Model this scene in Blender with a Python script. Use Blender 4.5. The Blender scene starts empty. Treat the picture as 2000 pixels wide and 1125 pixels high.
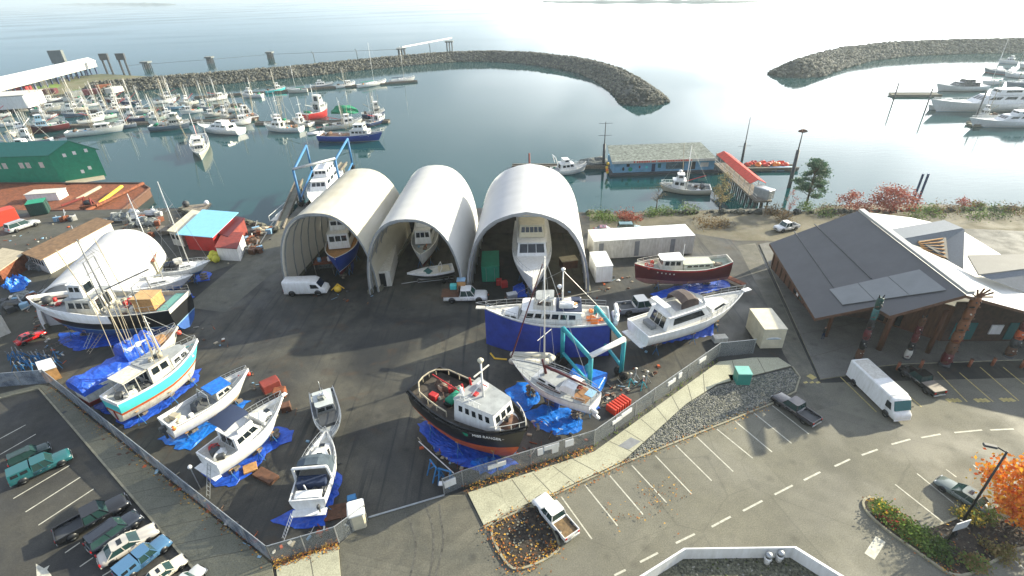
import bpy, math, random
from mathutils import Vector, Matrix, noise
rnd = random.Random(7)
R = math.radians
S = bpy.context.scene
C = S.collection
# ---------------------------------------------------------------- camera, world, sun, exposure
CAM_H = 36.0; FPX = 1012.0; PITCH = R(30.3); ROLL = R(2.0)
cam = bpy.data.cameras.new('camera'); cam_o = bpy.data.objects.new('camera', cam); C.objects.link(cam_o)
cam.sensor_width = 36.0; cam.lens = FPX / 2000 * 36.0
cam.clip_start = 0.5; cam.clip_end = 12000
cam_o.matrix_world = Matrix.Translation((0, 0, CAM_H)) @ Matrix.Rotation(R(90) - PITCH, 4, 'X') @ Matrix.Rotation(-ROLL, 4, 'Z')
S.camera = cam_o
SUN_AZ, SUN_EL = R(66), R(22)
sun_dir = Vector((math.sin(SUN_AZ) * math.cos(SUN_EL), math.cos(SUN_AZ) * math.cos(SUN_EL), math.sin(SUN_EL)))
W = bpy.data.worlds.new("World"); S.world = W; W.use_nodes = True
nt = W.node_tree; nt.nodes.clear()
def N(t, k, **kw):
    n = t.nodes.new(k)
    for a, b in kw.items(): setattr(n, a, b)
    return n
out = N(nt, 'ShaderNodeOutputWorld'); bg = N(nt, 'ShaderNodeBackground'); bg.inputs[1].default_value = 0.15
sky = N(nt, 'ShaderNodeTexSky', sky_type='NISHITA', sun_disc=False)
sky.sun_elevation = SUN_EL; sky.sun_rotation = SUN_AZ; sky.dust_density = 0.6; sky.ozone_density = 2.5; sky.air_density = 1.0
# broken bright cloud towards the sun side, laid out by direction in the sky
tc = N(nt, 'ShaderNodeTexCoord')
def math_n(op, a, b=None, t=None, clamp=False):
    n = N(t, 'ShaderNodeMath', operation=op, use_clamp=clamp)
    for i, v in enumerate((a, b)):
        if v is None: continue
        if isinstance(v, (int, float)): n.inputs[i].default_value = v
        else: t.links.new(v, n.inputs[i])
    return n.outputs[0]
# the lower half of the sky dome repeats the upper one, so the sea far out never mirrors a black ground
sx = N(nt, 'ShaderNodeSeparateXYZ'); cx = N(nt, 'ShaderNodeCombineXYZ'); nt.links.new(tc.outputs['Generated'], sx.inputs[0])
zabs = math_n('MAXIMUM', math_n('ABSOLUTE', sx.outputs[2], None, nt), 0.02, nt)
nt.links.new(sx.outputs[0], cx.inputs[0]); nt.links.new(sx.outputs[1], cx.inputs[1]); nt.links.new(zabs, cx.inputs[2])
nt.links.new(cx.outputs[0], sky.inputs[0])
def lobe(az, el, p):
    d = Vector((math.sin(R(az)) * math.cos(R(el)), math.cos(R(az)) * math.cos(R(el)), math.sin(R(el))))
    dp = N(nt, 'ShaderNodeVectorMath', operation='DOT_PRODUCT'); nt.links.new(cx.outputs[0], dp.inputs[0]); dp.inputs[1].default_value = d
    return math_n('POWER', math_n('MAXIMUM', dp.outputs['Value'], 0.0, nt), p, nt)
mp = N(nt, 'ShaderNodeMapping'); mp.inputs['Scale'].default_value = (2.2, 2.2, 6.0); nt.links.new(cx.outputs[0], mp.inputs[0])
cn = N(nt, 'ShaderNodeTexNoise'); cn.inputs['Scale'].default_value = 1.5; cn.inputs['Detail'].default_value = 5; nt.links.new(mp.outputs[0], cn.inputs[0])
cr = N(nt, 'ShaderNodeMapRange'); cr.inputs[1].default_value = 0.40; cr.inputs[2].default_value = 0.60; cr.inputs[3].default_value = 0.35; nt.links.new(cn.outputs[0], cr.inputs[0])
hband = math_n('POWER', math_n('SUBTRACT', 1.0, zabs, nt), 7.0, nt)
near = math_n('MULTIPLY', math_n('MULTIPLY', lobe(38, 3, 8.0), hband, nt), 28.0, nt); wide = math_n('MULTIPLY', lobe(38, 8, 5.0), 3.2, nt)
low = math_n('MULTIPLY', math_n('POWER', math_n('SUBTRACT', 1.0, zabs, nt), 9.0, nt), 1.1, nt)
amt = math_n('MULTIPLY', math_n('ADD', near, wide, nt), cr.outputs[0], nt)
gl = N(nt, 'ShaderNodeVectorMath', operation='SCALE'); gl.inputs[0].default_value = (1.0, 1.0, .98); nt.links.new(amt, gl.inputs['Scale'])
hs = N(nt, 'ShaderNodeHueSaturation'); hs.inputs['Saturation'].default_value = .45; nt.links.new(sky.outputs[0], hs.inputs['Color'])
hz = N(nt, 'ShaderNodeMapRange'); hz.interpolation_type = 'SMOOTHSTEP'; hz.inputs[1].default_value = 0.0; hz.inputs[2].default_value = .70; hz.inputs[3].default_value = .17; hz.inputs[4].default_value = 1.0; nt.links.new(zabs, hz.inputs[0])
skyd = N(nt, 'ShaderNodeVectorMath', operation='SCALE'); nt.links.new(hs.outputs[0], skyd.inputs[0]); nt.links.new(hz.outputs[0], skyd.inputs['Scale'])
cloud = N(nt, 'ShaderNodeVectorMath', operation='ADD'); nt.links.new(skyd.outputs[0], cloud.inputs[0]); nt.links.new(gl.outputs[0], cloud.inputs[1])
gb = N(nt, 'ShaderNodeVectorMath', operation='SCALE'); gb.inputs[0].default_value = (.40, .95, 1.6); nt.links.new(low, gb.inputs['Scale'])
cloud0 = cloud; cloud = N(nt, 'ShaderNodeVectorMath', operation='ADD'); nt.links.new(cloud0.outputs[0], cloud.inputs[0]); nt.links.new(gb.outputs[0], cloud.inputs[1])
nt.links.new(cloud.outputs[0], bg.inputs[0]); nt.links.new(bg.outputs[0], out.inputs[0])
sun = bpy.data.lights.new('sun', 'SUN'); sun.energy = 4.1; sun.angle = R(0.6); sun.color = (1.0, 0.91, 0.68)
sun_o = bpy.data.objects.new('sun', sun); C.objects.link(sun_o); sun_o.rotation_euler = sun_dir.to_track_quat('Z', 'Y').to_euler()
S.view_settings.view_transform = 'Standard'; S.view_settings.look = 'None'; S.view_settings.exposure = 1.55; S.view_settings.gamma = 1
WL = -3.0            # water level, the yard is at 0
# ---------------------------------------------------------------- survey helpers: photo point -> place on the level ground z
cpi, spi = math.cos(PITCH), math.sin(PITCH); cro, sro = math.cos(ROLL), math.sin(ROLL)
def G(px, py, z=0.0):
    x = (px - 1000) / FPX; y = (562.5 - py) / FPX
    x, y = x * cro + y * sro, -x * sro + y * cro
    d = Vector((x, cpi + y * spi, -spi + y * cpi)); t = (z - CAM_H) / d.z
    return Vector((d.x * t, d.y * t, z))
def GP(pts, z=0.0): return [G(a, b, z) for a, b in pts]
# ---------------------------------------------------------------- materials
MATS = {}
def mat(name, col, rough=0.6, metal=0.0, var=0.15, scale=1.5, bump=0.0, bscale=8.0, coat=0.0, spec=0.5, dark=None, stretch=None):
    if name in MATS: return MATS[name]
    m = bpy.data.materials.new(name); m.use_nodes = True; t = m.node_tree; b = t.nodes['Principled BSDF']
    b.inputs['Roughness'].default_value = rough; b.inputs['Metallic'].default_value = metal
    b.inputs['Specular IOR Level'].default_value = spec; b.inputs['Coat Weight'].default_value = coat
    g = N(t, 'ShaderNodeNewGeometry'); src = g.outputs['Position']
    if stretch:
        mpn = N(t, 'ShaderNodeMapping'); mpn.inputs['Scale'].default_value = stretch; t.links.new(src, mpn.inputs[0]); src = mpn.outputs[0]
    nz = N(t, 'ShaderNodeTexNoise'); nz.inputs['Scale'].default_value = scale; nz.inputs['Detail'].default_value = 6; nz.inputs['Roughness'].default_value = 0.65
    t.links.new(src, nz.inputs[0])
    mr = N(t, 'ShaderNodeMapRange'); mr.inputs[1].default_value = 0.3; mr.inputs[2].default_value = 0.7; t.links.new(nz.outputs[0], mr.inputs[0])
    mx = N(t, 'ShaderNodeMixRGB'); d = dark or tuple(c * (1 - 2 * var) for c in col)
    mx.inputs[1].default_value = (*d, 1); mx.inputs[2].default_value = (*tuple(min(1, c * (1 + var * .6)) for c in col), 1)
    t.links.new(mr.outputs[0], mx.inputs[0]); t.links.new(mx.outputs[0], b.inputs['Base Color'])
    if bump:
        n2 = N(t, 'ShaderNodeTexNoise'); n2.inputs['Scale'].default_value = bscale; n2.inputs['Detail'].default_value = 4; t.links.new(g.outputs['Position'], n2.inputs[0])
        bp = N(t, 'ShaderNodeBump'); bp.inputs['Strength'].default_value = bump; bp.inputs['Distance'].default_value = 0.1
        t.links.new(n2.outputs[0], bp.inputs['Height']); t.links.new(bp.outputs[0], b.inputs['Normal'])
    MATS[name] = m; return m
def paint(name, col, rough=0.35, var=0.06, **k): return mat(name, col, rough, 0, var, 1.2, **k)
white = mat('white_gelcoat', (.76, .77, .77), .32, var=.06, scale=1.4, dark=(.62, .62, .59), stretch=(2.2, 2.2, .5)); offwhite = mat('aged_white_paint', (.60, .59, .54), .5, var=.12, scale=2, dark=(.42, .40, .34), stretch=(2, 2, .5)); cream = paint('cream_paint', (.62, .57, .42), .5, .12)
deckg = paint('deck_grey', (.33, .35, .35), .7, .15); dkgrey = paint('dark_grey', (.05, .055, .06), .6, .15); midgrey = paint('mid_grey', (.20, .21, .22), .6, .15)
black = paint('black_paint', (.012, .013, .015), .4, .2); rubber = mat('rubber', (.015, .015, .015), .9); glass = mat('dark_glass', (.012, .018, .022), .06, var=.05, spec=.7)
navy = paint('navy_canvas', (.018, .032, .075), .8); teal = paint('teal_glass', (.03, .12, .12), .15)
blueh = paint('blue_hull', (.015, .06, .34)); turq = paint('turquoise_paint', (.08, .56, .56), .4, .08); orange = paint('orange_paint', (.52, .10, .025), .55, .15)
redp = paint('red_paint', (.42, .02, .02), .5, .12); maroon = paint('maroon_paint', (.10, .012, .015), .5, .15); redbr = paint('antifouling', (.22, .035, .025), .7, .2)
blueaf = paint('blue_antifouling', (.03, .10, .33), .7, .15); green = paint('green_paint', (.008, .25, .14), .6, .12); dgreen = paint('dark_green_paint', (.01, .05, .04), .5)
ltblue = paint('light_blue_paint', (.22, .38, .52), .5, .1); yellow = paint('yellow_paint', (.72, .45, .03), .5, .1); wood = mat('plywood', (.50, .27, .10), .8, var=.2, scale=3)
brown = mat('brown_timber', (.12, .055, .03), .75, var=.25, scale=2.5); oldwood = mat('grey_timber', (.22, .19, .15), .9, var=.3, scale=3, bump=.3)
steel = mat('galvanised_steel', (.42, .44, .45), .45, .6, .12); alum = mat('bare_aluminium', (.42, .45, .47), .35, .7, .15); mastw = mat('mast_metal', (.66, .66, .63), .4, .3, .08)
rust = mat('rusty_steel', (.24, .075, .03), .85, .1, .35, 2.0, bump=.3); tan = mat('tan_pole', (.40, .35, .25), .7, var=.15)
tarpb = mat('blue_tarp', (.02, .10, .52), .42, var=.3, scale=1.7, bump=.7, bscale=2.6, dark=(.005, .038, .30))
tarpl = mat('light_blue_tarp', (.01, .16, .62), .38, var=.22, scale=1.5, bump=.7, bscale=2.6)
skirt = mat('blue_skirt_sheet', (.018, .045, .30), .5, var=.2, scale=.8, bump=.4, bscale=2)
netg = mat('green_net', (.01, .25, .12), .95, var=.35, scale=4, bump=.6); netbr = mat('brown_net', (.16, .10, .07), .95, var=.4, scale=5, bump=.8); netgy = mat('grey_gear', (.22, .24, .23), .9, var=.4, scale=4, bump=.7)
tealst = mat('teal_steel', (.02, .28, .33), .5, var=.12); bluest = mat('blue_steel', (.03, .17, .38), .55, var=.15)
redb = mat('buoy_red', (.62, .06, .03), .5, var=.08); orb = mat('buoy_orange', (.75, .20, .03), .5, var=.08)
# ---------------------------------------------------------------- mesh builder
class MB:
    def __init__(s): s.v = []; s.f = []; s.m = []; s.mats = []; s.sm = []
    def add(s, vs, fs, m, smooth=False):
        if m not in s.mats: s.mats.append(m)
        k = s.mats.index(m); o = len(s.v); s.v += [tuple(v) for v in vs]
        for f in fs: s.f.append([i + o for i in f]); s.m.append(k); s.sm.append(smooth)
        return s
    def hexa(s, b, t, m):
        return s.add(list(b) + list(t), [(3, 2, 1, 0), (4, 5, 6, 7), (0, 1, 5, 4), (1, 2, 6, 5), (2, 3, 7, 6), (3, 0, 4, 7)], m)
    def bx(s, x0, x1, y0, y1, z0, z1, m):
        p = [(x0, y0), (x1, y0), (x1, y1), (x0, y1)]
        return s.hexa([(a, b, z0) for a, b in p], [(a, b, z1) for a, b in p], m)
    def box(s, c, size, m, rz=0, bev=0.0):
        hx, hy, hz = size[0] / 2, size[1] / 2, size[2] / 2; cr_, sr_ = math.cos(rz), math.sin(rz)
        if bev:
            ring = [(hx - bev, hy), (-hx + bev, hy), (-hx, hy - bev), (-hx, -hy + bev), (-hx + bev, -hy), (hx - bev, -hy), (hx, -hy + bev), (hx, hy - bev)]
            pts = [(c[0] + x * cr_ - y * sr_, c[1] + x * sr_ + y * cr_) for x, y in ring]
            ins = [(c[0] + x * (1 - bev / hx) * cr_ - y * (1 - bev / hy) * sr_, c[1] + x * (1 - bev / hx) * sr_ + y * (1 - bev / hy) * cr_) for x, y in ring]
            vs = [(a, b, c[2] - hz) for a, b in pts] + [(a, b, c[2] + hz - bev) for a, b in pts] + [(a, b, c[2] + hz) for a, b in ins]
            fs = [tuple(range(7, -1, -1)), tuple(range(16, 24))] + [(i, (i + 1) % 8, 8 + (i + 1) % 8, 8 + i) for i in range(8)] + [(8 + i, 8 + (i + 1) % 8, 16 + (i + 1) % 8, 16 + i) for i in range(8)]
            return s.add(vs, fs, m)
        p = [(c[0] + x * cr_ - y * sr_, c[1] + x * sr_ + y * cr_) for x, y in ((-hx, -hy), (hx, -hy), (hx, hy), (-hx, hy))]
        return s.hexa([(a, b, c[2] - hz) for a, b in p], [(a, b, c[2] + hz) for a, b in p], m)
    def tube(s, p, q, r, m, r2=None, n=6, cap=True):
        p = Vector(p); q = Vector(q); r2 = r if r2 is None else r2; d = (q - p)
        if d.length < 1e-6: return s
        d.normalize(); a = d.orthogonal().normalized(); b = d.cross(a)
        vs = [p + (a * math.cos(2 * math.pi * i / n) + b * math.sin(2 * math.pi * i / n)) * r for i in range(n)]
        vs += [q + (a * math.cos(2 * math.pi * i / n) + b * math.sin(2 * math.pi * i / n)) * r2 for i in range(n)]
        fs = [(i, (i + 1) % n, n + (i + 1) % n, n + i) for i in range(n)]
        if cap: fs += [tuple(range(n - 1, -1, -1)), tuple(range(n, 2 * n))]
        return s.add(vs, fs, m, n > 6)
    def path(s, pts, r, m, n=5):
        for a, b in zip(pts, pts[1:]): s.tube(a, b, r, m, n=n)
        return s
    def prism(s, poly, z0, z1, m, mside=None):
        n = len(poly); poly = [(p[0], p[1]) for p in poly]
        ar = sum(poly[i][0] * poly[(i + 1) % n][1] - poly[(i + 1) % n][0] * poly[i][1] for i in range(n))
        if ar < 0: poly = poly[::-1]
        s.add([(x, y, z1) for x, y in poly], [tuple(range(n))], m)
        s.add([(x, y, z0) for x, y in poly] + [(x, y, z1) for x, y in poly], [(i, (i + 1) % n, n + (i + 1) % n, n + i) for i in range(n)] + [tuple(range(n - 1, -1, -1))], mside or m)
        return s
    def sph(s, c, r, m, n=8, sz=1.0, k=5):
        vs = []; fs = []
        for j in range(k + 1):
            th = math.pi * j / k
            for i in range(n):
                ph = 2 * math.pi * i / n; vs.append((c[0] + r * math.sin(th) * math.cos(ph), c[1] + r * math.sin(th) * math.sin(ph), c[2] + r * sz * math.cos(th)))
        for j in range(k):
            for i in range(n): fs.append((j * n + i, (j + 1) * n + i, (j + 1) * n + (i + 1) % n, j * n + (i + 1) % n))
        return s.add(vs, fs, m, True)
    def loft(s, rings, m, closed=True, smooth=True, caps=True):
        n = len(rings[0]); vs = [p for r in rings for p in r]; fs = []
        for j in range(len(rings) - 1):
            for i in range(n if closed else n - 1): fs.append((j * n + i, j * n + (i + 1) % n, (j + 1) * n + (i + 1) % n, (j + 1) * n + i))
        if caps and closed: fs += [tuple(range(n - 1, -1, -1)), tuple(range((len(rings) - 1) * n, len(rings) * n))]
        return s.add(vs, fs, m, smooth)
    def lump(s, c, r, m, rg, sz=.6, n=9, k=6, rough=.35):
        vs = []; fs = []
        for j in range(k + 1):
            th = math.pi * j / k
            for i in range(n):
                ph = 2 * math.pi * i / n; q = 1 + (rg.random() - .5) * 2 * rough * (1 if 0 < j < k else 0)
                vs.append((c[0] + r[0] * q * math.sin(th) * math.cos(ph), c[1] + r[1] * q * math.sin(th) * math.sin(ph), max(c[2] - r[0] * sz * .6, c[2] + r[0] * sz * q * math.cos(th))))
        for j in range(k):
            for i in range(n): fs.append((j * n + i, (j + 1) * n + i, (j + 1) * n + (i + 1) % n, j * n + (i + 1) % n))
        return s.add(vs, fs, m, False)
    def build(s, name, parent=None, label=None):
        me = bpy.data.meshes.new(name); me.from_pydata(s.v, [], s.f)
        for m in s.mats: me.materials.append(m)
        me.polygons.foreach_set('material_index', s.m); me.polygons.foreach_set('use_smooth', s.sm); me.update()
        o = bpy.data.objects.new(name, me); C.objects.link(o)
        if parent: o.parent = parent
        if label: o['label'] = label
        return o
def thing(name, label, cat, loc=(0, 0, 0), rz=0.0, group=None):
    o = bpy.data.objects.new(name, None); C.objects.link(o); o.empty_display_size = .3
    o.location = loc; o.rotation_euler = (0, 0, rz); o['label'] = label; o['category'] = cat
    if group: o['group'] = group
    return o
def tag(o, label, cat, group=None):
    o['label'] = label; o['category'] = cat
    if group: o['group'] = group
    return o
def struct(name, mb):
    o = mb.build(name); o['kind'] = 'structure'; return o
def stuff(name, mb, label):
    o = mb.build(name); o['kind'] = 'stuff'; o['label'] = label; o['category'] = name.replace('_', ' '); return o
def copy_tree(o, parent=None):
    c = o.copy(); C.objects.link(c)
    if parent: c.parent = parent
    for ch in list(o.children): copy_tree(ch, c)
    return c
def lerp(a, b, t): return a + (b - a) * t
def lv(a, b, t): return Vector(a) * (1 - t) + Vector(b) * t
# ================================================================ WATER, SHORE, GROUND
def water_mat():
    m = bpy.data.materials.new('sea_water'); m.use_nodes = True; t = m.node_tree; b = t.nodes['Principled BSDF']
    b.inputs['Base Color'].default_value = (.008, .050, .054, 1); b.inputs['Roughness'].default_value = .04; b.inputs['IOR'].default_value = 1.333
    g = N(t, 'ShaderNodeNewGeometry')
    mp_ = N(t, 'ShaderNodeMapping'); mp_.inputs['Rotation'].default_value = (0, 0, R(12)); mp_.inputs['Scale'].default_value = (.35, 1.0, 1); t.links.new(g.outputs['Position'], mp_.inputs[0])
    a = N(t, 'ShaderNodeTexNoise'); a.inputs['Scale'].default_value = .9; a.inputs['Detail'].default_value = 3; t.links.new(mp_.outputs[0], a.inputs[0])
    c = N(t, 'ShaderNodeTexNoise'); c.inputs['Scale'].default_value = .012; c.inputs['Detail'].default_value = 4; t.links.new(mp_.outputs[0], c.inputs[0])
    mr = N(t, 'ShaderNodeMapRange'); mr.inputs[1].default_value = .4; mr.inputs[2].default_value = .62; mr.inputs[3].default_value = .015; mr.inputs[4].default_value = .06
    t.links.new(c.outputs[0], mr.inputs[0])
    bp = N(t, 'ShaderNodeBump'); bp.inputs['Distance'].default_value = .25
    t.links.new(mr.outputs[0], bp.inputs['Strength']); t.links.new(a.outputs[0], bp.inputs['Height']); t.links.new(bp.outputs[0], b.inputs['Normal'])
    # calm slicks and ruffled bands: only the roughness of the surface varies
    m2 = N(t, 'ShaderNodeMapRange'); m2.inputs[1].default_value = .4; m2.inputs[2].default_value = .65; m2.inputs[3].default_value = .03; m2.inputs[4].default_value = .13
    t.links.new(c.outputs[0], m2.inputs[0]); t.links.new(m2.outputs[0], b.inputs['Roughness'])
    return m
b = MB(); b.add([(-6000, 20, WL), (6000, 20, WL), (6000, 9000, WL), (-6000, 9000, WL)], [(0, 1, 2, 3)], water_mat()); struct('sea_water', b)

def ground_mat(name, c1, c2, c3, s1=.12, s2=1.3, rough=.85, fine=9.0, spots=0.0, tracks=0.0, lo=.35, hi=.65, cracks=.22, patch=.08, stain=0.0):
    m = bpy.data.materials.new(name); m.use_nodes = True; t = m.node_tree; b = t.nodes['Principled BSDF']
    g = N(t, 'ShaderNodeNewGeometry')
    def nz(sc, det=6, src=None, dist=0.0):
        n = N(t, 'ShaderNodeTexNoise'); n.inputs['Scale'].default_value = sc; n.inputs['Detail'].default_value = det; n.inputs['Roughness'].default_value = .6; n.inputs['Distortion'].default_value = dist
        t.links.new(src or g.outputs['Position'], n.inputs[0]); return n.outputs[0]
    def rng(v, a, b_, c=0, d=1):
        n = N(t, 'ShaderNodeMapRange'); n.inputs[1].default_value = a; n.inputs[2].default_value = b_; n.inputs[3].default_value = c; n.inputs[4].default_value = d; t.links.new(v, n.inputs[0]); return n.outputs[0]
    def mix(f, a, b_, typ='MIX'):
        n = N(t, 'ShaderNodeMixRGB', blend_type=typ)
        if isinstance(f, float): n.inputs[0].default_value = f
        else: t.links.new(f, n.inputs[0])
        for i, v in ((1, a), (2, b_)):
            if isinstance(v, tuple): n.inputs[i].default_value = (*v, 1)
            else: t.links.new(v, n.inputs[i])
        return n.outputs[0]
    big = rng(nz(s1, 7, dist=.6), lo, hi); mid = rng(nz(s2, 6), .35, .7); fin = rng(nz(fine, 3), .3, .7, .72, 1.22)
    col = mix(big, c1, c2); col = mix(math_n('MULTIPLY', mid, .45, t), col, c3)
    col = mix(1.0, col, fin, 'MULTIPLY')
    dn = N(t, 'ShaderNodeMixRGB'); dn.inputs[0].default_value = .12; nn_ = N(t, 'ShaderNodeTexNoise'); nn_.inputs['Scale'].default_value = .5; t.links.new(g.outputs['Position'], nn_.inputs[0]); t.links.new(g.outputs['Position'], dn.inputs[1]); t.links.new(nn_.outputs['Color'], dn.inputs[2])
    vc = N(t, 'ShaderNodeTexVoronoi', feature='DISTANCE_TO_EDGE'); vc.inputs['Scale'].default_value = .13; t.links.new(dn.outputs[0], vc.inputs[0]); crk = rng(vc.outputs['Distance'], .0, .007, cracks, 0); col = mix(crk, col, (.03, .03, .028))
    v3 = N(t, 'ShaderNodeTexVoronoi'); v3.inputs['Scale'].default_value = .11; v3.inputs['Randomness'].default_value = .9; t.links.new(g.outputs['Position'], v3.inputs[0]); sxx = N(t, 'ShaderNodeSeparateXYZ'); t.links.new(v3.outputs['Color'], sxx.inputs[0]); pf = rng(sxx.outputs[0], 0, 1, 1 - patch, 1 + patch); col = mix(1.0, col, pf, 'MULTIPLY')
    if spots:
        v = N(t, 'ShaderNodeTexVoronoi'); v.inputs['Scale'].default_value = .55; t.links.new(g.outputs['Position'], v.inputs[0])
        sp = rng(v.outputs['Distance'], .05, .24, spots, 0); col = mix(sp, col, (.012, .012, .014))
    if stain:
        st_ = rng(nz(.33, 6, dist=1.2), .56, .72, 0, stain); col = mix(st_, col, (.075, .042, .020))
    if tracks:
        mp_ = N(t, 'ShaderNodeMapping'); mp_.inputs['Rotation'].default_value = (0, 0, R(-8)); mp_.inputs['Scale'].default_value = (1.6, .06, 1); t.links.new(g.outputs['Position'], mp_.inputs[0])
        tr = rng(nz(1.0, 3, mp_.outputs[0]), .55, .68, 0, tracks); col = mix(tr, col, c1)
    t.links.new(col, b.inputs['Base Color'])
    t.links.new(rng(nz(s1 * 2, 4), .4, .6, rough - .28, rough), b.inputs['Roughness']); b.inputs['Specular IOR Level'].default_value = .35
    bp = N(t, 'ShaderNodeBump'); bp.inputs['Strength'].default_value = .25; bp.inputs['Distance'].default_value = .03; t.links.new(nz(14, 3), bp.inputs['Height']); t.links.new(bp.outputs[0], b.inputs['Normal'])
    return m
yardm = ground_mat('yard_asphalt', (0.020, 0.022, 0.023), (0.094, 0.090, 0.072), (0.038, 0.037, 0.034), .085, .9, .8, stain=.45, spots=.5, tracks=.85, lo=.40, hi=.62)
roadm = ground_mat('road_asphalt', (0.129, 0.125, 0.100), (0.183, 0.176, 0.134), (0.109, 0.106, 0.086), .09, 1.1, .92, fine=11, spots=.22, tracks=.25)
drivem = ground_mat('driveway_asphalt', (0.086, 0.086, 0.070), (0.148, 0.140, 0.109), (0.055, 0.055, 0.047), .2, 1.2, .9, spots=.4, tracks=.7)
lotm = ground_mat('old_lot_asphalt', (0.035, 0.035, 0.034), (0.066, 0.064, 0.053), (0.027, 0.027, 0.027), .12, 1.1, .9, spots=.3)
walkm = ground_mat('sidewalk_concrete', (.34, .335, .245), (.43, .425, .31), (.27, .265, .19), .15, .8, .9, spots=.12)
walkd = ground_mat('weathered_concrete', (0.133, 0.134, 0.101), (0.195, 0.191, 0.140), (0.101, 0.103, 0.078), .18, .7, .9, spots=.15)
plazam = ground_mat('plaza_concrete', (0.117, 0.117, 0.105), (0.164, 0.160, 0.140), (0.086, 0.086, 0.078), .2, .6, .9, spots=.3)
dirtm = ground_mat('shore_gravel', (0.101, 0.086, 0.055), (0.187, 0.164, 0.117), (0.070, 0.078, 0.035), .13, 1.0, .95)
kerbm = mat('kerb_concrete', (.30, .28, .20), .9, var=.2, scale=2); jointm = mat('joint', (.10, .095, .075), .95)
linew = mat('road_paint', (.50, .49, .41), .7, var=.22, scale=3); liney = mat('yellow_road_paint', (.46, .38, .14), .7, var=.22, scale=3)
grassm = mat('grass', (.085, .11, .025), .95, var=.45, scale=2.2, bump=.5, bscale=12); soilm = mat('planting_soil', (.05, .04, .03), .95, var=.5, scale=3.5, bump=.6, bscale=9)
gravm = mat('drain_rock', (.16, .165, .135), .9, var=.35, scale=9, bump=.9, bscale=10)
rockm = mat('riprap_rock', (.14, .138, .105), .9, var=.4, scale=.9, bump=.5, bscale=3); rockd = mat('dark_riprap', (.062, .068, .058), .9, var=.35, scale=1)

shore = [(-900, 395), (0, 408), (99, 413), (171, 410), (347, 406), (392, 428), (470, 430), (500, 436), (512, 452), (530, 448), (540, 452), (583, 402), (606, 392), (640, 400), (925, 406), (1150, 415), (1250, 414), (1400, 409), (1500, 407), (1560, 414), (1620, 402), (1700, 397), (1850, 399), (2000, 404), (2700, 395)]
sp = GP(shore)
poly = [(-260, sp[0].y), *[(p.x, p.y) for p in sp], (230, sp[-1].y), (230, -30), (-260, -30)]
b = MB(); b.prism(poly, -9, 0, yardm, rockd); struct('ground', b)
Z1, Z2, Z3, Z4 = .004, .008, .012, .016
def sheet(name, px, z, m):
    b = MB(); p = GP(px); q = [(v.x, v.y, z) for v in p]
    ar = sum(q[i][0] * q[(i + 1) % len(q)][1] - q[(i + 1) % len(q)][0] * q[i][1] for i in range(len(q)))
    if ar < 0: q = q[::-1]
    b.add(q, [tuple(range(len(q)))], m); return b
# shore-side earth and grass (right), quay (left)
struct('shore_ground', sheet('shore', [(1152, 418), (1250, 416), (1400, 411), (1500, 409), (1560, 416), (1620, 404), (1700, 399), (1850, 401), (2000, 406), (2700, 397), (2700, 520), (1990, 520), (1500, 470), (1440, 470), (1350, 455), (1152, 470)], Z1, dirtm))
struct('quay_paving', sheet('quay', [(-900, 398), (0, 410), (99, 415), (171, 412), (347, 408), (392, 430), (470, 432), (500, 440), (500, 500), (330, 560), (0, 780), (-900, 1100)], Z1, ground_mat('quay_concrete', (0.043, 0.041, 0.033), (0.101, 0.098, 0.078), (0.031, 0.035, 0.027), .09, .7)))
struct('lift_road', sheet('liftroad', [(583, 404), (540, 454), (455, 520), (360, 600), (440, 610), (500, 560), (610, 470), (700, 400)], Z2, ground_mat('worn_concrete', (0.078, 0.078, 0.062), (0.125, 0.121, 0.094), (0.055, 0.055, 0.047), .15, .8, spots=.4, tracks=.4)))
# road + parking + left lot
struct('road', sheet('road', [(680, 1300), (662, 1064), (725, 1006), (867, 968), (912, 966), (945, 1031), (1060, 978), (1215, 905), (1500, 792), (1548, 770), (1560, 740), (1530, 690), (1500, 600), (1440, 480), (1475, 475), (1600, 748), (2100, 735), (2900, 735), (2900, 1500), (680, 1500)], Z1, roadm))
struct('driveway', sheet('drive', [(672, 1200), (662, 1066), (725, 1008), (867, 970), (912, 968), (945, 1033), (960, 1060), (1010, 1112), (1040, 1200)], Z2, drivem))
struct('side_lane', sheet('lane', [(1440, 480), (1475, 478), (1598, 746), (1640, 790), (1560, 812), (1515, 790), (1550, 768), (1560, 740), (1530, 690), (1500, 600)], Z2, drivem))
struct('left_parking_lot', sheet('lot', [(-500, 900), (0, 779), (77, 760), (140, 832), (395, 1130), (450, 1300), (-900, 1300)], Z1, lotm))
def slab(name, px, h, m, joints=(), kerb=True):
    b = MB(); p = GP(px, 0); b.prism([(v.x, v.y) for v in p], .001, h, m, kerbm)
    for a, c in joints:
        A, B_ = G(*a, h + .004), G(*c, h + .004); d = (B_ - A).normalized(); n = Vector((-d.y, d.x, 0)) * .03
        b.add([A - n, B_ - n, B_ + n, A + n], [(0, 1, 2, 3)], jointm)
    return struct(name, b)
def jl(a0, a1, b0, b1, n):
    return [((lerp(a0[0], a1[0], i / n), lerp(a0[1], a1[1], i / n)), (lerp(b0[0], b1[0], i / n), lerp(b0[1], b1[1], i / n))) for i in range(1, n)]
slab('left_sidewalk', [(0, 771), (78, 752), (100, 757), (532, 1104), (555, 1300), (420, 1300), (395, 1128), (140, 830), (80, 759), (0, 777)], .12, walkd, jl((100, 757), (532, 1104), (85, 765), (400, 1130), 11))
slab('corner_sidewalk', [(540, 1108), (661, 1066), (672, 1200), (560, 1300)], .12, walkm, [((605, 1086), (625, 1200))])
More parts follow.
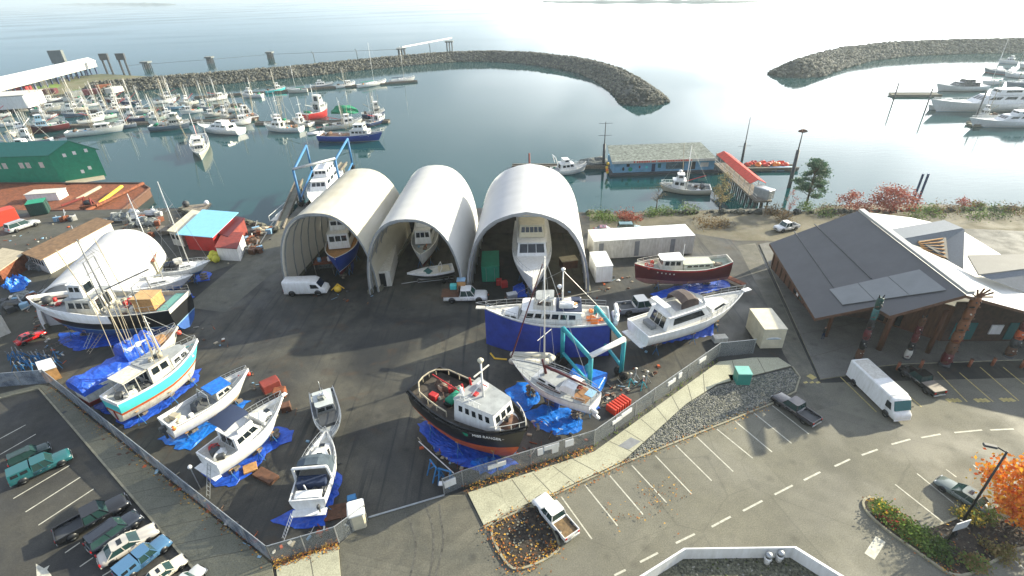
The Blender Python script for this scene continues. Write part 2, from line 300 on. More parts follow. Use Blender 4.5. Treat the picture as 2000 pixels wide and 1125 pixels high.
slab('fence_sidewalk', [(914, 964), (1160, 884), (1404, 708), (1470, 700), (1520, 700), (1545, 716), (1400, 752), (1340, 790), (1215, 903), (1060, 974), (1032, 984), (945, 1027)], .12, walkm,
     jl((960, 950), (1160, 884), (990, 1006), (1215, 903), 5) + jl((1160, 884), (1404, 708), (1215, 903), (1400, 752), 8) + [((1430, 704), (1440, 740)), ((1480, 700), (1495, 728))])
slab('plaza_paving', [(1483, 478), (1602, 742), (1650, 735), (1680, 720), (1760, 712), (2100, 700), (2400, 690), (2400, 470), (1700, 440)], .12, plazam, jl((1500, 520), (1602, 742), (1640, 520), (1720, 700), 5))
b = MB(); p = GP([(1215, 905), (1340, 790), (1400, 755), (1545, 720), (1560, 738), (1552, 762), (1508, 786)], 0)
b.prism([(v.x, v.y) for v in p], .001, .09, gravm); struct('gravel_bed', b)
def kerbline(name, px, w=.16, h=.15, closed=False, z=0.0):
    b = MB(); p = GP(px, 0)
    if closed: p = p + [p[0]]
    L = []; n = len(p)
    for i in range(n):
        a = p[(i - 1) % (n - 1)] if closed else p[max(0, i - 1)]; c = p[(i + 1) % (n - 1)] if closed else p[min(n - 1, i + 1)]
        if closed and i in (0, n - 1): a = p[n - 2]; c = p[1]
        d = (c - a).normalized(); nn = Vector((-d.y, d.x, 0)) * w / 2; L.append((p[i] - nn, p[i] + nn))
    rings = [[(a.x, a.y, .002), (a.x, a.y, h), (c.x, c.y, h), (c.x, c.y, .002)] for a, c in L]
    b.loft(rings, kerbm, smooth=False, caps=not closed); return struct(name, b)
kerbline('sidewalk_kerb', [(945, 1031), (1060, 978), (1216, 907), (1508, 789), (1553, 766), (1562, 738), (1547, 717)])
kerbline('lot_kerb', [(0, 779), (77, 760), (140, 833), (395, 1131)])
# planting islands
def smooth_poly(px, it=2):
    for _ in range(it):
        q = []
        for i in range(len(px)):
            a, c = px[i], px[(i + 1) % len(px)]; q += [(lerp(a[0], c[0], .25), lerp(a[1], c[1], .25)), (lerp(a[0], c[0], .75), lerp(a[1], c[1], .75))]
        px = q
    return px
isl = smooth_poly([(948, 1024), (1030, 986), (1060, 1000), (1095, 1062), (1085, 1085), (1012, 1118), (985, 1100)], 2)
b = MB(); b.prism([(v.x, v.y) for v in GP(isl)], .001, .10, soilm); struct('planting_island', b); kerbline('island_kerb', isl, closed=True)
isr = smooth_poly([(1682, 990), (1690, 972), (1712, 974), (1748, 1004), (1800, 1038), (1850, 1020), (1925, 990), (2060, 985), (2300, 1010), (2300, 1060), (2010, 1060), (1935, 1100), (1870, 1135), (1800, 1085), (1720, 1030)], 2)
b = MB(); b.prism([(v.x, v.y) for v in GP(isr)], .001, .10, soilm); struct('street_planting_bed', b); kerbline('bed_kerb', isr, closed=True)
b = MB()
gi = smooth_poly([(1690, 990), (1698, 976), (1712, 978), (1745, 1006), (1800, 1046), (1850, 1050), (1850, 1085), (1838, 1098), (1800, 1078), (1730, 1030)], 1)
g_ = GP(gi); q = [(v.x, v.y, .105) for v in g_]
if sum(q[i][0] * q[(i + 1) % len(q)][1] - q[(i + 1) % len(q)][0] * q[i][1] for i in range(len(q))) < 0: q = q[::-1]
b.add(q, [tuple(range(len(q)))], grassm); struct('island_grass', b)
# painted lines
def strip(b, a, c, w, m, z=Z3):
    A, B_ = G(*a, 0), G(*c, 0); d = (B_ - A).normalized(); n = Vector((-d.y, d.x, 0)) * w / 2; A.z = B_.z = z
    b.add([A - n, B_ - n, B_ + n, A + n], [(0, 1, 2, 3)], m)
b = MB()
for a, c in [((1096, 970), (1156, 1053)), ((1142, 947), (1206, 1027)), ((1191, 929), (1256, 1005)), ((1234, 909), (1302, 982)), ((1280, 890), (1351, 965)), ((1320, 870), (1390, 939)), ((1360, 853), (1432, 921)), ((1400, 838), (1470, 895)), ((1436, 823), (1508, 883)), ((1473, 807), (1546, 866)), ((1508, 792), (1580, 848)), ((1748, 946), (1848, 1025)), ((1791, 925), (1886, 1002)), ((1848, 917), (1868, 932)), ((1901, 908), (1925, 930)), ((1965, 1078), (2010, 1120)),
             ((0, 857), (50, 830)), ((0, 888), (70, 848)), ((26, 974), (136, 909)), ((50, 1000), (157, 932)), ((75, 1026), (183, 955)), ((127, 1080), (156, 1060)), ((156, 1107), (182, 1089)), ((200, 1125), (225, 1110))]: strip(b, a, c, .11, linew)
struct('parking_bay_lines', b)
b = MB()
for a, c in [((1320, 1061), (1357, 1043)), ((1390, 1029), (1427, 1009)), ((1451, 998), (1489, 978)), ((1513, 966), (1548, 948)), ((1570, 938), (1602, 922)), ((1630, 911), (1660, 897)), ((1683, 889), (1714, 878)), ((1741, 868), (1778, 858)), ((1799, 855), (1837, 848)), ((1864, 845), (1918, 840)), ((1934, 840), (1980, 838)), ((1250, 1098), (1285, 1080)), ((1200, 1124), (1222, 1113))]: strip(b, a, c, .15, linew)
strip(b, (1720, 1053), (1698, 1087), .65, linew)
struct('road_centre_dashes', b)
b = MB()
for a, c in [((1831, 726), (1889, 785)), ((1874, 728), (1940, 785)), ((1914, 717), (1990, 783)), ((1959, 717), (2030, 775)), ((1640, 735), (1712, 805)), ((1742, 745), (1800, 795)), ((2005, 715), (2085, 775))]: strip(b, a, c, .12, liney)
for x, y in ((1850, 780), (1905, 780), (1955, 779)):
    for k in range(3): strip(b, (x + k * 9, y + 3), (x + 7 + k * 9, y + 1), .5, liney)
for k in range(3): strip(b, (1570 + k * 12, 748), (1577 + k * 12, 746), .25, liney)
b.box((*G(1585, 736)[:2], Z3), (.7, .7, .002), liney, .5)
struct('yellow_bay_lines', b)
b = MB(); P = GP([(72, 1128), (70, 1101), (86, 1110), (97, 1104), (92, 1113), (101, 1124), (92, 1140)]); P = [(v.x, v.y, Z3) for v in P][::-1]
b.add(P, [tuple(range(7))], linew); o = struct('lane_arrow', b)
b = MB()
for px in [(1212, 862), (1222, 857), (1250, 864)]: pass
P = [G(1207, 871, .127), G(1232, 854, .127), G(1252, 862, .127), G(1228, 878, .127)]; b.add(P, [(0, 1, 2, 3)], midgrey); o = b.build('drain_cover'); tag(o, 'dark drain grating let into the pale sidewalk beside the gravel bed', 'drain cover')
# tyre marks
def crom(p, n=8):
    q = [p[0]] + p + [p[-1]]; o = []
    for i in range(1, len(q) - 2):
        for k in range(n):
            t = k / n; o.append(.5 * ((2 * q[i]) + (q[i + 1] - q[i - 1]) * t + (2 * q[i - 1] - 5 * q[i] + 4 * q[i + 1] - q[i + 2]) * t * t + (3 * q[i] - q[i - 1] - 3 * q[i + 1] + q[i + 2]) * t ** 3))
    return o + [p[-1]]
b = MB(); tm = mat('tyre_mark', (.10, .098, .084), .9, var=.4, scale=2.5)
for pts in ([(858, 985), (862, 1020), (866, 1060), (850, 1130)], [(830, 985), (845, 1030), (846, 1080), (838, 1130)], [(790, 1000), (805, 1030), (812, 1075), (800, 1130)]):
    p = crom(GP(pts, 0))
    for i in range(len(p) - 1):
        def off(j): d = (p[min(j + 1, len(p) - 1)] - p[max(j - 1, 0)]).normalized(); return Vector((-d.y, d.x, 0)) * .07
        a, c, na, nc = p[i].copy(), p[i + 1].copy(), off(i), off(i + 1); a.z = c.z = Z3 + .004; b.add([a - na, c - nc, c + nc, a + na], [(0, 1, 2, 3)], tm)
struct('tyre_marks', b)
# far shore and breakwaters
hillm = mat('far_shore', (.16, .19, .17), .95, var=.3, scale=.02)
b = MB()
def hill(px0, px1, y, hgt, n=26, seed=1):
    rg = random.Random(seed); f = []; 
    for i in range(n + 1):
        x = lerp(px0, px1, i / n); p = G(x, y + rg.uniform(-.3, .3), WL); e = abs(math.sin(math.pi * i / n)) ** .5
        f.append((p, hgt * e * rg.uniform(.6, 1.1)))
    rings = [[(p.x, p.y, WL - 1), (p.x * 1.005, p.y * 1.005, WL + h * .3), (p.x * 1.02, p.y * 1.02, WL + h), (p.x * 1.1, p.y * 1.1, WL)] for p, h in f]
    b.loft(rings, hillm, closed=False)
hill(70, 345, 9.5, 16, seed=1); hill(1060, 1480, 5, 5, seed=2)
struct('far_hills', b)
def rock(b, c, r, m, rg):
    a0 = rg.random() * 6; vs = []
    for z, k, rr in ((-.5, 4, .8), (.35, 5, 1), (.8, 3, .5)):
        for i in range(5):
            a = a0 + i * 1.2566 + z; q = rr * rg.uniform(.75, 1.2); vs.append((c[0] + r * q * math.cos(a), c[1] + r * q * math.sin(a), c[2] + r * z * rg.uniform(.8, 1.1)))
    b.add(vs, [(0, 1, 6, 5), (1, 2, 7, 6), (2, 3, 8, 7), (3, 4, 9, 8), (4, 0, 5, 9), (5, 6, 11, 10), (6, 7, 12, 11), (7, 8, 13, 12), (8, 9, 14, 13), (9, 5, 10, 14), (10, 11, 12, 13, 14)], m)
def breakwater(name, crest, hgt, halfw, top, nrock, seed, taper=True, rs=(.5, 1.3)):
    rg = random.Random(seed); p = [G(a, c, WL + hgt) for a, c in crest]; pts = []
    for i in range(len(p) - 1):
        n = max(1, int((p[i + 1] - p[i]).length / 8))
        for k in range(n): pts.append(p[i].lerp(p[i + 1], k / n))
    pts.append(p[-1]); rings = []; fr = []
    for i, c in enumerate(pts):
        d = (pts[min(i + 1, len(pts) - 1)] - pts[max(i - 1, 0)]).normalized(); n = Vector((-d.y, d.x, 0)); q = 1.0
        fr.append((c, n)); row = []
        for u in (-1, -.66, -.33, 0, .33, .66, 1):
            off = u * (halfw - top) + (top if u > 0 else -top if u < 0 else 0); hz = hgt * (1 - abs(u)) - (1.5 if abs(u) == 1 else 0)
            row.append((c.x + n.x * off + rg.uniform(-.4, .4), c.y + n.y * off + rg.uniform(-.4, .4), WL + hz + rg.uniform(-.4, .4)))
        rings.append(row)
    b = MB(); b.loft(rings, rockd, closed=False, smooth=False)
    # rounded ends
    for (c, n), s_ in ((fr[0], -1), (fr[-1], 1)):
        d = Vector((n.y, -n.x, 0)) * s_; base = []; mid = []
        for k in range(9):
            a = math.pi * k / 8; dr = n * math.cos(a) + d * math.sin(a); base.append((c.x + dr.x * halfw, c.y + dr.y * halfw, WL - 1.2)); mid.append((c.x + dr.x * top, c.y + dr.y * top, WL + hgt))
        b.loft([base, mid], rockd, closed=False, smooth=False); b.add([(c.x, c.y, WL + hgt)] + mid, [(0, i, i + 1) for i in range(1, 9)], rockd)
    struct(name, b)
    b = MB()
    mats_ = [rockm, rockm, rockd, mat('pale_rock', (.21, .205, .165), .9, var=.3)]
    for _ in range(nrock):
        i = rg.randrange(len(fr) - 1); c, n = fr[i]; c2, n2 = fr[i + 1]; t = rg.random(); c = c.lerp(c2, t); u = rg.uniform(-1, 1)
        if rg.random() < .6: u = -abs(u) if n.y > 0 else abs(u)
        off = u * halfw; hz = hgt * min(1, (1 - abs(u)) * halfw / (halfw - top)); r = rg.uniform(*rs)
        rock(b, (c.x + n.x * off, c.y + n.y * off, WL + hz), r, rg.choice(mats_), rg)
    for (c, n), s_ in ((fr[0], -1), (fr[-1], 1)):
        d = Vector((n.y, -n.x, 0)) * s_
        for k in range(120):
            a = rg.uniform(0, math.pi); u = rg.random() ** .5; dr = n * math.cos(a) + d * math.sin(a); r = rg.uniform(*rs)
            rock(b, (c.x + dr.x * u * halfw, c.y + dr.y * u * halfw, WL + hgt * min(1, (1 - u) * halfw / (halfw - top))), r, rg.choice(mats_), rg)
    stuff('breakwater_rocks', b, 'rough grey and brown boulders piled along the ' + name.replace('_', ' '))
breakwater('curved_breakwater', [(190, 160), (260, 154), (330, 148), (420, 142), (560, 131), (700, 117), (800, 108), (880, 102), (960, 100), (1040, 103), (1110, 111), (1165, 121), (1205, 135), (1232, 150), (1250, 163), (1258, 172)], 4.6, 9.5, 2.2, 8500, 5, rs=(.3, .85))
breakwater('far_breakwater', [(1562, 119), (1605, 106), (1660, 93), (1740, 84), (1850, 79), (2000, 76), (2300, 78)], 5.5, 12, 2.5, 5200, 6, rs=(.4, 1.1))
# rubble along the land edges
b = MB(); rg = random.Random(3)
for (a, c, n) in [((1150, 416), (1560, 416), 420), ((1560, 416), (2050, 408), 420), ((470, 432), (545, 452), 160), ((345, 408), (395, 430), 60)]:
    A, B_ = G(*a), G(*c); d = (B_ - A).normalized(); nn = Vector((-d.y, d.x, 0))
    for _ in range(n):
        u = rg.uniform(-.3, 4.5); p = A.lerp(B_, rg.random()) + nn * u; rock(b, (p.x, p.y, -u * .85 + .1), rg.uniform(.25, .8), rg.choice([rockm, rockd, rockm]), rg)
stuff('shore_rocks', b, 'boulders along the land edge above the water')
# loose stones and fallen leaves
def inpoly(x, y, P):
    c = False; j = len(P) - 1
    for i in range(len(P)):
        if (P[i][1] > y) != (P[j][1] > y) and x < (P[j][0] - P[i][0]) * (y - P[i][1]) / (P[j][1] - P[i][1]) + P[i][0]: c = not c
        j = i
    return c
b = MB(); st = [mat('stone_a', (.24, .235, .18), .9), mat('stone_b', (.13, .135, .11), .9), mat('stone_c', (.32, .31, .27), .9), mat('stone_d', (.09, .10, .10), .9)]
gp = [(v.x, v.y) for v in p_] if False else [(v.x, v.y) for v in GP([(1218, 903), (1340, 792), (1400, 757), (1542, 722), (1558, 738), (1550, 760), (1508, 784)])]
x0, x1 = min(q[0] for q in gp), max(q[0] for q in gp); y0, y1 = min(q[1] for q in gp), max(q[1] for q in gp); n = 0
while n < 8500:
    x, y = rg.uniform(x0, x1), rg.uniform(y0, y1)
    if inpoly(x, y, gp): rock(b, (x, y, .10), rg.uniform(.04, .10), rg.choice(st), rg); n += 1
stuff('gravel_stones', b, 'grey and buff drain rock filling the wedge-shaped bed')
b = MB(); lm = [mat('leaf_rust', (.30, .10, .02), .9), mat('leaf_gold', (.50, .28, .04), .9), mat('leaf_brown', (.12, .06, .025), .9)]
def leaf(x, y, z, r, m=None):
    a = rg.random() * 6.28; t = rg.uniform(-.5, .5); c, s_ = math.cos(a) * r, math.sin(a) * r
    b.add([(x - c, y - s_, z), (x + s_ * .7, y - c * .7, z + r * .5 * t + .01), (x + c, y + s_, z + .01), (x - s_ * .7, y + c * .7, z + .02)], [(0, 1, 2, 3)], m or rg.choice(lm))
for (a, c, n, w) in [((100, 757), (532, 1103), 450, .3), ((535, 1104), (662, 1064), 420, .25), ((905, 958), (1160, 876), 450, .25), ((945, 1033), (1215, 908), 260, .3), ((1215, 908), (1508, 790), 200, .3), ((950, 1030), (1010, 1120), 150, .4), ((1010, 1120), (1095, 1066), 150, .4), ((1256, 972), (1345, 950), 60, .6), ((1190, 1020), (1300, 975), 60, .8), ((1690, 970), (1870, 1125), 160, .5)]:
    A, B_ = G(*a), G(*c); d = (B_ - A).normalized(); nn = Vector((-d.y, d.x, 0))
    for _ in range(n):
        p = A.lerp(B_, rg.random()) + nn * rg.gauss(0, w); leaf(p.x, p.y, .14 + rg.uniform(0, .03), rg.uniform(.04, .10))
ip = [(v.x, v.y) for v in GP(isl)]; ir = [(v.x, v.y) for v in GP(isr)]
for P_, cnt in ((ip, 330), (ir, 800)):
    x0, x1 = min(q[0] for q in P_), max(q[0] for q in P_); y0, y1 = min(q[1] for q in P_), max(q[1] for q in P_)
    for _ in range(cnt):
        x, y = rg.uniform(x0, x1), rg.uniform(y0, y1)
        if inpoly(x, y, P_): leaf(x, y, .13, rg.uniform(.05, .13), rg.choice(lm + [st[0], st[3]]))
stuff('fallen_leaves', b, 'rust and gold fallen leaves along kerbs and fence')
# ================================================================ BOAT BUILDER (x forward from stern 0 to bow L, y to port, z=0 waterline)
def face_pt(q, u, v):
    bl, br, tr, tl = [Vector(p) for p in q]; return bl.lerp(br, u).lerp(tl.lerp(tr, u), v)
def window(parent, q, u0, u1, v0, v1, m=glass, name='window', proud=.02):
    bl, br, tr, tl = [Vector(p) for p in q]; n = (br - bl).cross(tl - bl).normalized()
    P = [face_pt(q, u0, v0), face_pt(q, u1, v0), face_pt(q, u1, v1), face_pt(q, u0, v1)]
    b = MB(); b.hexa([p - n * .03 for p in P], [p + n * proud for p in P], m); return b.build(name, parent)
def window_row(parent, q, n, u0=.08, u1=.92, v0=.5, v1=.85, gap=.25, m=glass):
    w = (u1 - u0) / n
    for i in range(n): window(parent, q, u0 + w * i + w * gap / 2, u0 + w * (i + 1) - w * gap / 2, v0, v1, m)
def house_faces(x0, x1, w0, w1, z0, z1, sb, sf, tp):
    B = [(x0, -w0, z0), (x1, -w1, z0), (x1, w1, z0), (x0, w0, z0)]
    T = [(x0 + sb, -w0 * tp, z1), (x1 - sf, -w1 * tp, z1), (x1 - sf, w1 * tp, z1), (x0 + sb, w0 * tp, z1)]
    return B, T, dict(s=(B[0], B[1], T[1], T[0]), f=(B[1], B[2], T[2], T[1]), p=(B[2], B[3], T[3], T[2]), b=(B[3], B[0], T[0], T[3]))
def cabin(root, x0, x1, w0, w1, z0, z1, sb=.0, sf=.3, tp=.93, m=white, roof=None, over=.12, win=(3, 3, 2), name='cabin', v=(.5, .86), wm=glass, gap=.25, rt=.07, u=(.08, .92)):
    B, T, F = house_faces(x0, x1, w0, w1, z0, z1, sb, sf, tp)
    b = MB(); b.hexa(B, T, m); c = b.build(name, root)
    ns, nf, nb = win
    if ns:
        window_row(c, F['s'], ns, u[0], u[1], *v, gap, wm); window_row(c, F['p'], ns, 1 - u[1], 1 - u[0], *v, gap, wm)
    if nf: window_row(c, F['f'], nf, .06, .94, *v, gap * .7, wm)
    if nb: window_row(c, F['b'], nb, .15, .85, v[0] - .3, v[1], gap, wm)
    if roof is not False:
        b = MB(); r = roof or m; xs = (x0 + sb - over, x1 - sf + over * 1.5); wa, wb = w0 * tp + over * .6, w1 * tp + over * .6
        rr = .12
        pl = [(xs[0], -wa + rr), (xs[0] + rr, -wa), (xs[1] - rr * 2, -wb), (xs[1], -wb + rr * 2), (xs[1], wb - rr * 2), (xs[1] - rr * 2, wb), (xs[0] + rr, wa), (xs[0], wa - rr)]
        b.prism(pl, z1 + .002, z1 + rt, r, m); b.build('roof', c)
    return c
class Hull:
    def __init__(s, L, B, fb=1.2, dr=.8, w0=.8, full=2.2, rise=.7, srise=.1, rake=.9, e=.45, tmax=.42, bow_w=0.0):
        s.L, s.B, s.fb, s.dr, s.w0, s.full, s.rise, s.srise, s.rake, s.e, s.tmax, s.bow_w = L, B, fb, dr, w0, full, rise, srise, rake, e, tmax, bow_w
    def hb(s, t):
        if t < s.tmax: f = s.w0 + (1 - s.w0) * math.sin(math.pi / 2 * t / s.tmax)
        else: f = max(s.bow_w, 1 - ((t - s.tmax) / (1 - s.tmax)) ** s.full)
        return max(.02, s.B / 2 * f)
    def zs(s, t):
        return s.fb + (s.rise * ((t - .35) / .65) ** 2 if t > .35 else s.srise * ((.35 - t) / .35) ** 2)
    def zk(s, t): return -s.dr * (1 - .85 * max(0, (t - .78) / .22) ** 2) * (1 - .25 * max(0, (.25 - t) / .25))
    def pt(s, t, z, side=1, inset=0.0):
        zs, zk = s.zs(t), s.zk(t); v = max(0, min(1, (z - zk) / (zs - zk)))
        g = math.sin(math.pi / 2 * min(1, v * 1.15)) ** s.e; k = max(0, (t - .5) / .5); g = g * (1 - k) + v ** .9 * k
        y = max(.015, s.hb(t) * g - inset); x = s.L * t - s.rake * max(0, (t - .55) / .45) ** 1.6 * (1 - v) ** 1.1 * 1.2
        return Vector((x, y * side, z))
    def build(s, root, m_top=white, m_bot=redbr, m_boot=black, m_cap=None, bulw=.12, deck=deckg, boot=.14, stripe=None, cap=.09, decked=True, name='hull'):
        T = [0, .04, .1, .2, .3, .4, .5, .6, .68, .76, .83, .89, .94, .975, 1.0]; b = MB(); nt_ = len(T)
        def zl(t):
            zk, zs = s.zk(t), s.zs(t); L = [zk + (0 - zk) * i / 4 for i in range(5)] + [boot] + [boot + (zs - boot) * j / 5 for j in range(1, 5)] + [zs - .02 if not stripe else zs - stripe[1], zs]
            return L
        Ls = [zl(t) for t in T]; nz_ = len(Ls[0])
        if stripe:
            for L_, t in zip(Ls, T): L_[-2] = L_[-1] - stripe[1]; L_[-3] = min(L_[-3], L_[-2] - .02)
        for side in (1, -1):
            rows = [[s.pt(t, z, side) for z in L_] for t, L_ in zip(T, Ls)]
            for j in range(nz_ - 1):
                m = m_bot if j < 4 else m_boot if j == 4 else (stripe[0] if stripe and j == nz_ - 2 else m_top)
                vs = [r[j] for r in rows] + [r[j + 1] for r in rows]; fs = [(i, i + 1, nt_ + i + 1, nt_ + i) if side < 0 else (i + 1, i, nt_ + i, nt_ + i + 1) for i in range(nt_ - 1)]
                b.add(vs, fs, m, True)
            # transom half
            r = rows[0]
            for j in range(nz_ - 1):
                m = m_bot if j < 4 else m_boot if j == 4 else m_top
                a, c = r[j], r[j + 1]; q = [(a.x, 0, a.z), a, c, (c.x, 0, c.z)]; b.add(q, [(0, 1, 2, 3) if side < 0 else (3, 2, 1, 0)], m)
            # inner bulwark
            vs = []; 
            for t in T: zt = s.zs(t); vs.append(s.pt(t, zt, side, cap)); vs.append(Vector((vs[-1].x, vs[-1].y, zt - bulw)))
            fs = [(2 * i, 2 * i + 1, 2 * i + 3, 2 * i + 2) if side < 0 else (2 * i + 2, 2 * i + 3, 2 * i + 1, 2 * i) for i in range(nt_ - 1)]; b.add(vs, fs, m_cap or m_top)
        h = b.build(name, root)
        b = MB()  # rail cap
        for side in (1, -1):
            vs = []
            for t in T:
                zt = s.zs(t); a = s.pt(t, zt, side, -.03); c = s.pt(t, zt, side, cap); vs += [(a.x, a.y, zt - .03), (a.x, a.y, zt + .03), (c.x, c.y, zt + .03)]
            fs = []
            for i in range(nt_ - 1):
                for k in (0, 1): q = (3 * i + k, 3 * i + k + 1, 3 * i + 4 + k, 3 * i + 3 + k); fs.append(q if side < 0 else q[::-1])
            b.add(vs, fs, m_cap or m_top)
        z0 = s.zs(0); w = s.hb(0); b.bx(-.03, cap, -w, w, z0 - bulw, z0 + .03, m_cap or m_top); b.build('gunwale', h)
        if decked:
            b = MB(); vs = []
            for t in T: z = s.zs(t) - bulw; p = s.pt(t, s.zs(t), 1, cap - .01); vs += [(p.x, p.y, z), (p.x, -p.y, z)]
            b.add(vs, [(2 * i, 2 * i + 1, 2 * i + 3, 2 * i + 2) for i in range(nt_ - 1)], deck); b.build('deck', root)
        return h
    def rail(s, root, t0, t1, h=.75, n=6, m=steel, inset=.06, r=.022, close=True):
        b = MB(); top = {1: [], -1: []}
        for side in (1, -1):
            for i in range(n + 1):
                t = lerp(t0, t1, i / n); p = s.pt(t, s.zs(t), side, inset); q = p + Vector((0, 0, h)); b.tube(p, q, r, m, n=4); top[side].append(q)
            b.path(top[side], r * 1.2, m, 4); b.path([q - Vector((0, 0, h * .5)) for q in top[side]], r * .7, m, 4)
        if close: b.tube(top[1][-1], top[-1][-1], r * 1.2, m, n=4)
        return b.build('rail', root)
def mast(root, x, z0, h, r=.09, m=mastw, y=0, spr=(), rake=0, name='mast', stays=(), sm=None):
    b = MB(); top = Vector((x - rake, y, z0 + h)); b.tube((x, y, z0), top, r, m, r * .6, n=8)
    for f, w in spr: zz = z0 + h * f; b.tube((x - rake * f, y - w, zz), (x - rake * f, y + w, zz), r * .45, m, n=4)
    o = b.build(name, root)
    if stays:
        b = MB()
        for a in stays: b.tube(top, a, .018, sm or steel, n=3)
        b.build('rigging', root)
    return top
def tube_part(root, name, p, q, r, m, r2=None, n=6):
    b = MB(); b.tube(p, q, r, m, r2, n); return b.build(name, root)
def dome(root, c, r, m=white, name='radar_dome'):
    b = MB(); b.sph(c, r, m, 10, .7); b.tube((c[0], c[1], c[2] - r), (c[0], c[1], c[2]), r * .5, m); return b.build(name, root)
def buoy(root, c, r=.28, m=redb, name='fender'):
    b = MB(); b.sph(c, r, m, 8, 1.15); b.tube((c[0], c[1], c[2] + r), (c[0], c[1], c[2] + r * 1.5), .05, dkgrey, n=4); return b.build(name, root)
def clutter(root, x0, x1, y0, y1, z, n, seed, ms=(netgy, netbr, netg, orb, white, ltblue), name='deck_gear'):
    rg = random.Random(seed)
    for i in range(n):
        b = MB(); x, y = rg.uniform(x0, x1), rg.uniform(y0, y1); k = rg.random(); m = rg.choice(ms)
        if k < .4: s_ = rg.uniform(.25, .6); b.box((x, y, z + s_ / 2), (s_ * 1.4, s_, s_), m, rg.random() * 3, .04)
        elif k < .7: b.lump((x, y, z + .15), (rg.uniform(.3, .7), rg.uniform(.25, .5)), m, rg, .5)
        elif k < .85: b.tube((x, y, z), (x, y, z + .5), .25, m, n=8)
        else: b.tube((x, y, z + .2), (x + rg.uniform(-.8, .8), y + .3, z + rg.uniform(.3, .9)), .05, m)
        b.build(name, root)
def place(stern, bow, z):
    a, c = G(*stern, z), G(*bow, z); d = c - a; return a, d.length, math.atan2(d.y, d.x)
def root_at(name, label, cat, a, rz, z0, L=0, group=None):
    return thing(name, label, cat, (a.x, a.y, z0), rz, group)
def stands(x_list, hull, root, label, grp, z0, m=bluest, keel=True):
    """jack stands propping a hull ashore, and timber blocks under the keel"""
    M_ = Matrix.Translation(root.location) @ Matrix.Rotation(root.rotation_euler.z, 4, 'Z'); first = None
    for t in x_list:
        for side in (1, -1):
            p = hull.pt(t, -hull.dr * .25, side, .05); w = M_ @ p
            if first is None:
                first = thing('jack_stand', label, 'boat stand', (0, 0, 0), 0, grp); h = p.z + z0
                b = MB()
                for k in range(3): a_ = k * 2.09 + .3; b.tube((0, 0, h * .6), (.38 * math.cos(a_), .38 * math.sin(a_), 0), .03, m, n=4)
                b.build('tripod', first); b = MB(); b.tube((0, 0, h * .5), (0, 0, h), .035, steel, n=5); b.box((0, 0, h), (.3, .3, .05), wood, 0); b.build('jack', first); st_ = first
            else: st_ = copy_tree(first)
            st_.location = (w.x, w.y, 0); st_.rotation_euler = (0, 0, root.rotation_euler.z + side * 1.57)
    if keel:
        f = None
        for t in (.2, .5, .75):
            w = M_ @ Vector((hull.L * t, 0, 0)); h = hull.zk(t) + z0
            if h < .12: continue
            if f is None:
                b = MB(); k = max(1, int(h / .2)); 
                for i in range(k): b.box((0, 0, (i + .5) * h / k), (.3, 1.0, h / k - .01) if i % 2 else (1.0, .35, h / k - .01), oldwood)
                f = b.build('keel_block'); tag(f, label.replace('steel jack stand propping', 'timber blocking under the keel of'), 'keel blocks', grp + ' keel'); o = f
            else: o = f.copy(); C.objects.link(o)
            o.location = (w.x, w.y, 0); o.rotation_euler = (0, 0, root.rotation_euler.z)
def ladder(name, label, a, c, w=.45, n=8, m=steel):
    a, c = Vector(a), Vector(c); d = (c - a); s_ = Vector((-d.y, d.x, 0)).normalized() * w / 2; t = thing(name, label, 'ladder', a)
    for q in (-1, 1): tube_part(t, 'side_rail', s_ * q, s_ * q + d, .03, m, n=4)
    for i in range(n): k = (i + .7) / n; tube_part(t, 'rung', -s_ + d * k, s_ + d * k, .022, m, n=4)
    return t
def tarp(label, px, m=tarpb, seed=1, amp=.10, z=.03, group=None, name='tarp'):
    rg = random.Random(seed); P = [G(a, c) for a, c in px]; c = sum(P, Vector((0, 0, 0))) / len(P); n = len(P); ring = []
    for i in range(n):
        a, d = P[i], P[(i + 1) % n]; k = max(2, int((d - a).length / .45))
        for j in range(k): q = a.lerp(d, j / k); ring.append(q + Vector((rg.gauss(0, .09), rg.gauss(0, .09), 0)))
    b = MB(); K = 9; vs = []; m_ = len(ring)
    for k in range(K, 0, -1):
        for i, q in enumerate(ring):
            p = c.lerp(q, k / K); f = noise.noise(Vector((p.x * 1.3, p.y * 1.3, seed))) + .6 * noise.noise(Vector((p.x * 3.1, p.y * 3.1, seed + 5))); h = z + amp * max(0, f + .35) * (1.0 if k < K else .15)
            vs.append((p.x, p.y, h + (.0 if k < K else -.012)))
    vs.append((c.x, c.y, z + amp * .5)); fs = []
    for k in range(K - 1):
        for i in range(m_): fs.append((k * m_ + i, k * m_ + (i + 1) % m_, (k + 1) * m_ + (i + 1) % m_, (k + 1) * m_ + i))
    for i in range(m_): fs.append(((K - 1) * m_ + i, (K - 1) * m_ + (i + 1) % m_, len(vs) - 1))
    ar = sum(ring[i].x * ring[(i + 1) % m_].y - ring[(i + 1) % m_].x * ring[i].y for i in range(m_))
    if ar < 0: fs = [f[::-1] for f in fs]
    b.add([(x - c.x, y - c.y, z_) for x, y, z_ in vs], fs, m); o = b.build(name); o.location = (c.x, c.y, .012); tag(o, label, 'tarp', group); return o
def outboard(root, x, y, z, s_=1.0, m=dkgrey):
    b = MB(); b.box((x - .25 * s_, y, z + .15 * s_), (.5 * s_, .36 * s_, .5 * s_), m, 0, .08 * s_); b.box((x - .2 * s_, y, z - .5 * s_), (.18 * s_, .12 * s_, .9 * s_), m); b.build('outboard_motor', root)
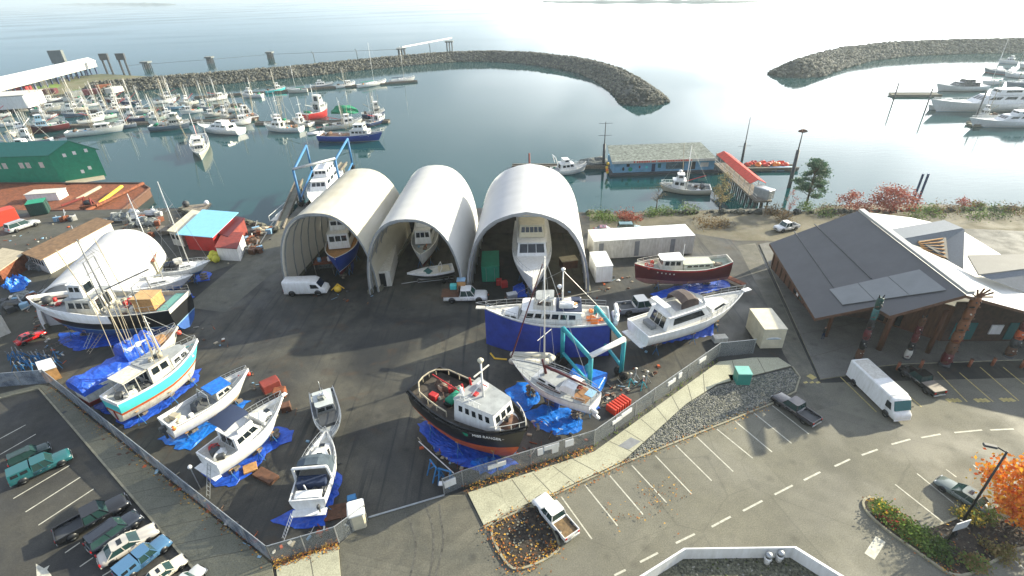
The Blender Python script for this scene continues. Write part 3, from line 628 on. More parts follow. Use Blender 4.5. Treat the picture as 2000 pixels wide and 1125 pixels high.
def inflatable(root_or_none, name, label, loc, rz, L=2.6, Wd=1.4, m=None, tubes=.2, tilt=None):
    m = m or paint('pale_hypalon', (.45, .44, .38), .7); t = thing(name, label, 'dinghy', loc, rz)
    if tilt: t.rotation_euler = tilt
    pts = [Vector((-L / 2, -Wd / 2 + tubes, 0)), Vector((L * .2, -Wd / 2 + tubes, 0)), Vector((L * .4, -Wd * .25, .06)), Vector((L * .5, 0, .12)), Vector((L * .4, Wd * .25, .06)), Vector((L * .2, Wd / 2 - tubes, 0)), Vector((-L / 2, Wd / 2 - tubes, 0))]
    b = MB()
    for a, c in zip(pts, pts[1:]): b.tube(a, c, tubes, m, n=10)
    for p in pts: b.sph(p, tubes, m, 10)
    b.build('tube', t); b = MB(); b.prism([(p.x, p.y) for p in pts], -.1, -.05, m); b.build('floor', t); b = MB(); b.bx(-.2, 0, -Wd / 2 + tubes, Wd / 2 - tubes, .02, .06, oldwood); b.build('thwart', t); return t
# ================================================================ BOATS STANDING IN THE YARD
def text_mesh(parent, s, size, m, loc, rot, name='lettering', ext=.01):
    cu = bpy.data.curves.new('tmp', 'FONT'); cu.body = s; cu.size = size; cu.extrude = ext; cu.align_x = 'CENTER'; cu.align_y = 'CENTER'
    o = bpy.data.objects.new('tmp', cu); me = bpy.data.meshes.new_from_object(o); bpy.data.objects.remove(o); bpy.data.curves.remove(cu)
    me.name = name; me.materials.clear(); me.materials.append(m); q = bpy.data.objects.new(name, me); C.objects.link(q); q.parent = parent
    q.location = loc; q.rotation_euler = rot; return q
def dry(name, label, cat, stern, bow, fb, dr, B, lift=.45, group='boats standing ashore in the yard', st=None, stn=(.12, .45, .75), **k):
    z0 = dr + lift; a, L, rz = place(stern, bow, z0 + fb); r = root_at(name, label, cat, a, rz, z0, group=group); h = Hull(L, B, fb, dr, **k); h.z0 = z0
    if st: stands(stn, h, r, 'steel jack stand propping the ' + st, 'jack stands under the ' + st, z0)
    return r, h, L
def steel_rig(r, x, z, h, m=mastw, w=.5, rungs=5): # an a-frame gantry across the boat
    b = MB()
    for s_ in (-1, 1): b.tube((x, s_ * w, z), (x, s_ * w * .8, z + h), .06, m, n=6)
    for i in range(rungs): q = (i + 1) / rungs; b.tube((x, -w * (1 - .2 * q), z + h * q), (x, w * (1 - .2 * q), z + h * q), .04, m, n=4)
    return b.build('gantry', r)

# 1 black and orange tug, bow to the lower right
r, h, L = dry('tug_boat', 'black hulled tug with orange bottom and white wheelhouse beside the lower fence', 'tug boat', (828, 742), (1030, 852), 1.95, 2.1, 5.3, .25, st='black and orange tug', full=3.0, rise=1.15, srise=.35, rake=.9, w0=.78, e=.38, stn=(.2, .5, .78))
hl = h.build(r, black, orange, orange, black, .55, mat('dark_deck', (.06, .05, .04), .8, var=.3), .15, cap=.16)
b = MB()
for s_ in (1, -1):
    pts = [h.pt(t, h.zs(t) - .25, s_, -.09) for t in (0, .1, .2, .35, .5, .65, .78, .88, .95, 1.0)]; b.path(pts, .11, rubber, 8)
b.build('rubbing_strake', r)
b = MB()  # tan bulwark hoop round the after deck
P = [h.pt(t, h.zs(t), 1, .45) + Vector((0, 0, .5)) for t in (.42, .32, .22, .12)] + [Vector((.55, 1.1, h.zs(.05) + .5)), Vector((.35, .4, h.zs(.03) + .5)), Vector((.35, -.4, h.zs(.03) + .5)), Vector((.55, -1.1, h.zs(.05) + .5))] + [h.pt(t, h.zs(t), -1, .45) + Vector((0, 0, .5)) for t in (.12, .22, .32, .42)]
b.path(P, .07, tan, 6)
for p in P: b.tube(p, p - Vector((0, 0, .6)), .04, tan, n=4)
b.build('tow_rail', r)
zd = h.zs(.5) - .55
c = cabin(r, L * .46, L * .82, 1.8, 1.3, zd, zd + 2.3, .1, .4, .92, white, deckg, .12, (5, 3, 1), name='deckhouse', v=(.55, .8), gap=.45)
b = MB(); b.tube((L * .80, 0, zd), (L * .80, 0, zd + .9), 1.35, white, 1.2, n=14); b.build('foredeck_casing', r)
b = MB(); b.tube((L * .83, 0, zd + .91), (L * .83, 0, zd + .95), .95, brown, n=14); b.tube((L * .83, 0, zd + .95), (L * .83, 0, zd + 1.5), .12, dkgrey, n=8); b.tube((L * .83, -.35, zd + 1.35), (L * .83, .35, zd + 1.35), .1, dkgrey, n=8); b.build('anchor_winch', r)
b = MB(); T = (L * .62, 0)
b.tube((T[0], 0, zd + 2.3), (T[0], 0, zd + 6.0), .11, white, .07, n=8)
for s_ in (-1, 1): b.tube((T[0] - .9, s_ * .6, zd + 2.3), (T[0], 0, zd + 4.0), .05, white, n=5)
b.tube((T[0], -.95, zd + 5.1), (T[0], .95, zd + 5.1), .07, offwhite, n=5); b.tube((T[0] - .3, 0, zd + 3.7), (T[0] + .5, 0, zd + 3.7), .05, redp, n=5); b.build('mast', r); dome(r, (T[0], 0, zd + 6.2), .27, cream)
b = MB(); b.box((L * .55, .9, zd + 2.5), (.9, .7, .45), white, 0, .06); b.build('locker', r)
b = MB(); b.tube((L * .5, -1.0, zd + 2.3), (L * .49, -1.0, zd + 3.2), .16, white, n=10); b.build('funnel', r)
for s_ in (1, -1): tube_part(r, 'exhaust_stack', (L * .47, s_ * .5, zd + 2.2), (L * .46, s_ * .5, zd + 3.1), .1, redp)
b = MB(); b.box((L * .56, -.2, zd + 2.4), (.5, .5, .25), redp, 0, .04); b.build('liferaft', r)
b = MB()
b.tube((L * .56, 1.2, zd + 2.35), (L * .5, 1.3, zd + 2.4), .05, redp)
for k in range(5): b.tube((L * .50 + k * .5, -1.3, zd + 2.2), (L * .50 + k * .5, -1.3, zd + 2.75), .025, white, n=4)
b.path([(L * .50, -1.3, zd + 2.75), (L * .68, -1.2, zd + 2.75)], .03, white, 4); b.build('roof_rail', r)
b = MB(); b.tube((L * .33, -.9, zd + .5), (L * .33, .9, zd + .5), .42, green, n=12); b.box((L * .33, 0, zd + .3), (.7, 2.2, .3), black); b.build('tow_winch', r)
tube_part(r, 'boom', (L * .42, .2, zd + 1.2), (L * .08, .3, zd + 1.4), .06, redp); b = MB(); b.lump((L * .15, .6, zd + .1), (.9, .7), netbr, rnd); b.build('net_pile', r)
clutter(r, L * .1, L * .4, -1.4, 1.4, zd, 12, 4, (netbr, redp, netgy, dgreen, tan, orange))
b = MB()
for t in (.86, .92, .96, .99):
    for s_ in (1, -1): p = h.pt(t, h.zs(t), s_, .1); b.tube(p, p + Vector((0, 0, .5)), .03, offwhite, n=4)
for s_ in (1, -1): b.path([h.pt(t, h.zs(t), s_, .1) + Vector((0, 0, .5)) for t in (.8, .86, .92, .96, .99)], .035, offwhite, 4)
b.build('bow_rail', r)
b = MB(); p = h.pt(.62, h.zs(.62) - .5, -1, -.05); b.add([p + Vector((.32 * math.cos(a), -.02 - .03 * math.sin(a), .32 * math.sin(a))) for a in [i * .63 for i in range(10)]], [tuple(range(10))], green); b.build('round_badge', r)
ta = [h.pt(t, h.zs(t) - .42, -1, -.03) for t in (.70, .86)]; yaw = math.atan2(ta[1].y - ta[0].y, ta[1].x - ta[0].x); mid_ = (ta[0] + ta[1]) / 2 + Vector((math.sin(yaw), -math.cos(yaw), 0)) * .30
text_mesh(r, 'MISS RANGER', .40, white, mid_, (R(96), 0, yaw), 'bow_name')
# 2 white sailboat with red furled sails
r, h, L = dry('sailing_yacht', 'white sloop with furled red sails and white dodger, bow towards the sheds', 'sailboat', (1163, 782), (998, 706), 1.15, .75, 3.5, 1.3, st='white sloop', w0=.62, full=1.9, rise=.35, rake=1.6, e=.6)
hl = h.build(r, white, blueaf, ltblue, steel, .05, deckg, .12, cap=.07)
b = MB(); b.hexa([(L * .40, -.12, -1.9), (L * .56, -.12, -1.9), (L * .56, .12, -1.9), (L * .40, .12, -1.9)], [(L * .38, -.15, -.5), (L * .62, -.15, -.5), (L * .62, .15, -.5), (L * .38, .15, -.5)], blueaf); b.build('keel', r)
z = h.zs(.5)
cabin(r, L * .33, L * .68, 1.1, .75, z, z + .38, .15, .7, .85, white, deckg, 0, (2, 0, 0), name='coachroof', v=(.3, .75), gap=.3, rt=.03)
b = MB()
for s_ in (-1, 1): b.box((L * .45, s_ * 1.12, z + .06), (2.6, .16, .1), brown)
b.build('grab_boards', r)
b = MB(); rr = [];
for x, hh in ((L * .33, .55), (L * .28, .95), (L * .17, .9)): rr.append([(x, -1.0, z + .25), (x, -.9, z + .3 + hh * .7), (x, -.5, z + .3 + hh), (x, .5, z + .3 + hh), (x, .9, z + .3 + hh * .7), (x, 1.0, z + .25)])
b.loft(rr, white, closed=False, smooth=False); b.build('dodger', r)
b = MB(); b.bx(L * .05, L * .2, -.95, .95, z - .1, z + .02, mat('teak', (.28, .15, .07), .8, var=.2)); b.build('cockpit_sole', r)
top = mast(r, L * .58, z, 13.0, .085, mastw, spr=((.38, 1.1), (.68, .8)), stays=[(L * .99, 0, h.zs(1)), (.1, 0, h.zs(0)), (L * .55, 1.5, z), (L * .55, -1.5, z)])
b = MB(); b.tube((L * .985, 0, h.zs(1) + .4), (L * .60, 0, z + 12.2), .085, maroon, .04, n=6); b.build('furled_genoa', r)
b = MB(); b.tube((L * .57, 0, z + 1.35), (L * .10, .1, z + 1.35), .14, maroon, .10, n=8); b.build('boom_with_sail', r)
b = MB(); b.tube((L * .56, 0, z + .5), (L * .6, .0, z + 2.0), .13, maroon, n=8); b.build('sail_cover', r)
b = MB(); b.bx(.15, .9, -.5, .5, z + .55, z + .62, ltblue); b.tube((.2, .5, z), (.2, .5, z + .6), .03, steel); b.tube((.2, -.5, z), (.2, -.5, z + .6), .03, steel); b.build('solar_panel', r)
h.rail(r, .05, .97, .62, 9, r=.02)
b = MB(); b.lump((L * .2, -.5, z + .2), (.3, .3), redbr, rnd); b.build('buoy', r)
A = r.matrix_basis @ Vector((-.35, 0, 0))
inflatable(None, 'dinghy', 'small white dinghy hung upright on the stern of the white sloop', (G(1150, 800, 2.2).x, G(1150, 800, 2.2).y, 2.35), 0, 2.2, 1.2, white, .17, tilt=(R(70), 0, R(125)))
# 3 trawler yacht in a blue skirt
r, h, L = dry('trawler_yacht', 'white trawler yacht wrapped in a deep blue tarpaulin skirt, radar mast amidships', 'motor yacht', (1190, 617), (945, 612), 1.55, 1.2, 4.6, 1.15, st='skirted trawler', w0=.75, full=2.0, rise=.8, srise=.15, rake=1.2, e=.5, stn=(.2, .7))
hl = h.build(r, white, redbr, navy, white, .22, offwhite, .15)
z = h.zs(.5) - .22
c = cabin(r, L * .22, L * .72, 1.75, 1.4, z, z + 1.45, .1, .6, .92, white, white, .1, (6, 3, 2), v=(.42, .82), gap=.22)
c2 = cabin(r, L * .44, L * .60, 1.25, 1.05, z + 1.52, z + 2.7, .05, .45, .88, offwhite, deckg, .1, (2, 3, 2), name='pilothouse', v=(.45, .85))
cabin(r, L * .72, L * .86, 1.1, .6, z, z + .6, 0, .4, .9, white, None, 0, (2, 0, 0), name='fore_cabin', v=(.35, .75), rt=.03)
b = MB(); b.bx(L * .22, L * .42, -1.4, 1.4, z + 1.54, z + 1.6, navy); b.build('flybridge_cover', r)
b = MB(); b.box((L * .34, .5, z + 1.9), (1.6, .9, .5), white, 0, .1); b.build('deck_box', r); b = MB(); b.box((L * .30, -.8, z + 1.75), (2.0, .9, .25), navy, 0, .05); b.build('canvas_cover', r)
top = mast(r, L * .37, z + 1.55, 4.3, .11, white, spr=((.45, .5), (.8, .4)), stays=[(L * .97, 0, h.zs(1)), (.3, 0, h.zs(0))]); dome(r, (L * .37, 0, z + 6.0), .25); dome(r, (L * .37 + .35, 0, z + 3.9), .28)
tube_part(r, 'boom', (L * .37, 0, z + 2.4), (L * .08, -.3, z + 3.3), .07, tan); b = MB(); b.bx(L * .99, L * 1.06, -.3, .3, h.zs(1) - .05, h.zs(1) + .03, offwhite); b.path([(L * .95, -.5, h.zs(1) + .6), (L * 1.06, 0, h.zs(1) + .6), (L * .95, .5, h.zs(1) + .6)], .03, steel, 4); b.build('bowsprit', r)
h.rail(r, .02, .98, .8, 12); clutter(r, L * .03, L * .2, -1.3, 1.3, z, 6, 11, (white, orb, navy, redp)); clutter(r, L * .24, L * .34, -1.2, 1.2, z + 1.6, 5, 12, (redp, white, midgrey, wood))
b = MB(); rows = []; rg = random.Random(9)
Ts = [i / 44 for i in range(45)]
for side in (-1,):
    for i, t in enumerate(Ts):
        p = h.pt(t * .99, h.zs(t) , side, -.05); q = p + Vector((0, side * (.25 + .3 * abs(math.sin(i * .9))), 0)); w_ = .20 * math.sin(i * 1.7) + .08 * math.sin(i * .6); zz = h.zs(t) - .12 - (.35 * max(0, math.sin(t * 9 + 1)) if t > .1 else 0)
        rows.append([(p.x, p.y, zz), (p.x + w_, lerp(p.y, q.y, .4) + w_ * .5, lerp(zz, -h.z0, .45)), (q.x + w_ * 1.4, q.y + w_, -h.z0 + .1), (q.x + w_, q.y + side * .35, -h.z0 + .03)])
b.loft(rows, skirt, closed=False)
rows2 = []
for i in range(12):
    a = i / 11; p = Vector((-.05, lerp(-2, 2, a), 0)); rows2.append([(p.x, p.y, h.zs(0) - .1), (p.x - .1, p.y, .2), (p.x - .3 - .1 * math.sin(i * 2), p.y, -h.z0 + .04)])
b.loft(rows2, skirt, closed=False)
rows3 = []
for i, t in enumerate(Ts[::2]):
    p = h.pt(t * .99, h.zs(t), 1, -.05); rows3.append([(p.x, p.y, h.zs(t) - .15), (p.x, p.y + .2, -h.z0 * .5), (p.x, p.y + .4, -h.z0 + .04)])
b.loft(rows3, skirt, closed=False); b.build('blue_skirt', r)
inflatable(None, 'dinghy', 'white inflatable dinghy standing on edge across the stern of the skirted trawler', tuple(r.matrix_basis @ Vector((-.7, 0, 1.6))), 0, 2.9, 1.5, white, .24, tilt=(R(80), 0, r.rotation_euler.z + R(90)))
inflatable(None, 'inflatable_tender', 'beige inflatable tender lying across the bow of the white sloop', (*G(1040, 700, 2.0)[:2], 2.0), R(-6), 4.3, 1.8, None, .33)
b = MB(); P = GP([(958, 690), (966, 700), (990, 702)], .1); b.path(P, .1, yellow, 6); tag(b.build('yellow_hose'), 'yellow hose end lying at the foot of the blue skirt', 'hose')
# 4 white cruiser at right
r, h, L = dry('motor_yacht', 'large white motor yacht with brown flybridge canvas, pulpit towards the plaza', 'motor yacht', (1246, 642), (1452, 580), 1.5, .9, 4.4, .75, st='white yacht by the cream container', w0=.9, full=2.1, rise=.95, rake=2.0, e=.5)
hl = h.build(r, white, blueaf, black, white, .1, offwhite, .1, stripe=None)
z = h.zs(.4) - .1
c = cabin(r, L * .16, L * .60, 1.75, 1.55, z, z + 1.5, .5, 1.2, .9, white, white, .15, (1, 2, 3), v=(.35, .85), gap=.12)
cabin(r, L * .60, L * .86, 1.4, .6, z + .1, z + .75, 0, 1.4, .9, white, white, 0, (1, 0, 0), name='trunk_cabin', rt=.02)
b = MB(); zz = z + 1.55
P = [(L * .24, -1.4), (L * .52, -1.25), (L * .56, 0), (L * .52, 1.25), (L * .24, 1.4)]; b.loft([[(x, y, zz), (x * .995 + .05, y * 1.04, zz + .55)] for x, y in P], white, closed=False, smooth=False); b.build('flybridge_coaming', r)
b = MB(); rr = []
for x, hh in ((L * .30, 1.35), (L * .36, 1.65), (L * .42, 1.6), (L * .46, 1.2)): rr.append([(x, -1.3, zz + .4), (x, -1.15, zz + hh * .85), (x, -.5, zz + hh), (x, .5, zz + hh), (x, 1.15, zz + hh * .85), (x, 1.3, zz + .4)])
b.loft(rr, mat('brown_canvas', (.07, .05, .045), .8), closed=False, smooth=False); b.build('bimini', r)
b = MB(); rr = [[(L * .46, y, zz + .5), (L * .42, y, zz + 1.25)] for y in (-1.2, -.4, .4, 1.2)]; b.loft(rr, glass, closed=False, smooth=False); b.build('windscreen', r)
b = MB()
for s_ in (-1, 1): b.hexa([(L * .22, s_ * 1.35 - .06, zz), (L * .28, s_ * 1.35 - .06, zz), (L * .28, s_ * 1.35 + .06, zz), (L * .22, s_ * 1.35 + .06, zz)], [(L * .16, s_ * 1.2 - .06, zz + 1.2), (L * .20, s_ * 1.2 - .06, zz + 1.2), (L * .20, s_ * 1.2 + .06, zz + 1.2), (L * .16, s_ * 1.2 + .06, zz + 1.2)], white)
b.bx(L * .15, L * .205, -1.25, 1.25, zz + 1.2, zz + 1.28, white); b.build('radar_arch', r)
h.rail(r, .45, .99, .75, 10); b = MB(); b.bx(L * .98, L * 1.05, -.3, .3, h.zs(1) - .06, h.zs(1) + .04, white); b.build('bow_pulpit', r); b = MB(); b.bx(-.8, 0, -1.7, 1.7, .25, .33, white); b.build('swim_platform', r)
b = MB(); b.box((L * .1, 0, z + .3), (.7, 1.6, .5), midgrey, 0, .05); b.build('cockpit_seat', r)
# 5 red wooden boat
r, h, L = dry('wooden_work_boat', 'dark red wooden boat with low white deckhouse standing beyond the white yacht', 'work boat', (1424, 512), (1239, 520), 1.75, 1.1, 3.9, .4, st='dark red wooden boat', w0=.55, full=2.6, rise=.45, srise=.6, rake=.25, e=.45)
hl = h.build(r, maroon, mat('pink_antifouling', (.34, .16, .14), .8), maroon, offwhite, .35, paint('sage_deck', (.34, .38, .30), .8, .2), .1, stripe=(redp, .25))
z = h.zs(.4) - .35; c = cabin(r, L * .52, L * .74, 1.15, .95, z, z + 1.5, .05, .3, .92, offwhite, white, .25, (3, 3, 1)); cabin(r, L * .2, L * .50, 1.0, 1.1, z, z + .7, 0, 0, .92, paint('sage_house', (.42, .45, .38), .8), None, .05, (4, 0, 0), name='trunk_cabin')
for k, x in enumerate((.80, .83, .87, .86)): buoy(r, (L * x, (-.6, .5, -.1, .7)[k], z + .45), .3, redb, 'float')
clutter(r, L * .05, L * .5, -1, 1, z + .1, 12, 21, (offwhite, tan, netgy, oldwood)); b = MB()
for t in (.62, .66, .70, .74, .78): p = h.pt(t, h.zs(t) - .6, 1, -.02); b.tube(p, p + Vector((0, .03, 0)), .1, offwhite, n=8)
b.build('portholes', hl); mast(r, L * .5, z + .7, 2.6, .05); h.rail(r, .5, .97, .5, 6, offwhite)
# 6 large yacht in the big shed
r, h, L = dry('large_motor_yacht', 'tall white flybridge yacht bow out inside the widest fabric shed', 'motor yacht', (1038, 432), (1040, 556), 2.6, 1.0, 5.4, 1.2, st='tall yacht in the wide shed', w0=.92, full=2.4, rise=1.0, rake=2.2, e=.5, stn=(.5, .8))
hl = h.build(r, white, blueaf, navy, white, .1, white, .1)
z = h.zs(.4) - .1; cabin(r, L * .12, L * .62, 2.3, 2.0, z, z + 1.7, .2, 1.3, .9, white, white, .3, (3, 3, 2), v=(.3, .85), gap=.1); cabin(r, L * .15, L * .50, 1.9, 1.7, z + 1.85, z + 3.4, .1, .8, .92, cream, cream, .2, (3, 5, 1), name='flybridge', v=(.4, .8)); h.rail(r, .5, .98, .8, 8)
for q in (-.5, .5): window(r, [(L * .72, q - .25, z + .22), (L * .72 + .01, q + .25, z + .22), (L * .76, q + .25, z + .24), (L * .76, q - .25, z + .24)], 0, 1, 0, 1, name='deck_hatch')
# 7 black speedboat on the ground by the middle shed
r, h, L = dry('speedboat', 'black and white speedboat with teal windscreen parked before the middle shed', 'speedboat', (885, 522), (795, 535), .95, .35, 2.4, .5, w0=.9, full=2.0, rise=.15, rake=1.3, e=.6)
hl = h.build(r, black, white, white, white, .25, white, .1, stripe=(white, .3)); z = h.zs(.5)
b = MB(); b.loft([[(L * .55, -1.0, z - .05), (L * .45, -1.0, z + .4)], [(L * .68, 0, z), (L * .54, 0, z + .45)], [(L * .55, 1.0, z - .05), (L * .45, 1.0, z + .4)]], teal, closed=False); b.build('windscreen', r)
b = MB(); b.prism([(L * .6, -.8), (L * .95, 0), (L * .6, .8)], z - .1, z + .06, white); b.build('foredeck', r); b = MB(); b.box((L * .2, 0, z - .05), (L * .25, 1.7, .3), cream, 0, .05); b.build('cushions', r)
b = MB(); b.path([(L * .32, -1.05, z - .1), (L * .25, -.9, z + .7), (L * .25, .9, z + .7), (L * .32, 1.05, z - .1)], .05, white, 6); b.build('wake_arch', r)
tr = thing('boat_trailer', 'grey trailer beneath the black and white speedboat', 'trailer', r.matrix_basis.translation.copy() * 1, r.rotation_euler.z); tr.location.z = 0
b = MB()
for s_ in (-.7, .7): b.tube((.2, s_, .42), (L * .8, s_ * .5, .42), .05, steel)
b.tube((L * .8, 0, .42), (L * 1.15, 0, .4), .05, steel); b.tube((.8, -.9, .35), (.8, .9, .35), .05, steel); b.build('frame', tr)
for x in (.8, 1.6):
    for s_ in (-1, 1): b = MB(); b.tube((x, s_ * .85, .3), (x, s_ * 1.05, .3), .3, rubber, n=12); b.build('wheel', tr)
# 8, 9 boats inside the two smaller sheds
r, h, L = dry('fishing_boat', 'white fishing boat with raised wheelhouse deep inside the middle shed', 'fishing boat', (835, 432), (822, 505), 1.6, 1.0, 4.0, .9, st='boat in the middle shed', w0=.8, rise=.6, stn=(.3, .7))
h.build(r, white, redbr, black, white, .3, deckg); z = h.zs(.5); cabin(r, L * .35, L * .65, 1.4, 1.2, z, z + 2.0, .1, .3, .9, white, white, .15, (2, 3, 2)); cabin(r, L * .4, L * .55, 1.0, .9, z + 2.1, z + 3.5, 0, .2, .9, white, white, .15, (2, 3, 1), name='upper_house'); steel_rig(r, L * .25, z, 3.2); clutter(r, L * .7, L * .95, -.8, .8, z - .2, 5, 31)
r, h, L = dry('blue_fishing_boat', 'blue hulled boat with white house and timber staging inside the left shed', 'fishing boat', (676, 448), (655, 512), 2.2, 1.0, 4.6, .7, st='boat in the left shed', w0=.85, rise=.6, stn=(.3, .7))
h.build(r, blueh, redbr, white, white, .3, wood); z = h.zs(.5); cabin(r, L * .2, L * .62, 1.7, 1.5, z, z + 2.2, .1, .2, .95, white, white, .1, (2, 3, 2)); cabin(r, L * .25, L * .5, 1.3, 1.1, z + 2.3, z + 3.8, .1, .2, .95, white, white, .1, (2, 2, 1), name='upper_house')
t = thing('work_staging', 'timber staging with rusty top and blue sheeting around the boat in the left shed', 'staging', (*G(655, 530)[:2], 0), r.rotation_euler.z)
b = MB(); b.bx(-1.2, 1.2, -2.6, 2.6, 1.9, 2.0, rust); b.build('platform', t)
for x, y in ((-1.1, -2.5), (1.1, -2.5), (-1.1, 2.5), (1.1, 2.5), (1.1, 0)): tube_part(t, 'leg', (x, y, 0), (x, y, 1.9), .06, oldwood)
b = MB(); b.bx(-1.25, -1.2, -2.6, 2.6, .1, 1.9, netgy); b.bx(-1, 1, 2.62, 2.66, .1, 2.6, skirt); b.build('sheeting', t)
for k in range(3): b = MB(); b.tube((.3, -1.8 + k * 1.4, 2.0), (.3, -1.8 + k * 1.4, 2.6), .28, (ltblue, white, netgy)[k], n=10); b.build('drum', t)
# 10 big black and white seiner at left, bow left
r, h, L = dry('seine_fishing_vessel', 'big black hulled fishing vessel with high white bow and plywood crate on deck', 'fishing vessel', (352, 590), (63, 598), 2.1, 1.9, 5.6, .45, st='big black fishing vessel', w0=.82, full=2.8, rise=.9, srise=.3, rake=1.8, e=.42, stn=(.15, .4, .65, .85))
hl = h.build(r, black, blueaf, ltblue, offwhite, .5, deckg, .12)
b = MB(); rows = []  # white raised forward bulwark plating
for s_ in (1, -1):
    Ts = [.38, .5, .62, .74, .84, .92, .97, 1.0]; vs = []
    for t in Ts: p = h.pt(t, h.zs(t) - 1.0, s_, -.09); q = h.pt(t, h.zs(t), s_, -.12) + Vector((0, 0, .45 * min(1, (t - .38) * 4))); q2 = q + Vector((0, -s_ * .12, 0)); vs += [p, q, q2, Vector((q2.x, q2.y, q2.z - .9))]
    fs = [(4 * i + k, 4 * i + 4 + k, 4 * i + 5 + k, 4 * i + 1 + k) if s_ > 0 else (4 * i + 1 + k, 4 * i + 5 + k, 4 * i + 4 + k, 4 * i + k) for i in range(len(Ts) - 1) for k in range(3)]; b.add(vs, fs, white, True)
b.build('forecastle_plating', r)
z = h.zs(.4) - .5
c = cabin(r, L * .50, L * .70, 1.9, 1.7, z, z + 2.0, .1, .4, .93, offwhite, deckg, .15, (3, 4, 2)); cabin(r, L * .56, L * .66, 1.2, 1.1, z + 2.1, z + 3.7, 0, .25, .92, white, white, .15, (2, 3, 1), name='wheelhouse')
b = MB(); b.tube((L * .88, 0, h.zs(.9) - .2), (L * .88, 0, h.zs(.9) + .5), .5, dkgrey, n=10); b.build('anchor_winch', r)
steel_rig(r, L * .47, z, 6.5, midgrey, 1.1, 3); steel_rig(r, L * .22, z, 3.4, midgrey, 1.6, 2)
tp = mast(r, L * .48, z, 9.0, .12, midgrey, spr=((.75, 1.4), (.55, 1.0)), stays=[(L * .97, 0, h.zs(1)), (.5, 1.5, z), (.5, -1.5, z), (L * .4, 2.4, z), (L * .4, -2.4, z)], sm=dkgrey)
tube_part(r, 'boom', (L * .46, 0, z + 2.5), (L * .1, .3, z + 5.2), .09, midgrey); tube_part(r, 'trolling_pole', (L * .45, 2.2, z), (L * .5, 2.6, z + 9), .05, tan); tube_part(r, 'trolling_pole', (L * .45, -2.2, z), (L * .5, -2.6, z + 8), .05, tan)
clutter(r, L * .26, L * .5, -2, 2, z, 22, 41, (netbr, netgy, tan, cream, redp, offwhite)); clutter(r, L * .78, L * .95, -.9, .9, h.zs(.85) - .5, 10, 42, (redp, offwhite, orb, netgy))
b = MB(); b.tube((L * .3, 0, z), (L * .3, 0, z + .3), .9, netgy, n=12); b.build('net_drum', r)
A = r.matrix_basis @ Vector((L * .2, .2, z)); t = thing('plywood_crate', 'orange plywood crate sitting on the after deck of the big black fishing vessel', 'crate', A, r.rotation_euler.z); b = MB(); b.box((0, 0, .85), (2.4, 2.1, 1.7), wood); b.build('box', t); b = MB(); b.box((0, 0, 1.74), (2.55, 2.25, .08), mat('plywood_top', (.52, .33, .15), .8)); b.build('lid', t)
b = MB(); b.bx(.3, 1.6, -2, 2, z, z + .6, paint('sea_green', (.12, .30, .27), .7)); b.build('fish_hatch', r); h.rail(r, .0, .35, .8, 6)
# 11 blue tarped boat
r, h, L = dry('tarped_boat', 'white bowed boat buried under blue tarps between the black vessel and the turquoise troller', 'fishing boat', (150, 758), (352, 648), 1.6, 1.2, 3.6, .45, st='blue tarped boat', w0=.7, full=2.3, rise=.8, rake=1.2)
hl = h.build(r, offwhite, redbr, redp, offwhite, .3, wood, .1); z = h.zs(.4)
cabin(r, L * .45, L * .68, 1.1, .9, z - .3, z + 1.6, .1, .3, .9, white, white, .15, (2, 3, 1))
def cover(x0, x1, w, zc, m, seed, n=14, sag=.25, zb=None):
    b = MB(); rr = []
    for i in range(n + 1):
        t = i / n; x = lerp(x0, x1, t); hh = zc + .25 * noise.noise(Vector((t * 5, seed, 0))) + .1 * math.sin(t * 9); zb_ = z - .35 if zb is None else zb
        ring = []
        for k in range(11):
            a = math.pi * k / 10; q = 1 + .10 * noise.noise(Vector((t * 7, k * .9, seed))); ring.append((x, -w * math.cos(a) * q, zb_ + (hh - zb_) * math.sin(a) ** .7 * q))
        rr.append(ring)
    b.loft(rr, m, closed=False, smooth=False); b.add(rr[0], [tuple(range(11))], m); b.add(rr[-1], [tuple(range(10, -1, -1))], m); return b
cover(L * -.02, L * .44, 1.6, z + .75, tarpb, 1).build('blue_cover', r); cover(L * .42, L * .72, 1.35, z + 2.0, tarpb, 5).build('house_cover', r)
for s_, x in ((1, .4), (-1, .42), (1, .55), (-1, .5)): tube_part(r, 'trolling_pole', (L * x, s_ * .9, z), (L * (x + .05), s_ * 1.2, z + 7.5), .04, tan, .025)
mast(r, L * .5, z + 1.6, 5.5, .08, tan, spr=((.8, .8),)); b = MB(); b.box((L * .78, -.2, z + .35), (1.2, .9, .8), wood); b.build('plywood_box', r); h.rail(r, .6, .98, .6, 6)
buoy(r, (L * .97, -.4, z + .2), .25, redb)
# 12 turquoise troller
r, h, L = dry('turquoise_troller', 'turquoise and white troller with red waterline stripe, nearest of the fishing boats at left', 'fishing boat', (212, 783), (390, 672), 1.45, 1.65, 3.7, .4, st='turquoise troller', w0=.72, full=2.3, rise=.75, rake=1.0, e=.45)
hl = h.build(r, turq, offwhite, orange, white, .4, deckg, .28, stripe=(white, .16)); z = h.zs(.4) - .4
c = cabin(r, L * .60, L * .86, 1.25, .75, z, z + 1.35, .1, .5, .9, white, deckg, .1, (2, 3, 1), name='wheelhouse', v=(.5, .82)); c2 = cabin(r, L * .36, L * .60, 1.25, 1.25, z, z + 1.9, .1, .15, .95, offwhite, deckg, .15, (2, 0, 2), name='deckhouse')
b = MB(); b.bx(L * .12, L * .36, -1.15, 1.2, z + 1.75, z + 1.85, offwhite); b.path([(L * .12, -1.1, z + 1.86), (L * .6, -1.2, z + 2.0)], .04, tan, 4); b.build('canopy', r)
for x in (.13, .24): 
    for s_ in (-1.1, 1.15): tube_part(r, 'canopy_post', (L * x, s_, z), (L * x, s_, z + 1.75), .04, offwhite)
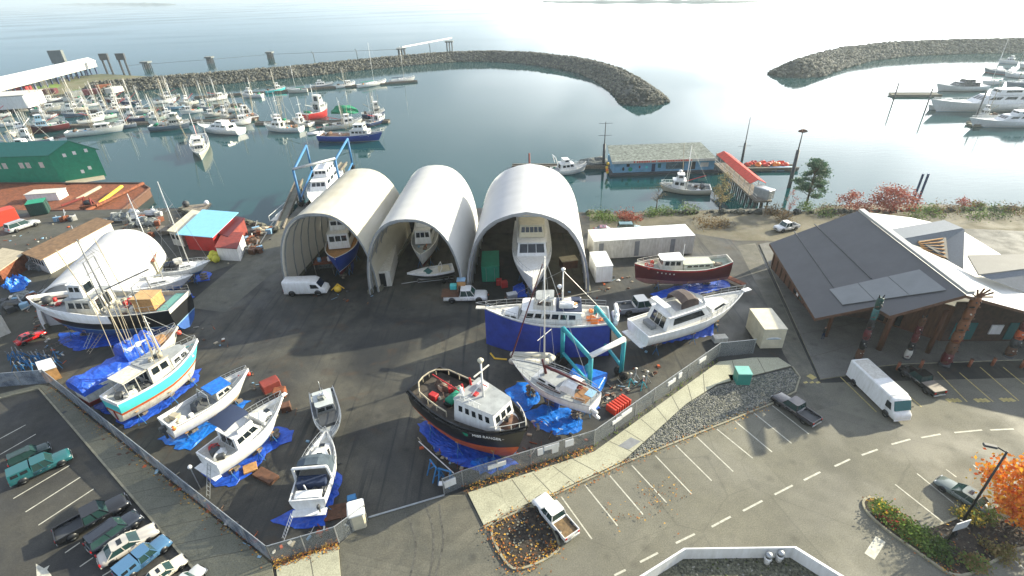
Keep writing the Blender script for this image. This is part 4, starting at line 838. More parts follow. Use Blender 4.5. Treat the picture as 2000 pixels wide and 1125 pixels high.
steel_rig(r, L * .56, z + 1.9, 2.6, tan, .7, 3)
for s_, x, q in ((1, .5, .05), (-1, .5, .05), (1, .46, .02), (-1, .45, .06)): tube_part(r, 'trolling_pole', (L * x, s_ * 1.1, z + .6), (L * (x + q), s_ * 1.0, z + 8.5), .038, tan, .022)
mast(r, L * .6, z + 1.4, 5.0, .08, offwhite, spr=((.7, .7), (.85, .5)), stays=[(L * .98, 0, h.zs(1))]); h.rail(r, .62, .98, .6, 6); clutter(r, L * .03, L * .3, -1, 1, z, 9, 51, (black, dkgrey, netgy, offwhite)); clutter(r, L * .4, L * .55, -.8, .8, z + 2.0, 5, 52, (netgy, tan, offwhite))
b = MB(); b.hexa([(-.1, -.05, -.9), (.5, -.05, -.9), (.5, .05, -.9), (-.1, .05, -.9)], [(-.1, -.05, .2), (.3, -.05, .2), (.3, .05, .2), (-.1, .05, .2)], redbr); b.build('rudder', r)
# 13 white gillnetter
r, h, L = dry('gillnet_boat', 'open white workboat with bright blue covers amidships between troller and navy-topped cruiser', 'fishing boat', (322, 828), (488, 728), 1.3, .7, 3.0, .55, st='open white workboat', w0=.85, full=2.2, rise=.6, rake=1.3, e=.5)
hl = h.build(r, white, tan, white, white, .35, deckg, .1, stripe=(maroon, .1)); z = h.zs(.4) - .35
cabin(r, L * .52, L * .74, 1.05, .8, z, z + .9, .1, .4, .9, offwhite, tarpl, .08, (2, 2, 0), rt=.12); b = MB(); b.box((L * .60, 0, z + 1.12), (2.0, 1.9, .12), tarpl, 0, .03); b.build('blue_cover', r)
b = MB(); b.lump((L * .36, 0, z + .3), (.8, .8), dkgrey, rnd, .7); b.build('net_bundle', r)
b = MB(); b.path([(L * .42, -1, z), (L * .44, -.9, z + 1.3), (L * .44, .9, z + 1.3), (L * .42, 1, z)], .05, steel, 5); b.build('net_arch', r); clutter(r, L * .05, L * .25, -.9, .9, z, 9, 61, (cream, white, netgy, tan)); h.rail(r, .72, .98, .5, 5)
for x, y in ((.02, -1.2), (.98, 0), (.9, .5)): buoy(r, (L * x, y, z + .3), .22, (orb, white, redb)[int(x * 3) % 3], 'float')
outboard(r, -.05, 0, .8, 1.1)
# 14 white cruiser with navy top
r, h, L = dry('cabin_cruiser', 'white cabin cruiser with navy canvas flybridge top and open cockpit', 'cabin cruiser', (404, 898), (556, 784), 1.4, .8, 3.25, .75, st='navy-topped cruiser', w0=.88, full=2.1, rise=.75, rake=1.7, e=.5)
hl = h.build(r, white, blueaf, ltblue, white, .35, offwhite, .1); z = h.zs(.4) - .1
cabin(r, L * .25, L * .62, 1.35, 1.1, z - .2, z + 1.15, .05, .9, .9, white, white, .1, (3, 2, 2), v=(.45, .82), gap=.14); cabin(r, L * .62, L * .86, 1.1, .5, z, z + .5, 0, 1.0, .9, white, white, 0, (1, 0, 0), name='trunk_cabin', rt=.02)
b = MB(); zz = z + 1.2; P = [(L * .32, -1.1), (L * .5, -1.0), (L * .55, 0), (L * .5, 1.0), (L * .32, 1.1)]; b.loft([[(x, y, zz), (x, y * 1.03, zz + .45)] for x, y in P], white, closed=False, smooth=False); b.build('flybridge_coaming', r)
b = MB(); rr = [[(x, -1.15, zz + h_ - .2), (x, -.7, zz + h_), (x, .7, zz + h_), (x, 1.15, zz + h_ - .2)] for x, h_ in ((L * .20, 1.35), (L * .34, 1.55), (L * .50, 1.45))]; b.loft(rr, navy, closed=False); b.build('bimini', r)
b = MB()
for x in (.20, .34, .50):
    for s_ in (-1, 1): b.tube((L * .38, s_ * 1.05, zz), (L * x, s_ * 1.13, zz + 1.3), .02, steel, n=4)
b.build('bimini_frame', r)
for k in (.3, .5, .7): tube_part(r, 'cockpit_post', (L * .2, (k - .5) * 3.5, z), (L * .3, (k - .5) * 3.5, z + 1.1), .03, steel)
h.rail(r, .5, .99, .65, 8); b = MB(); b.bx(L * .99, L * 1.05, -.2, .2, h.zs(1) - .05, h.zs(1) + .03, white); b.build('bow_pulpit', r); clutter(r, L * .05, L * .25, -1, 1, h.zs(.1) - .35, 5, 71, (dkgrey, redp, white)); b = MB(); b.bx(-.6, 0, -1.4, 1.4, .2, .28, white); b.build('swim_platform', r)
window(r, [(L * .74, -.25, z + .53), (L * .74, .25, z + .53), (L * .79, .25, z + .5), (L * .79, -.25, z + .5)][::1], 0, 1, 0, 1, name='deck_hatch')
ladder('ladder', 'aluminium ladder leaning on the stern of the navy-topped cruiser', r.matrix_basis @ Vector((-1.3, -.6, -1.5)), r.matrix_basis @ Vector((-.2, -.6, 1.4)))
# 15 white express cruiser nearest camera
r, h, L = dry('express_cruiser', 'white express cruiser with grey canvas top standing nearest the lower fence corner', 'cabin cruiser', (600, 978), (640, 848), 1.2, .65, 2.9, .65, st='grey-topped cruiser', w0=.92, full=2.0, rise=.5, rake=1.9, e=.5)
hl = h.build(r, white, blueaf, black, white, .3, offwhite, .1); z = h.zs(.4) - .05
cabin(r, L * .55, L * .86, 1.1, .45, z, z + .45, 0, 1.1, .88, white, white, 0, (1, 0, 0), name='trunk_cabin', rt=.02, wm=black)
b = MB(); rr = [[(x, -1.35, z), (x, -1.2, z + h_ * .8), (x, -.5, z + h_), (x, .5, z + h_), (x, 1.2, z + h_ * .8), (x, 1.35, z)] for x, h_ in ((L * .32, 1.5), (L * .42, 1.6), (L * .52, 1.2), (L * .60, .45))]; b.loft(rr, mat('grey_canvas', (.06, .085, .11), .75), closed=False, smooth=False); b.build('camper_canvas', r)
b = MB(); b.path([(L * .30, -1.4, z), (L * .28, -1.3, z + 1.5), (L * .28, 1.3, z + 1.5), (L * .30, 1.4, z)], .12, white, 6); b.build('radar_arch', r)
b = MB(); b.bx(L * .18, L * .3, -1.1, 1.1, z - .2, z + .5, navy); b.build('cockpit_cover', r); b = MB(); b.bx(L * .02, L * .12, -1.0, 1.0, z - .2, z + .25, white); b.build('stern_seat', r); clutter(r, L * .12, L * .18, -1.0, 1.0, z - .2, 4, 72, (dkgrey, white)); h.rail(r, .5, .99, .55, 7)
b = MB(); b.bx(-.6, 0, -1.3, 1.3, .15, .23, white); b.build('swim_platform', r); outboard(r, -.3, -.9, .9, .6)
for y in (.55, .70): window(r, [(L * y + .2, -.25, z + .50), (L * y + .2, .25, z + .50), (L * (y + .05) + .2, .22, z + .50), (L * (y + .05) + .2, -.22, z + .50)], 0, 1, 0, 1, name='deck_hatch')
q = r.matrix_basis @ Vector((-.7, 1.1, 1.2)); g0 = G(556, 1012); ladder('ladder', 'white boarding ladder leaning at the stern of the grey-topped cruiser', (q.x - .9, q.y - .7, 0), (q.x, q.y, 1.9), .4, 8, white)
# 16 bare aluminium boat
r, h, L = dry('aluminium_boat', 'bare aluminium cabin boat on blocks in the middle of the lower yard', 'aluminium boat', (628, 765), (650, 858), .85, .4, 2.5, .35, w0=.92, full=2.6, rise=.35, rake=.8, e=.6)
h.build(r, alum, alum, alum, alum, .3, deckg, .05); z = h.zs(.4) - .2; cabin(r, L * .12, L * .48, .95, .9, z, z + 1.0, .1, .15, .9, alum, paint('pale_roof', (.42, .46, .46), .6), .05, (2, 2, 1)); b = MB(); b.bx(L * .5, L * .72, -.8, .8, z, z + .35, dkgrey); b.build('hatch_cover', r); h.rail(r, .05, .98, .55, 9, alum); clutter(r, L * .15, L * .4, -.6, .6, z + 1.05, 3, 81, (netgy, white)); mast(r, L * .2, z + 1.0, 1.6, .03, alum)
outboard(r, -.05, 0, .6, 1.0)
# small blocking trestles
b = MB()
for x in (-1.8, 0, 1.8): b.box((x, 0, .12), (.3, 1.6, .24), oldwood)
o = b.build('timber_blocks'); w = G(640, 812); o.location = (w.x, w.y, 0); o.rotation_euler = (0, 0, R(-78)); tag(o, 'timber blocks under the bare aluminium boat', 'timber blocks')
# 17 two sailboats at left
for (nm, lab, st_, bw, seed) in (('sailboat', 'white sailboat with black cockpit canvas and tall mast beside the red shed', (318, 528), (412, 512), 1), ('racing_sailboat', 'slim white sailboat on stands just below the white tunnel tent', (246, 562), (378, 540), 2)):
    r, h, L = dry(nm, lab, 'sailboat', st_, bw, .95, .6, 2.8, 1.0, st=('black-canvassed sailboat' if seed == 1 else 'slim white sailboat'), w0=.6, full=1.9, rise=.3, rake=1.4, e=.6, stn=(.2, .6))
    h.build(r, white, blueaf, ltblue, white, .05, white); z = h.zs(.5)
    cabin(r, L * .35, L * .68, .9, .6, z, z + .4, .1, .6, .85, white, None, 0, (2, 0, 0), name='coachroof', rt=.02)
    b = MB(); b.hexa([(L * .40, -.1, -1.5), (L * .56, -.1, -1.5), (L * .56, .1, -1.5), (L * .40, .1, -1.5)], [(L * .38, -.1, -.5), (L * .62, -.1, -.5), (L * .62, .1, -.5), (L * .38, .1, -.5)], blueaf); b.build('keel', r)
    mast(r, L * .56, z, 12.5, .08, mastw, spr=((.45, 1.0),), stays=[(L * .98, 0, z), (.1, 0, z), (L * .5, 1.2, z), (L * .5, -1.2, z)]); tube_part(r, 'boom', (L * .55, 0, z + 1.0), (L * .12, 0, z + 1.05), .09, white if seed == 2 else navy)
    if seed == 1:
        for x in (.12, .26): b = MB(); b.box((L * x, 0, z + .5), (.8, 1.5, .8), black, 0, .1); b.build('canvas_hood', r)
        b = MB(); b.box((L * .34, .3, z + .9), (1.1, 1.3, .5), offwhite, .3, .1); b.build('dodger', r)
    h.rail(r, .1, .97, .55, 7)
# ---------------------------------------------------------------- tarps on the ground
TG = 'blue tarps spread under boats'
for i, (lab, px, m, amp) in enumerate([
    ('large blue tarp spread beneath the black and orange tug', [(812, 830), (850, 815), (900, 870), (1000, 895), (1010, 905), (960, 925), (900, 912), (850, 880)], tarpb, .12),
    ('light blue tarp heaped against the fence below the tug bow', [(920, 900), (960, 890), (990, 905), (985, 915), (940, 928)], tarpl, .5),
    ('blue tarp under the bow of the white sloop', [(985, 765), (1010, 748), (1045, 745), (1055, 780), (1040, 800), (1010, 808)], tarpl, .12),
    ('blue tarp under the keel of the white sloop', [(1022, 808), (1060, 790), (1120, 800), (1140, 822), (1130, 845), (1085, 850), (1050, 838)], tarpl, .14),
    ('blue tarp under the turquoise troller', [(228, 810), (300, 770), (370, 725), (392, 722), (388, 745), (310, 808), (250, 838), (232, 828)], tarpb, .10),
    ('blue tarp under the open white workboat', [(308, 856), (350, 842), (410, 810), (470, 780), (490, 785), (440, 822), (372, 880), (340, 878)], tarpl, .14),
    ('blue tarp with torn edge under the navy-topped cruiser', [(392, 925), (430, 905), (500, 850), (545, 832), (575, 842), (570, 860), (530, 880), (490, 925), (450, 952), (415, 945)], tarpb, .10),
    ('blue tarp under the grey-topped cruiser', [(525, 1022), (560, 1000), (600, 985), (625, 935), (645, 910), (668, 930), (662, 965), (640, 1000), (635, 1026), (590, 1035)], tarpb, .12),
    ('blue tarp beneath the dark red wooden boat', [(1270, 575), (1330, 555), (1420, 543), (1428, 560), (1350, 580), (1280, 590)], tarpb, .12),
    ('blue tarp beneath the big black fishing vessel', [(118, 650), (230, 648), (310, 640), (352, 625), (350, 640), (240, 672), (150, 685), (115, 668)], tarpb, .12),
    ('blue tarp lying behind the slim white sailboat', [(340, 585), (368, 570), (378, 580), (360, 596)], tarpb, .1),
    ('blue tarp by the bow of the black-canvassed sailboat', [(372, 545), (400, 530), (412, 535), (408, 548), (378, 552)], tarpb, .1),
    ('blue tarp scrap between the tarped boat and the fence', [(155, 778), (190, 770), (205, 790), (215, 812), (190, 800)], tarpb, .15),
    ('blue tarp crumpled beside the tall yacht bow in the wide shed', [(1000, 560), (1022, 552), (1030, 580), (1005, 582)], tarpb, .4),
    ('blue scrap of tarp beside the white sloop stern', [(1140, 800), (1165, 790), (1170, 800), (1150, 806)], tarpb, .2)]):
    tarp(lab, px, m, i + 1, amp, group=TG)
# standing skirt under the white yacht
t = thing('hanging_tarp', 'blue tarp hung as a curtain below the big white motor yacht', 'tarp', (0, 0, 0)); b = MB(); rg = random.Random(4)
A, B_ = G(1268, 672), G(1393, 652); rows = []
for i in range(40):
    q = A.lerp(B_, i / 39); n = Vector((.1, .9, 0)); w_ = .12 * math.sin(i * 1.3) + rg.uniform(-.05, .05); rows.append([(q.x, q.y - .3 + w_, .02), (q.x, q.y + w_, .15), (q.x, q.y + .15 + w_ * .6, .7), (q.x, q.y + .3 + w_ * .3, 1.35 + .12 * math.sin(i * .8))])
b.loft(rows, tarpb, closed=False); b.build('sheet', t); b = MB(); b.path([(r_[3][0], r_[3][1], r_[3][2]) for r_ in rows[::4]], .02, steel, 4); b.build('rope', t)
q = G(1256, 678); ladder('ladder', 'grey ladder standing at the stern of the big white motor yacht', (q.x, q.y, 0), (q.x + .2, q.y + .8, 2.5), .45, 8)
# ================================================================ SHEDS, BUILDINGS, FENCES
def fabric_mat(name, col, tr=.25, streak=None):
    m = mat(name, col, .6, var=.05, scale=.5, dark=streak, stretch=(1, .25, .6) if streak else None); t = m.node_tree; b = t.nodes['Principled BSDF']; o = t.nodes['Material Output']
    tl = N(t, 'ShaderNodeBsdfTranslucent'); tl.inputs[0].default_value = (*col, 1); mx = N(t, 'ShaderNodeMixShader'); mx.inputs[0].default_value = tr
    t.links.new(b.outputs[0], mx.inputs[1]); t.links.new(tl.outputs[0], mx.inputs[2]); t.links.new(mx.outputs[0], o.inputs[0]); return m
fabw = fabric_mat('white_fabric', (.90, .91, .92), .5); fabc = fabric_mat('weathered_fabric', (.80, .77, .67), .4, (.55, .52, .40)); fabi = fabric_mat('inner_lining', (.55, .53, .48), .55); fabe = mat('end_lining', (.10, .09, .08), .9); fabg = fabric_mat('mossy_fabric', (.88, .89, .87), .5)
def arch_tent(name, label, mid, ax, Wd, Hh, L, fab, px_=.8, pz=.9, apex=0.0, bays=7, back=True, z0=0, K=26, door=False):
    ax = Vector((ax[0], ax[1], 0)).normalized(); rz = math.atan2(ax.y, ax.x) - math.pi / 2; t = thing(name, label, 'fabric shed', (mid[0], mid[1], z0), rz)
    def prof(s_, k):  # k: ring point
        a = math.pi * k / K; c, s1 = math.cos(a), math.sin(a); x = -Wd / 2 * s_ * math.copysign(abs(c) ** px_, c); z = Hh * s_ * abs(s1) ** pz + apex * max(0, 1 - abs(x) / (Wd * .18)); return x, z
    b = MB(); rings = []; n = bays * 4
    for i in range(n + 1):
        y = L * i / n; sag = 1 - .005 * math.sin(math.pi * (i % 4) / 4); rings.append([(prof(sag, k)[0], y, prof(sag, k)[1]) for k in range(K + 1)])
    b.loft(rings, fab, closed=False); o = b.build('fabric_cover', t)
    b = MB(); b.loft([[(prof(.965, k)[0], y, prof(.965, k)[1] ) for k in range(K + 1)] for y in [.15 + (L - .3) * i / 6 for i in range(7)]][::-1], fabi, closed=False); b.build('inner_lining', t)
    b = MB(); b.loft([[(prof(1.004, k)[0], -.25, prof(1.004, k)[1]) for k in range(K + 1)], [(prof(1.004, k)[0], .02, prof(1.004, k)[1]) for k in range(K + 1)]], fab, closed=False)
    b.loft([[(prof(.972, k)[0], -.25, prof(.972, k)[1]) for k in range(K + 1)], [(prof(1.004, k)[0], -.25, prof(1.004, k)[1]) for k in range(K + 1)]], steel if not door else fab, closed=False); b.build('front_rim', t)
    for i in range(bays + 1):
        y = .4 + (L - .8) * i / bays; b = MB(); b.path([(prof(.955, k)[0], y, prof(.955, k)[1]) for k in range(0, K + 1, 2)], .09, steel, 5); b.build('arch_truss', t)
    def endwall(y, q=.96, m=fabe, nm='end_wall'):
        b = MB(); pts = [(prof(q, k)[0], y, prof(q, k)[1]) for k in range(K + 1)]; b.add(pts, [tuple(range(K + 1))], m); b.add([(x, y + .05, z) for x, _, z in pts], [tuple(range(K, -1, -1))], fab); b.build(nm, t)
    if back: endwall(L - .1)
    for s_ in (-1, 1): b = MB(); b.bx(s_ * Wd / 2 - .35, s_ * Wd / 2 + .3, 0, L, 0, .5, walkd); b.build('footing', t)
    return t
t1 = arch_tent('fabric_shed', 'weathered cream arched fabric boat shed, left of the three', (-24.9, 62.6), (.09, 1), 13.2, 11.6, 18.5, fabc)
t2 = arch_tent('fabric_shed', 'tall white arched fabric boat shed between the other two', (-13.0, 61.0), (.05, 1), 12.9, 11.0, 22.5, fabg, bays=8)
t3 = arch_tent('fabric_shed', 'widest bright white fabric boat shed with slightly pointed roof, right of the three', (2.1, 59.9), (.065, 1), 16.3, 11.5, 19.8, fabw, px_=.72, pz=.95, apex=.35)
for tt, xs in ((t1, (-4, -2.2, -5)), (t3, ())):
    for x in xs:
        pass
# white tunnel tent at left
A, B_ = G(70, 628), G(196, 640); ax = (G(300, 540) - G(196, 645)); 
a0 = G(64, 590, 1.0); a1 = G(236, 590, 1.0)
f0, f1 = G(70, 612), G(250, 600); mid = (f0 + f1) / 2; C1 = G(128, 548, 6.2); C2 = G(232, 446, 6.2); axv = C2 - C1
t4 = arch_tent('tunnel_tent', 'low white tunnel tent with closed grey end panel at left behind the black vessel', (C1.x, C1.y), (axv.x, axv.y), 9.6, 6.0, axv.length, fabw, px_=.85, pz=.85, bays=6, door=True)
b = MB(); K = 20; pts = [(-4.6 * math.copysign(abs(math.cos(math.pi * k / K)) ** .85, math.cos(math.pi * k / K)),   .5, 5.9 * abs(math.sin(math.pi * k / K)) ** .85) for k in range(K + 1)]; b.add(pts, [tuple(range(K + 1))], paint('end_panel', (.50, .52, .53), .7)); b.build('end_panel', t4)
b = MB(); b.bx(-3.2, 1.6, .38, .46, 3.1, 3.6, midgrey); b.build('vent_panel', t4)
# ---- box-like containers with corrugation
def container(label, a, c, Wd, Hh, m, name='shipping_container', cat='container', side=1, ribs=True, roofm=None, z=0.1, doors=True, wall=None):
    """a, c = ends of one long bottom edge on the ground"""
    a, c = Vector(a), Vector(c); d = c - a; L = d.length; rz = math.atan2(d.y, d.x); t = thing(name, label, cat, (a.x, a.y, z), rz); s_ = side; y0, y1 = (0, Wd) if s_ > 0 else (-Wd, 0)
    b = MB(); b.bx(0, L, y0, y1, 0, Hh - .06, wall or m)
    if ribs:
        n = int(L / .3)
        for i in range(n): x = .1 + (L - .2) * (i + .5) / n; b.bx(x - .07, x + .07, y0 - .03, y0 - .002, .12, Hh - .16, wall or m); b.bx(x - .07, x + .07, y1 + .002, y1 + .03, .12, Hh - .16, wall or m)
    b.build('body', t)
    b = MB(); b.bx(-.03, L + .03, y0 - .04, y1 + .04, Hh - .058, Hh, roofm or m); b.build('roof', t)
    if doors:
        for k in (0, 1):
            b = MB(); ya = lerp(y0, y1, .03 + .48 * k); yb = lerp(y0, y1, .49 + .48 * k); b.bx(L + .004, L + .04, ya, yb, .1, Hh - .15, wall or m); b.tube((L + .07, (ya + yb) / 2, .12), (L + .07, (ya + yb) / 2, Hh - .2), .02, steel, n=4); b.build('door', t)
    return t, L, rz
t, L, rz = container('long white ribbed storage building stretching from the widest fabric shed', G(1158, 508), G(1352, 496), 4.2, 3.0, white, 'storage_building', 'storage shed', doors=False, wall=offwhite, roofm=white)
for i in range(8): b = MB(); b.bx(.8 + i * 1.8, 1.5 + i * 1.8, -.05, -.035, .2, 2.6, midgrey if i % 3 == 0 else offwhite); b.build('wall_panel', t)
container('small white box container beside the right leg of the widest shed', G(1163, 553), G(1195, 551), 4.5, 2.5, white, doors=False, ribs=False)
q1, q2 = G(782, 505), G(768, 556); 
t, L, rz = container('cream site container with open dark doorway between the left and middle sheds', G(778, 508), G(766, 560), 2.3, 2.4, offwhite, side=-1, doors=False); b = MB(); b.bx(L + .003, L + .03, -1.5, -.7, .05, 2.1, black); b.build('doorway', t)
t, L, rz = container('cream shipping container with white arched badge at the end of the fence', G(1456, 640), G(1484, 682), 2.45, 2.6, cream, side=1, doors=False)
b = MB(); P = [(.85 * math.cos(a), 1.25 + .22 * math.sin(a) * 1.3) for a in [math.pi * k / 10 for k in range(11)]]; yy = 1.22; v_ = [(L + .03, yy + x, z) for x, z in P] + [(L + .05, yy + x, z) for x, z in P]; b.add(v_, [tuple(range(11)), tuple(range(21, 10, -1))] + [(i, i + 1, 12 + i, 11 + i) for i in range(10)], white); b.build('badge', t)
b = MB(); b.add([(L + .055, yy + x * .8, 1.25 + (z - 1.25) * .4) for x, z in P], [tuple(range(11))], ltblue); b.build('badge_arc', t)
t, L, rz = container('green container standing inside the widest shed beside the yacht', G(944, 520), G(942, 552), 2.4, 2.4, green, side=1)
# blue roofed red shed and neighbours at left
def shed(label, px, hts, mw, mr, name='shed', over=.25, cat='shed', th=.12, win=0):
    P = [G(*p) for p in px]; c = sum(P, Vector((0, 0, 0))) / 4; Q = [p - c for p in P]
    if sum(Q[i].x * Q[(i + 1) % 4].y - Q[(i + 1) % 4].x * Q[i].y for i in range(4)) < 0: Q = Q[::-1]; hts = hts[::-1]
    t = thing(name, label, cat, c); b = MB(); b.hexa([(q.x, q.y, 0) for q in Q], [(q.x, q.y, h_) for q, h_ in zip(Q, hts)], mw); b.build('wall', t)
    k = 1 + over / 3; b = MB(); b.hexa([(q.x * k, q.y * k, h_ + .01) for q, h_ in zip(Q, hts)], [(q.x * k, q.y * k, h_ + th) for q, h_ in zip(Q, hts)], mr); b.build('roof', t)
    for i in range(win): window(t, [(Q[0].x, Q[0].y, 0), (Q[1].x, Q[1].y, 0), (Q[1].x, Q[1].y, hts[1]), (Q[0].x, Q[0].y, hts[0])], .1 + i * .8 / win, .1 + (i + .6) * .8 / win, .45, .75)
    return t
shed('red shed with sky blue sheet roof at the quay', [(370, 487), (425, 492), (465, 455), (410, 450)], [3.0, 3.0, 3.4, 3.4], redp, paint('sky_roof', (.20, .48, .68), .5), over=.8)
shed('low shed with rusty red roof and white gutter right of the blue roofed shed', [(430, 480), (455, 488), (485, 455), (462, 450)], [2.4, 2.4, 2.6, 2.6], redbr, maroon)
shed('white and red kiosk trailer beside the yellow buoys', [(430, 508), (470, 510), (482, 482), (445, 480)], [2.2, 2.2, 2.4, 2.4], white, redbr, 'kiosk')
shed('cream shack with red edged roof left of the blue roofed shed', [(340, 478), (362, 482), (405, 445), (385, 440)], [2.6, 2.6, 2.8, 2.8], offwhite, cream, win=2)
shed('small cream hut with dark door behind the slim sailboat', [(278, 535), (312, 538), (318, 515), (285, 512)], [2.3, 2.3, 2.5, 2.5], cream, rust, 'hut')
t = shed('long low brown roofed shed running behind the tunnel tent', [(66, 522), (100, 535), (228, 462), (198, 455)], [2.6, 2.6, 2.6, 2.6], offwhite, mat('brown_roof', (.20, .12, .06), .8, var=.3), 'long_shed', win=5)
shed('open lean-to with plank roof at the far left edge', [(-40, 548), (12, 556), (62, 520), (20, 512)], [2.2, 2.2, 2.3, 2.3], rust, tan, 'lean_to')
shed('dark teal shed with white gable at the left edge', [(-30, 672), (22, 650), (0, 612), (-60, 628)], [2.8, 2.8, 3.0, 3.0], offwhite, dgreen, 'teal_shed')
shed('small orange plywood booth with white lid at the fence corner', [(92, 748), (122, 738), (112, 722), (84, 730)], [1.5, 1.5, 1.5, 1.5], wood, white, 'booth')
b = MB(); P = GP([(6, 556), (30, 540), (62, 548), (46, 566)], 0)
tarp('bright blue tarp over goods left of the tunnel tent', [(4, 560), (30, 542), (60, 548), (46, 568), (22, 572)], tarpl, 33, 1.2, group=TG)
t, L, rz = container('red shipping container at the left edge of the quay', G(-30, 452), G(42, 432), 2.4, 2.6, redb, side=1, doors=False)
container('dark green container beside the silver van on the quay', G(60, 424), G(95, 418), 3.0, 2.4, dgreen, roofm=green)
# green warehouse on piles at the water
P = GP([(-160, 350), (108, 356), (206, 344), (170, 318), (-100, 312)], 0)
t = thing('green_warehouse', 'green metal warehouse with pitched roof and small white windows at the left shore', 'warehouse', (P[1].x, P[1].y, -1.5))
A = G(118, 352, -1); B_ = G(207, 340, -1); D = G(-200, 350, -1); ux = (B_ - A); wv = ux.length; gx = ux.normalized(); gy = Vector((-1, 0.02, 0)).normalized(); o_ = Vector((P[1].x, P[1].y, -1.5))
def W3(u, v, z): p = A + gx * u + gy * v; return Vector((p.x - o_.x, p.y - o_.y, z))
Lw = 60; he, hr = 6.6, 9.2
b = MB(); b.hexa([W3(0, 0, 0), W3(wv, 0, 0), W3(wv, Lw, 0), W3(0, Lw, 0)], [W3(0, 0, he), W3(wv, 0, he), W3(wv, Lw, he), W3(0, Lw, he)], green)
b.add([W3(0, 0, he), W3(wv, 0, he), W3(wv / 2, 0, hr)], [(0, 1, 2)], green); b.build('wall', t)
b = MB()
for s_, (a, c) in ((0, (-.4, wv / 2)), (1, (wv / 2, wv + .4))):
    za, zc = (he - .2, hr) if s_ == 0 else (hr, he - .2); b.hexa([W3(a, -.4, za), W3(c, -.4, zc), W3(c, Lw, zc), W3(a, Lw, za)], [W3(a, -.4, za + .12), W3(c, -.4, zc + .12), W3(c, Lw, zc + .12), W3(a, Lw, za + .12)], paint('green_roof', (.02, .20, .15), .5))
b.build('roof', t)
gq = [W3(0, -.02, 0), W3(wv, -.02, 0), W3(wv, -.02, he), W3(0, -.02, he)]
for u, v in ((.28, .86), (.5, .9), (.76, .94), (.5, .22), (.68, .32)): window(t, gq, u, u + .07, v, v + .12, white, proud=.05)
sq = [W3(0, 40, 0), W3(0, 0, 0), W3(0, 0, he), W3(0, 40, he)]
for u in (.5, .58, .62, .66, .70, .80, .84, .92): window(t, sq, u, u + .025, .55, .75, offwhite, proud=.05)
b = MB(); Q = [G(140, 356, -1.2), G(205, 346, -1.2)]
tarp_ = None
b.hexa([G(128, 362, -2), G(206, 350, -2), G(203, 342, -2), G(128, 354, -2)], [G(128, 362, -1.2), G(206, 350, -1.2), G(203, 342, -1.2), G(128, 354, -1.2)], tan); tag(b.build('timber_float'), 'timber float along the gable of the green warehouse', 'float')
# rust barge
b = MB(); Q = [(-300, 420), (100, 412), (236, 412), (292, 368), (275, 358), (-300, 358)]; t = thing('rust_barge', 'long rusty deck barge moored along the quay', 'barge', (0, 0, 0))
b.prism([(p.x, p.y) for p in GP(Q, -1.2)], -4, -1.2, rust, brown); b.build('hull', t)
b = MB(); pts = GP(Q, -1.1); b.path(pts + [pts[0]], .25, brown, 6); b.build('rail', t)
def loose(name, label, cat, px, size, m, z=0, rz=0, top=None):
    p = G(*px, z); t = thing(name, label, cat, p, rz); b = MB(); b.box((0, 0, size[2] / 2), size, m, 0, min(size) * .08); b.build('body', t)
    if top: b = MB(); b.box((0, 0, size[2] + .06), (size[0] * 1.03, size[1] * 1.03, .1), top); b.build('top', t)
    return t
loose('deck_cabin', 'small white cabin box on the rusty barge', 'cabin', (95, 388), (6.5, 3.2, 1.6), white, -1.2, .1, offwhite)
for i, (a, c, m, lab) in enumerate((((150, 390), (196, 365), tan, 'pale timber beam lying on the barge deck'), ((190, 400), (238, 364), yellow, 'yellow boom lying across the barge deck'), ((168, 412), (280, 358), rust, 'long rusty crane boom reaching to the barge end'), ((120, 402), (165, 385), redbr, 'dark red beam on the barge deck'))):
    b = MB(); A, B_ = G(*a, -.7), G(*c, -.2); b.tube(A, B_, .35 if i < 3 else .25, m, n=6); tag(b.build('beam'), lab, 'beam')
t = thing('crane_base', 'rusty winch frame at the foot of the barge boom', 'winch', G(178, 408, -1.2)); b = MB(); b.box((0, 0, .8), (3, 2, .5), rust, .4); b.build('base', t); b = MB(); b.path([(-1, -.8, 0), (-.6, 0, 2.4), (-1, .8, 0)], .15, redbr, 5); b.path([(1, -.8, 0), (.6, 0, 2.4), (1, .8, 0)], .15, redbr, 5); b.build('frame', t); b = MB(); b.tube((-.6, 0, 1.4), (.6, 0, 1.4), .5, dkgrey, n=10); b.build('drum', t)
# slipway floats and finger piers of the lift
b = MB()
def pier(label, a, c, w, z, m=walkd, pil=4, name='finger_pier', pm=oldwood):
    A, B_ = G(*a, z), G(*c, z); d = (B_ - A); rz = math.atan2(d.y, d.x); t = thing(name, label, 'pier', A, rz); b = MB(); b.bx(0, d.length, -w / 2, w / 2, -.5, 0, m); b.build('deck', t)
    for i in range(pil):
        x = d.length * (i + .5) / pil
        for s_ in (-1, 1): tube_part(t, 'pile', (x, s_ * w * .45, -8), (x, s_ * w * .45, .2), .2, pm)
    b = MB()
    for s_ in (-1, 1): b.bx(0, d.length, s_ * w / 2 - .12, s_ * w / 2 + .12, .004, .3, pm)
    b.build('kerb_timber', t); return t
pier('left finger pier of the boat lift with white rail', (545, 448), (585, 352), 1.4, 0)
pier('right finger pier of the boat lift behind the left shed', (606, 400), (672, 318), 1.4, 0)
t = thing('gangway', 'pale gangway sloping down beside the boat lift pier', 'gangway', (0, 0, 0)); A, B_ = G(534, 432, 0), G(578, 392, -2.6); b = MB(); d = (B_ - A).normalized(); n = Vector((-d.y, d.x, 0)) * .6; b.hexa([A - n, B_ - n, B_ + n, A + n], [A - n + Vector((0, 0, .12)), B_ - n + Vector((0, 0, .12)), B_ + n + Vector((0, 0, .12)), A + n + Vector((0, 0, .12))], offwhite); b.build('walkway', t)
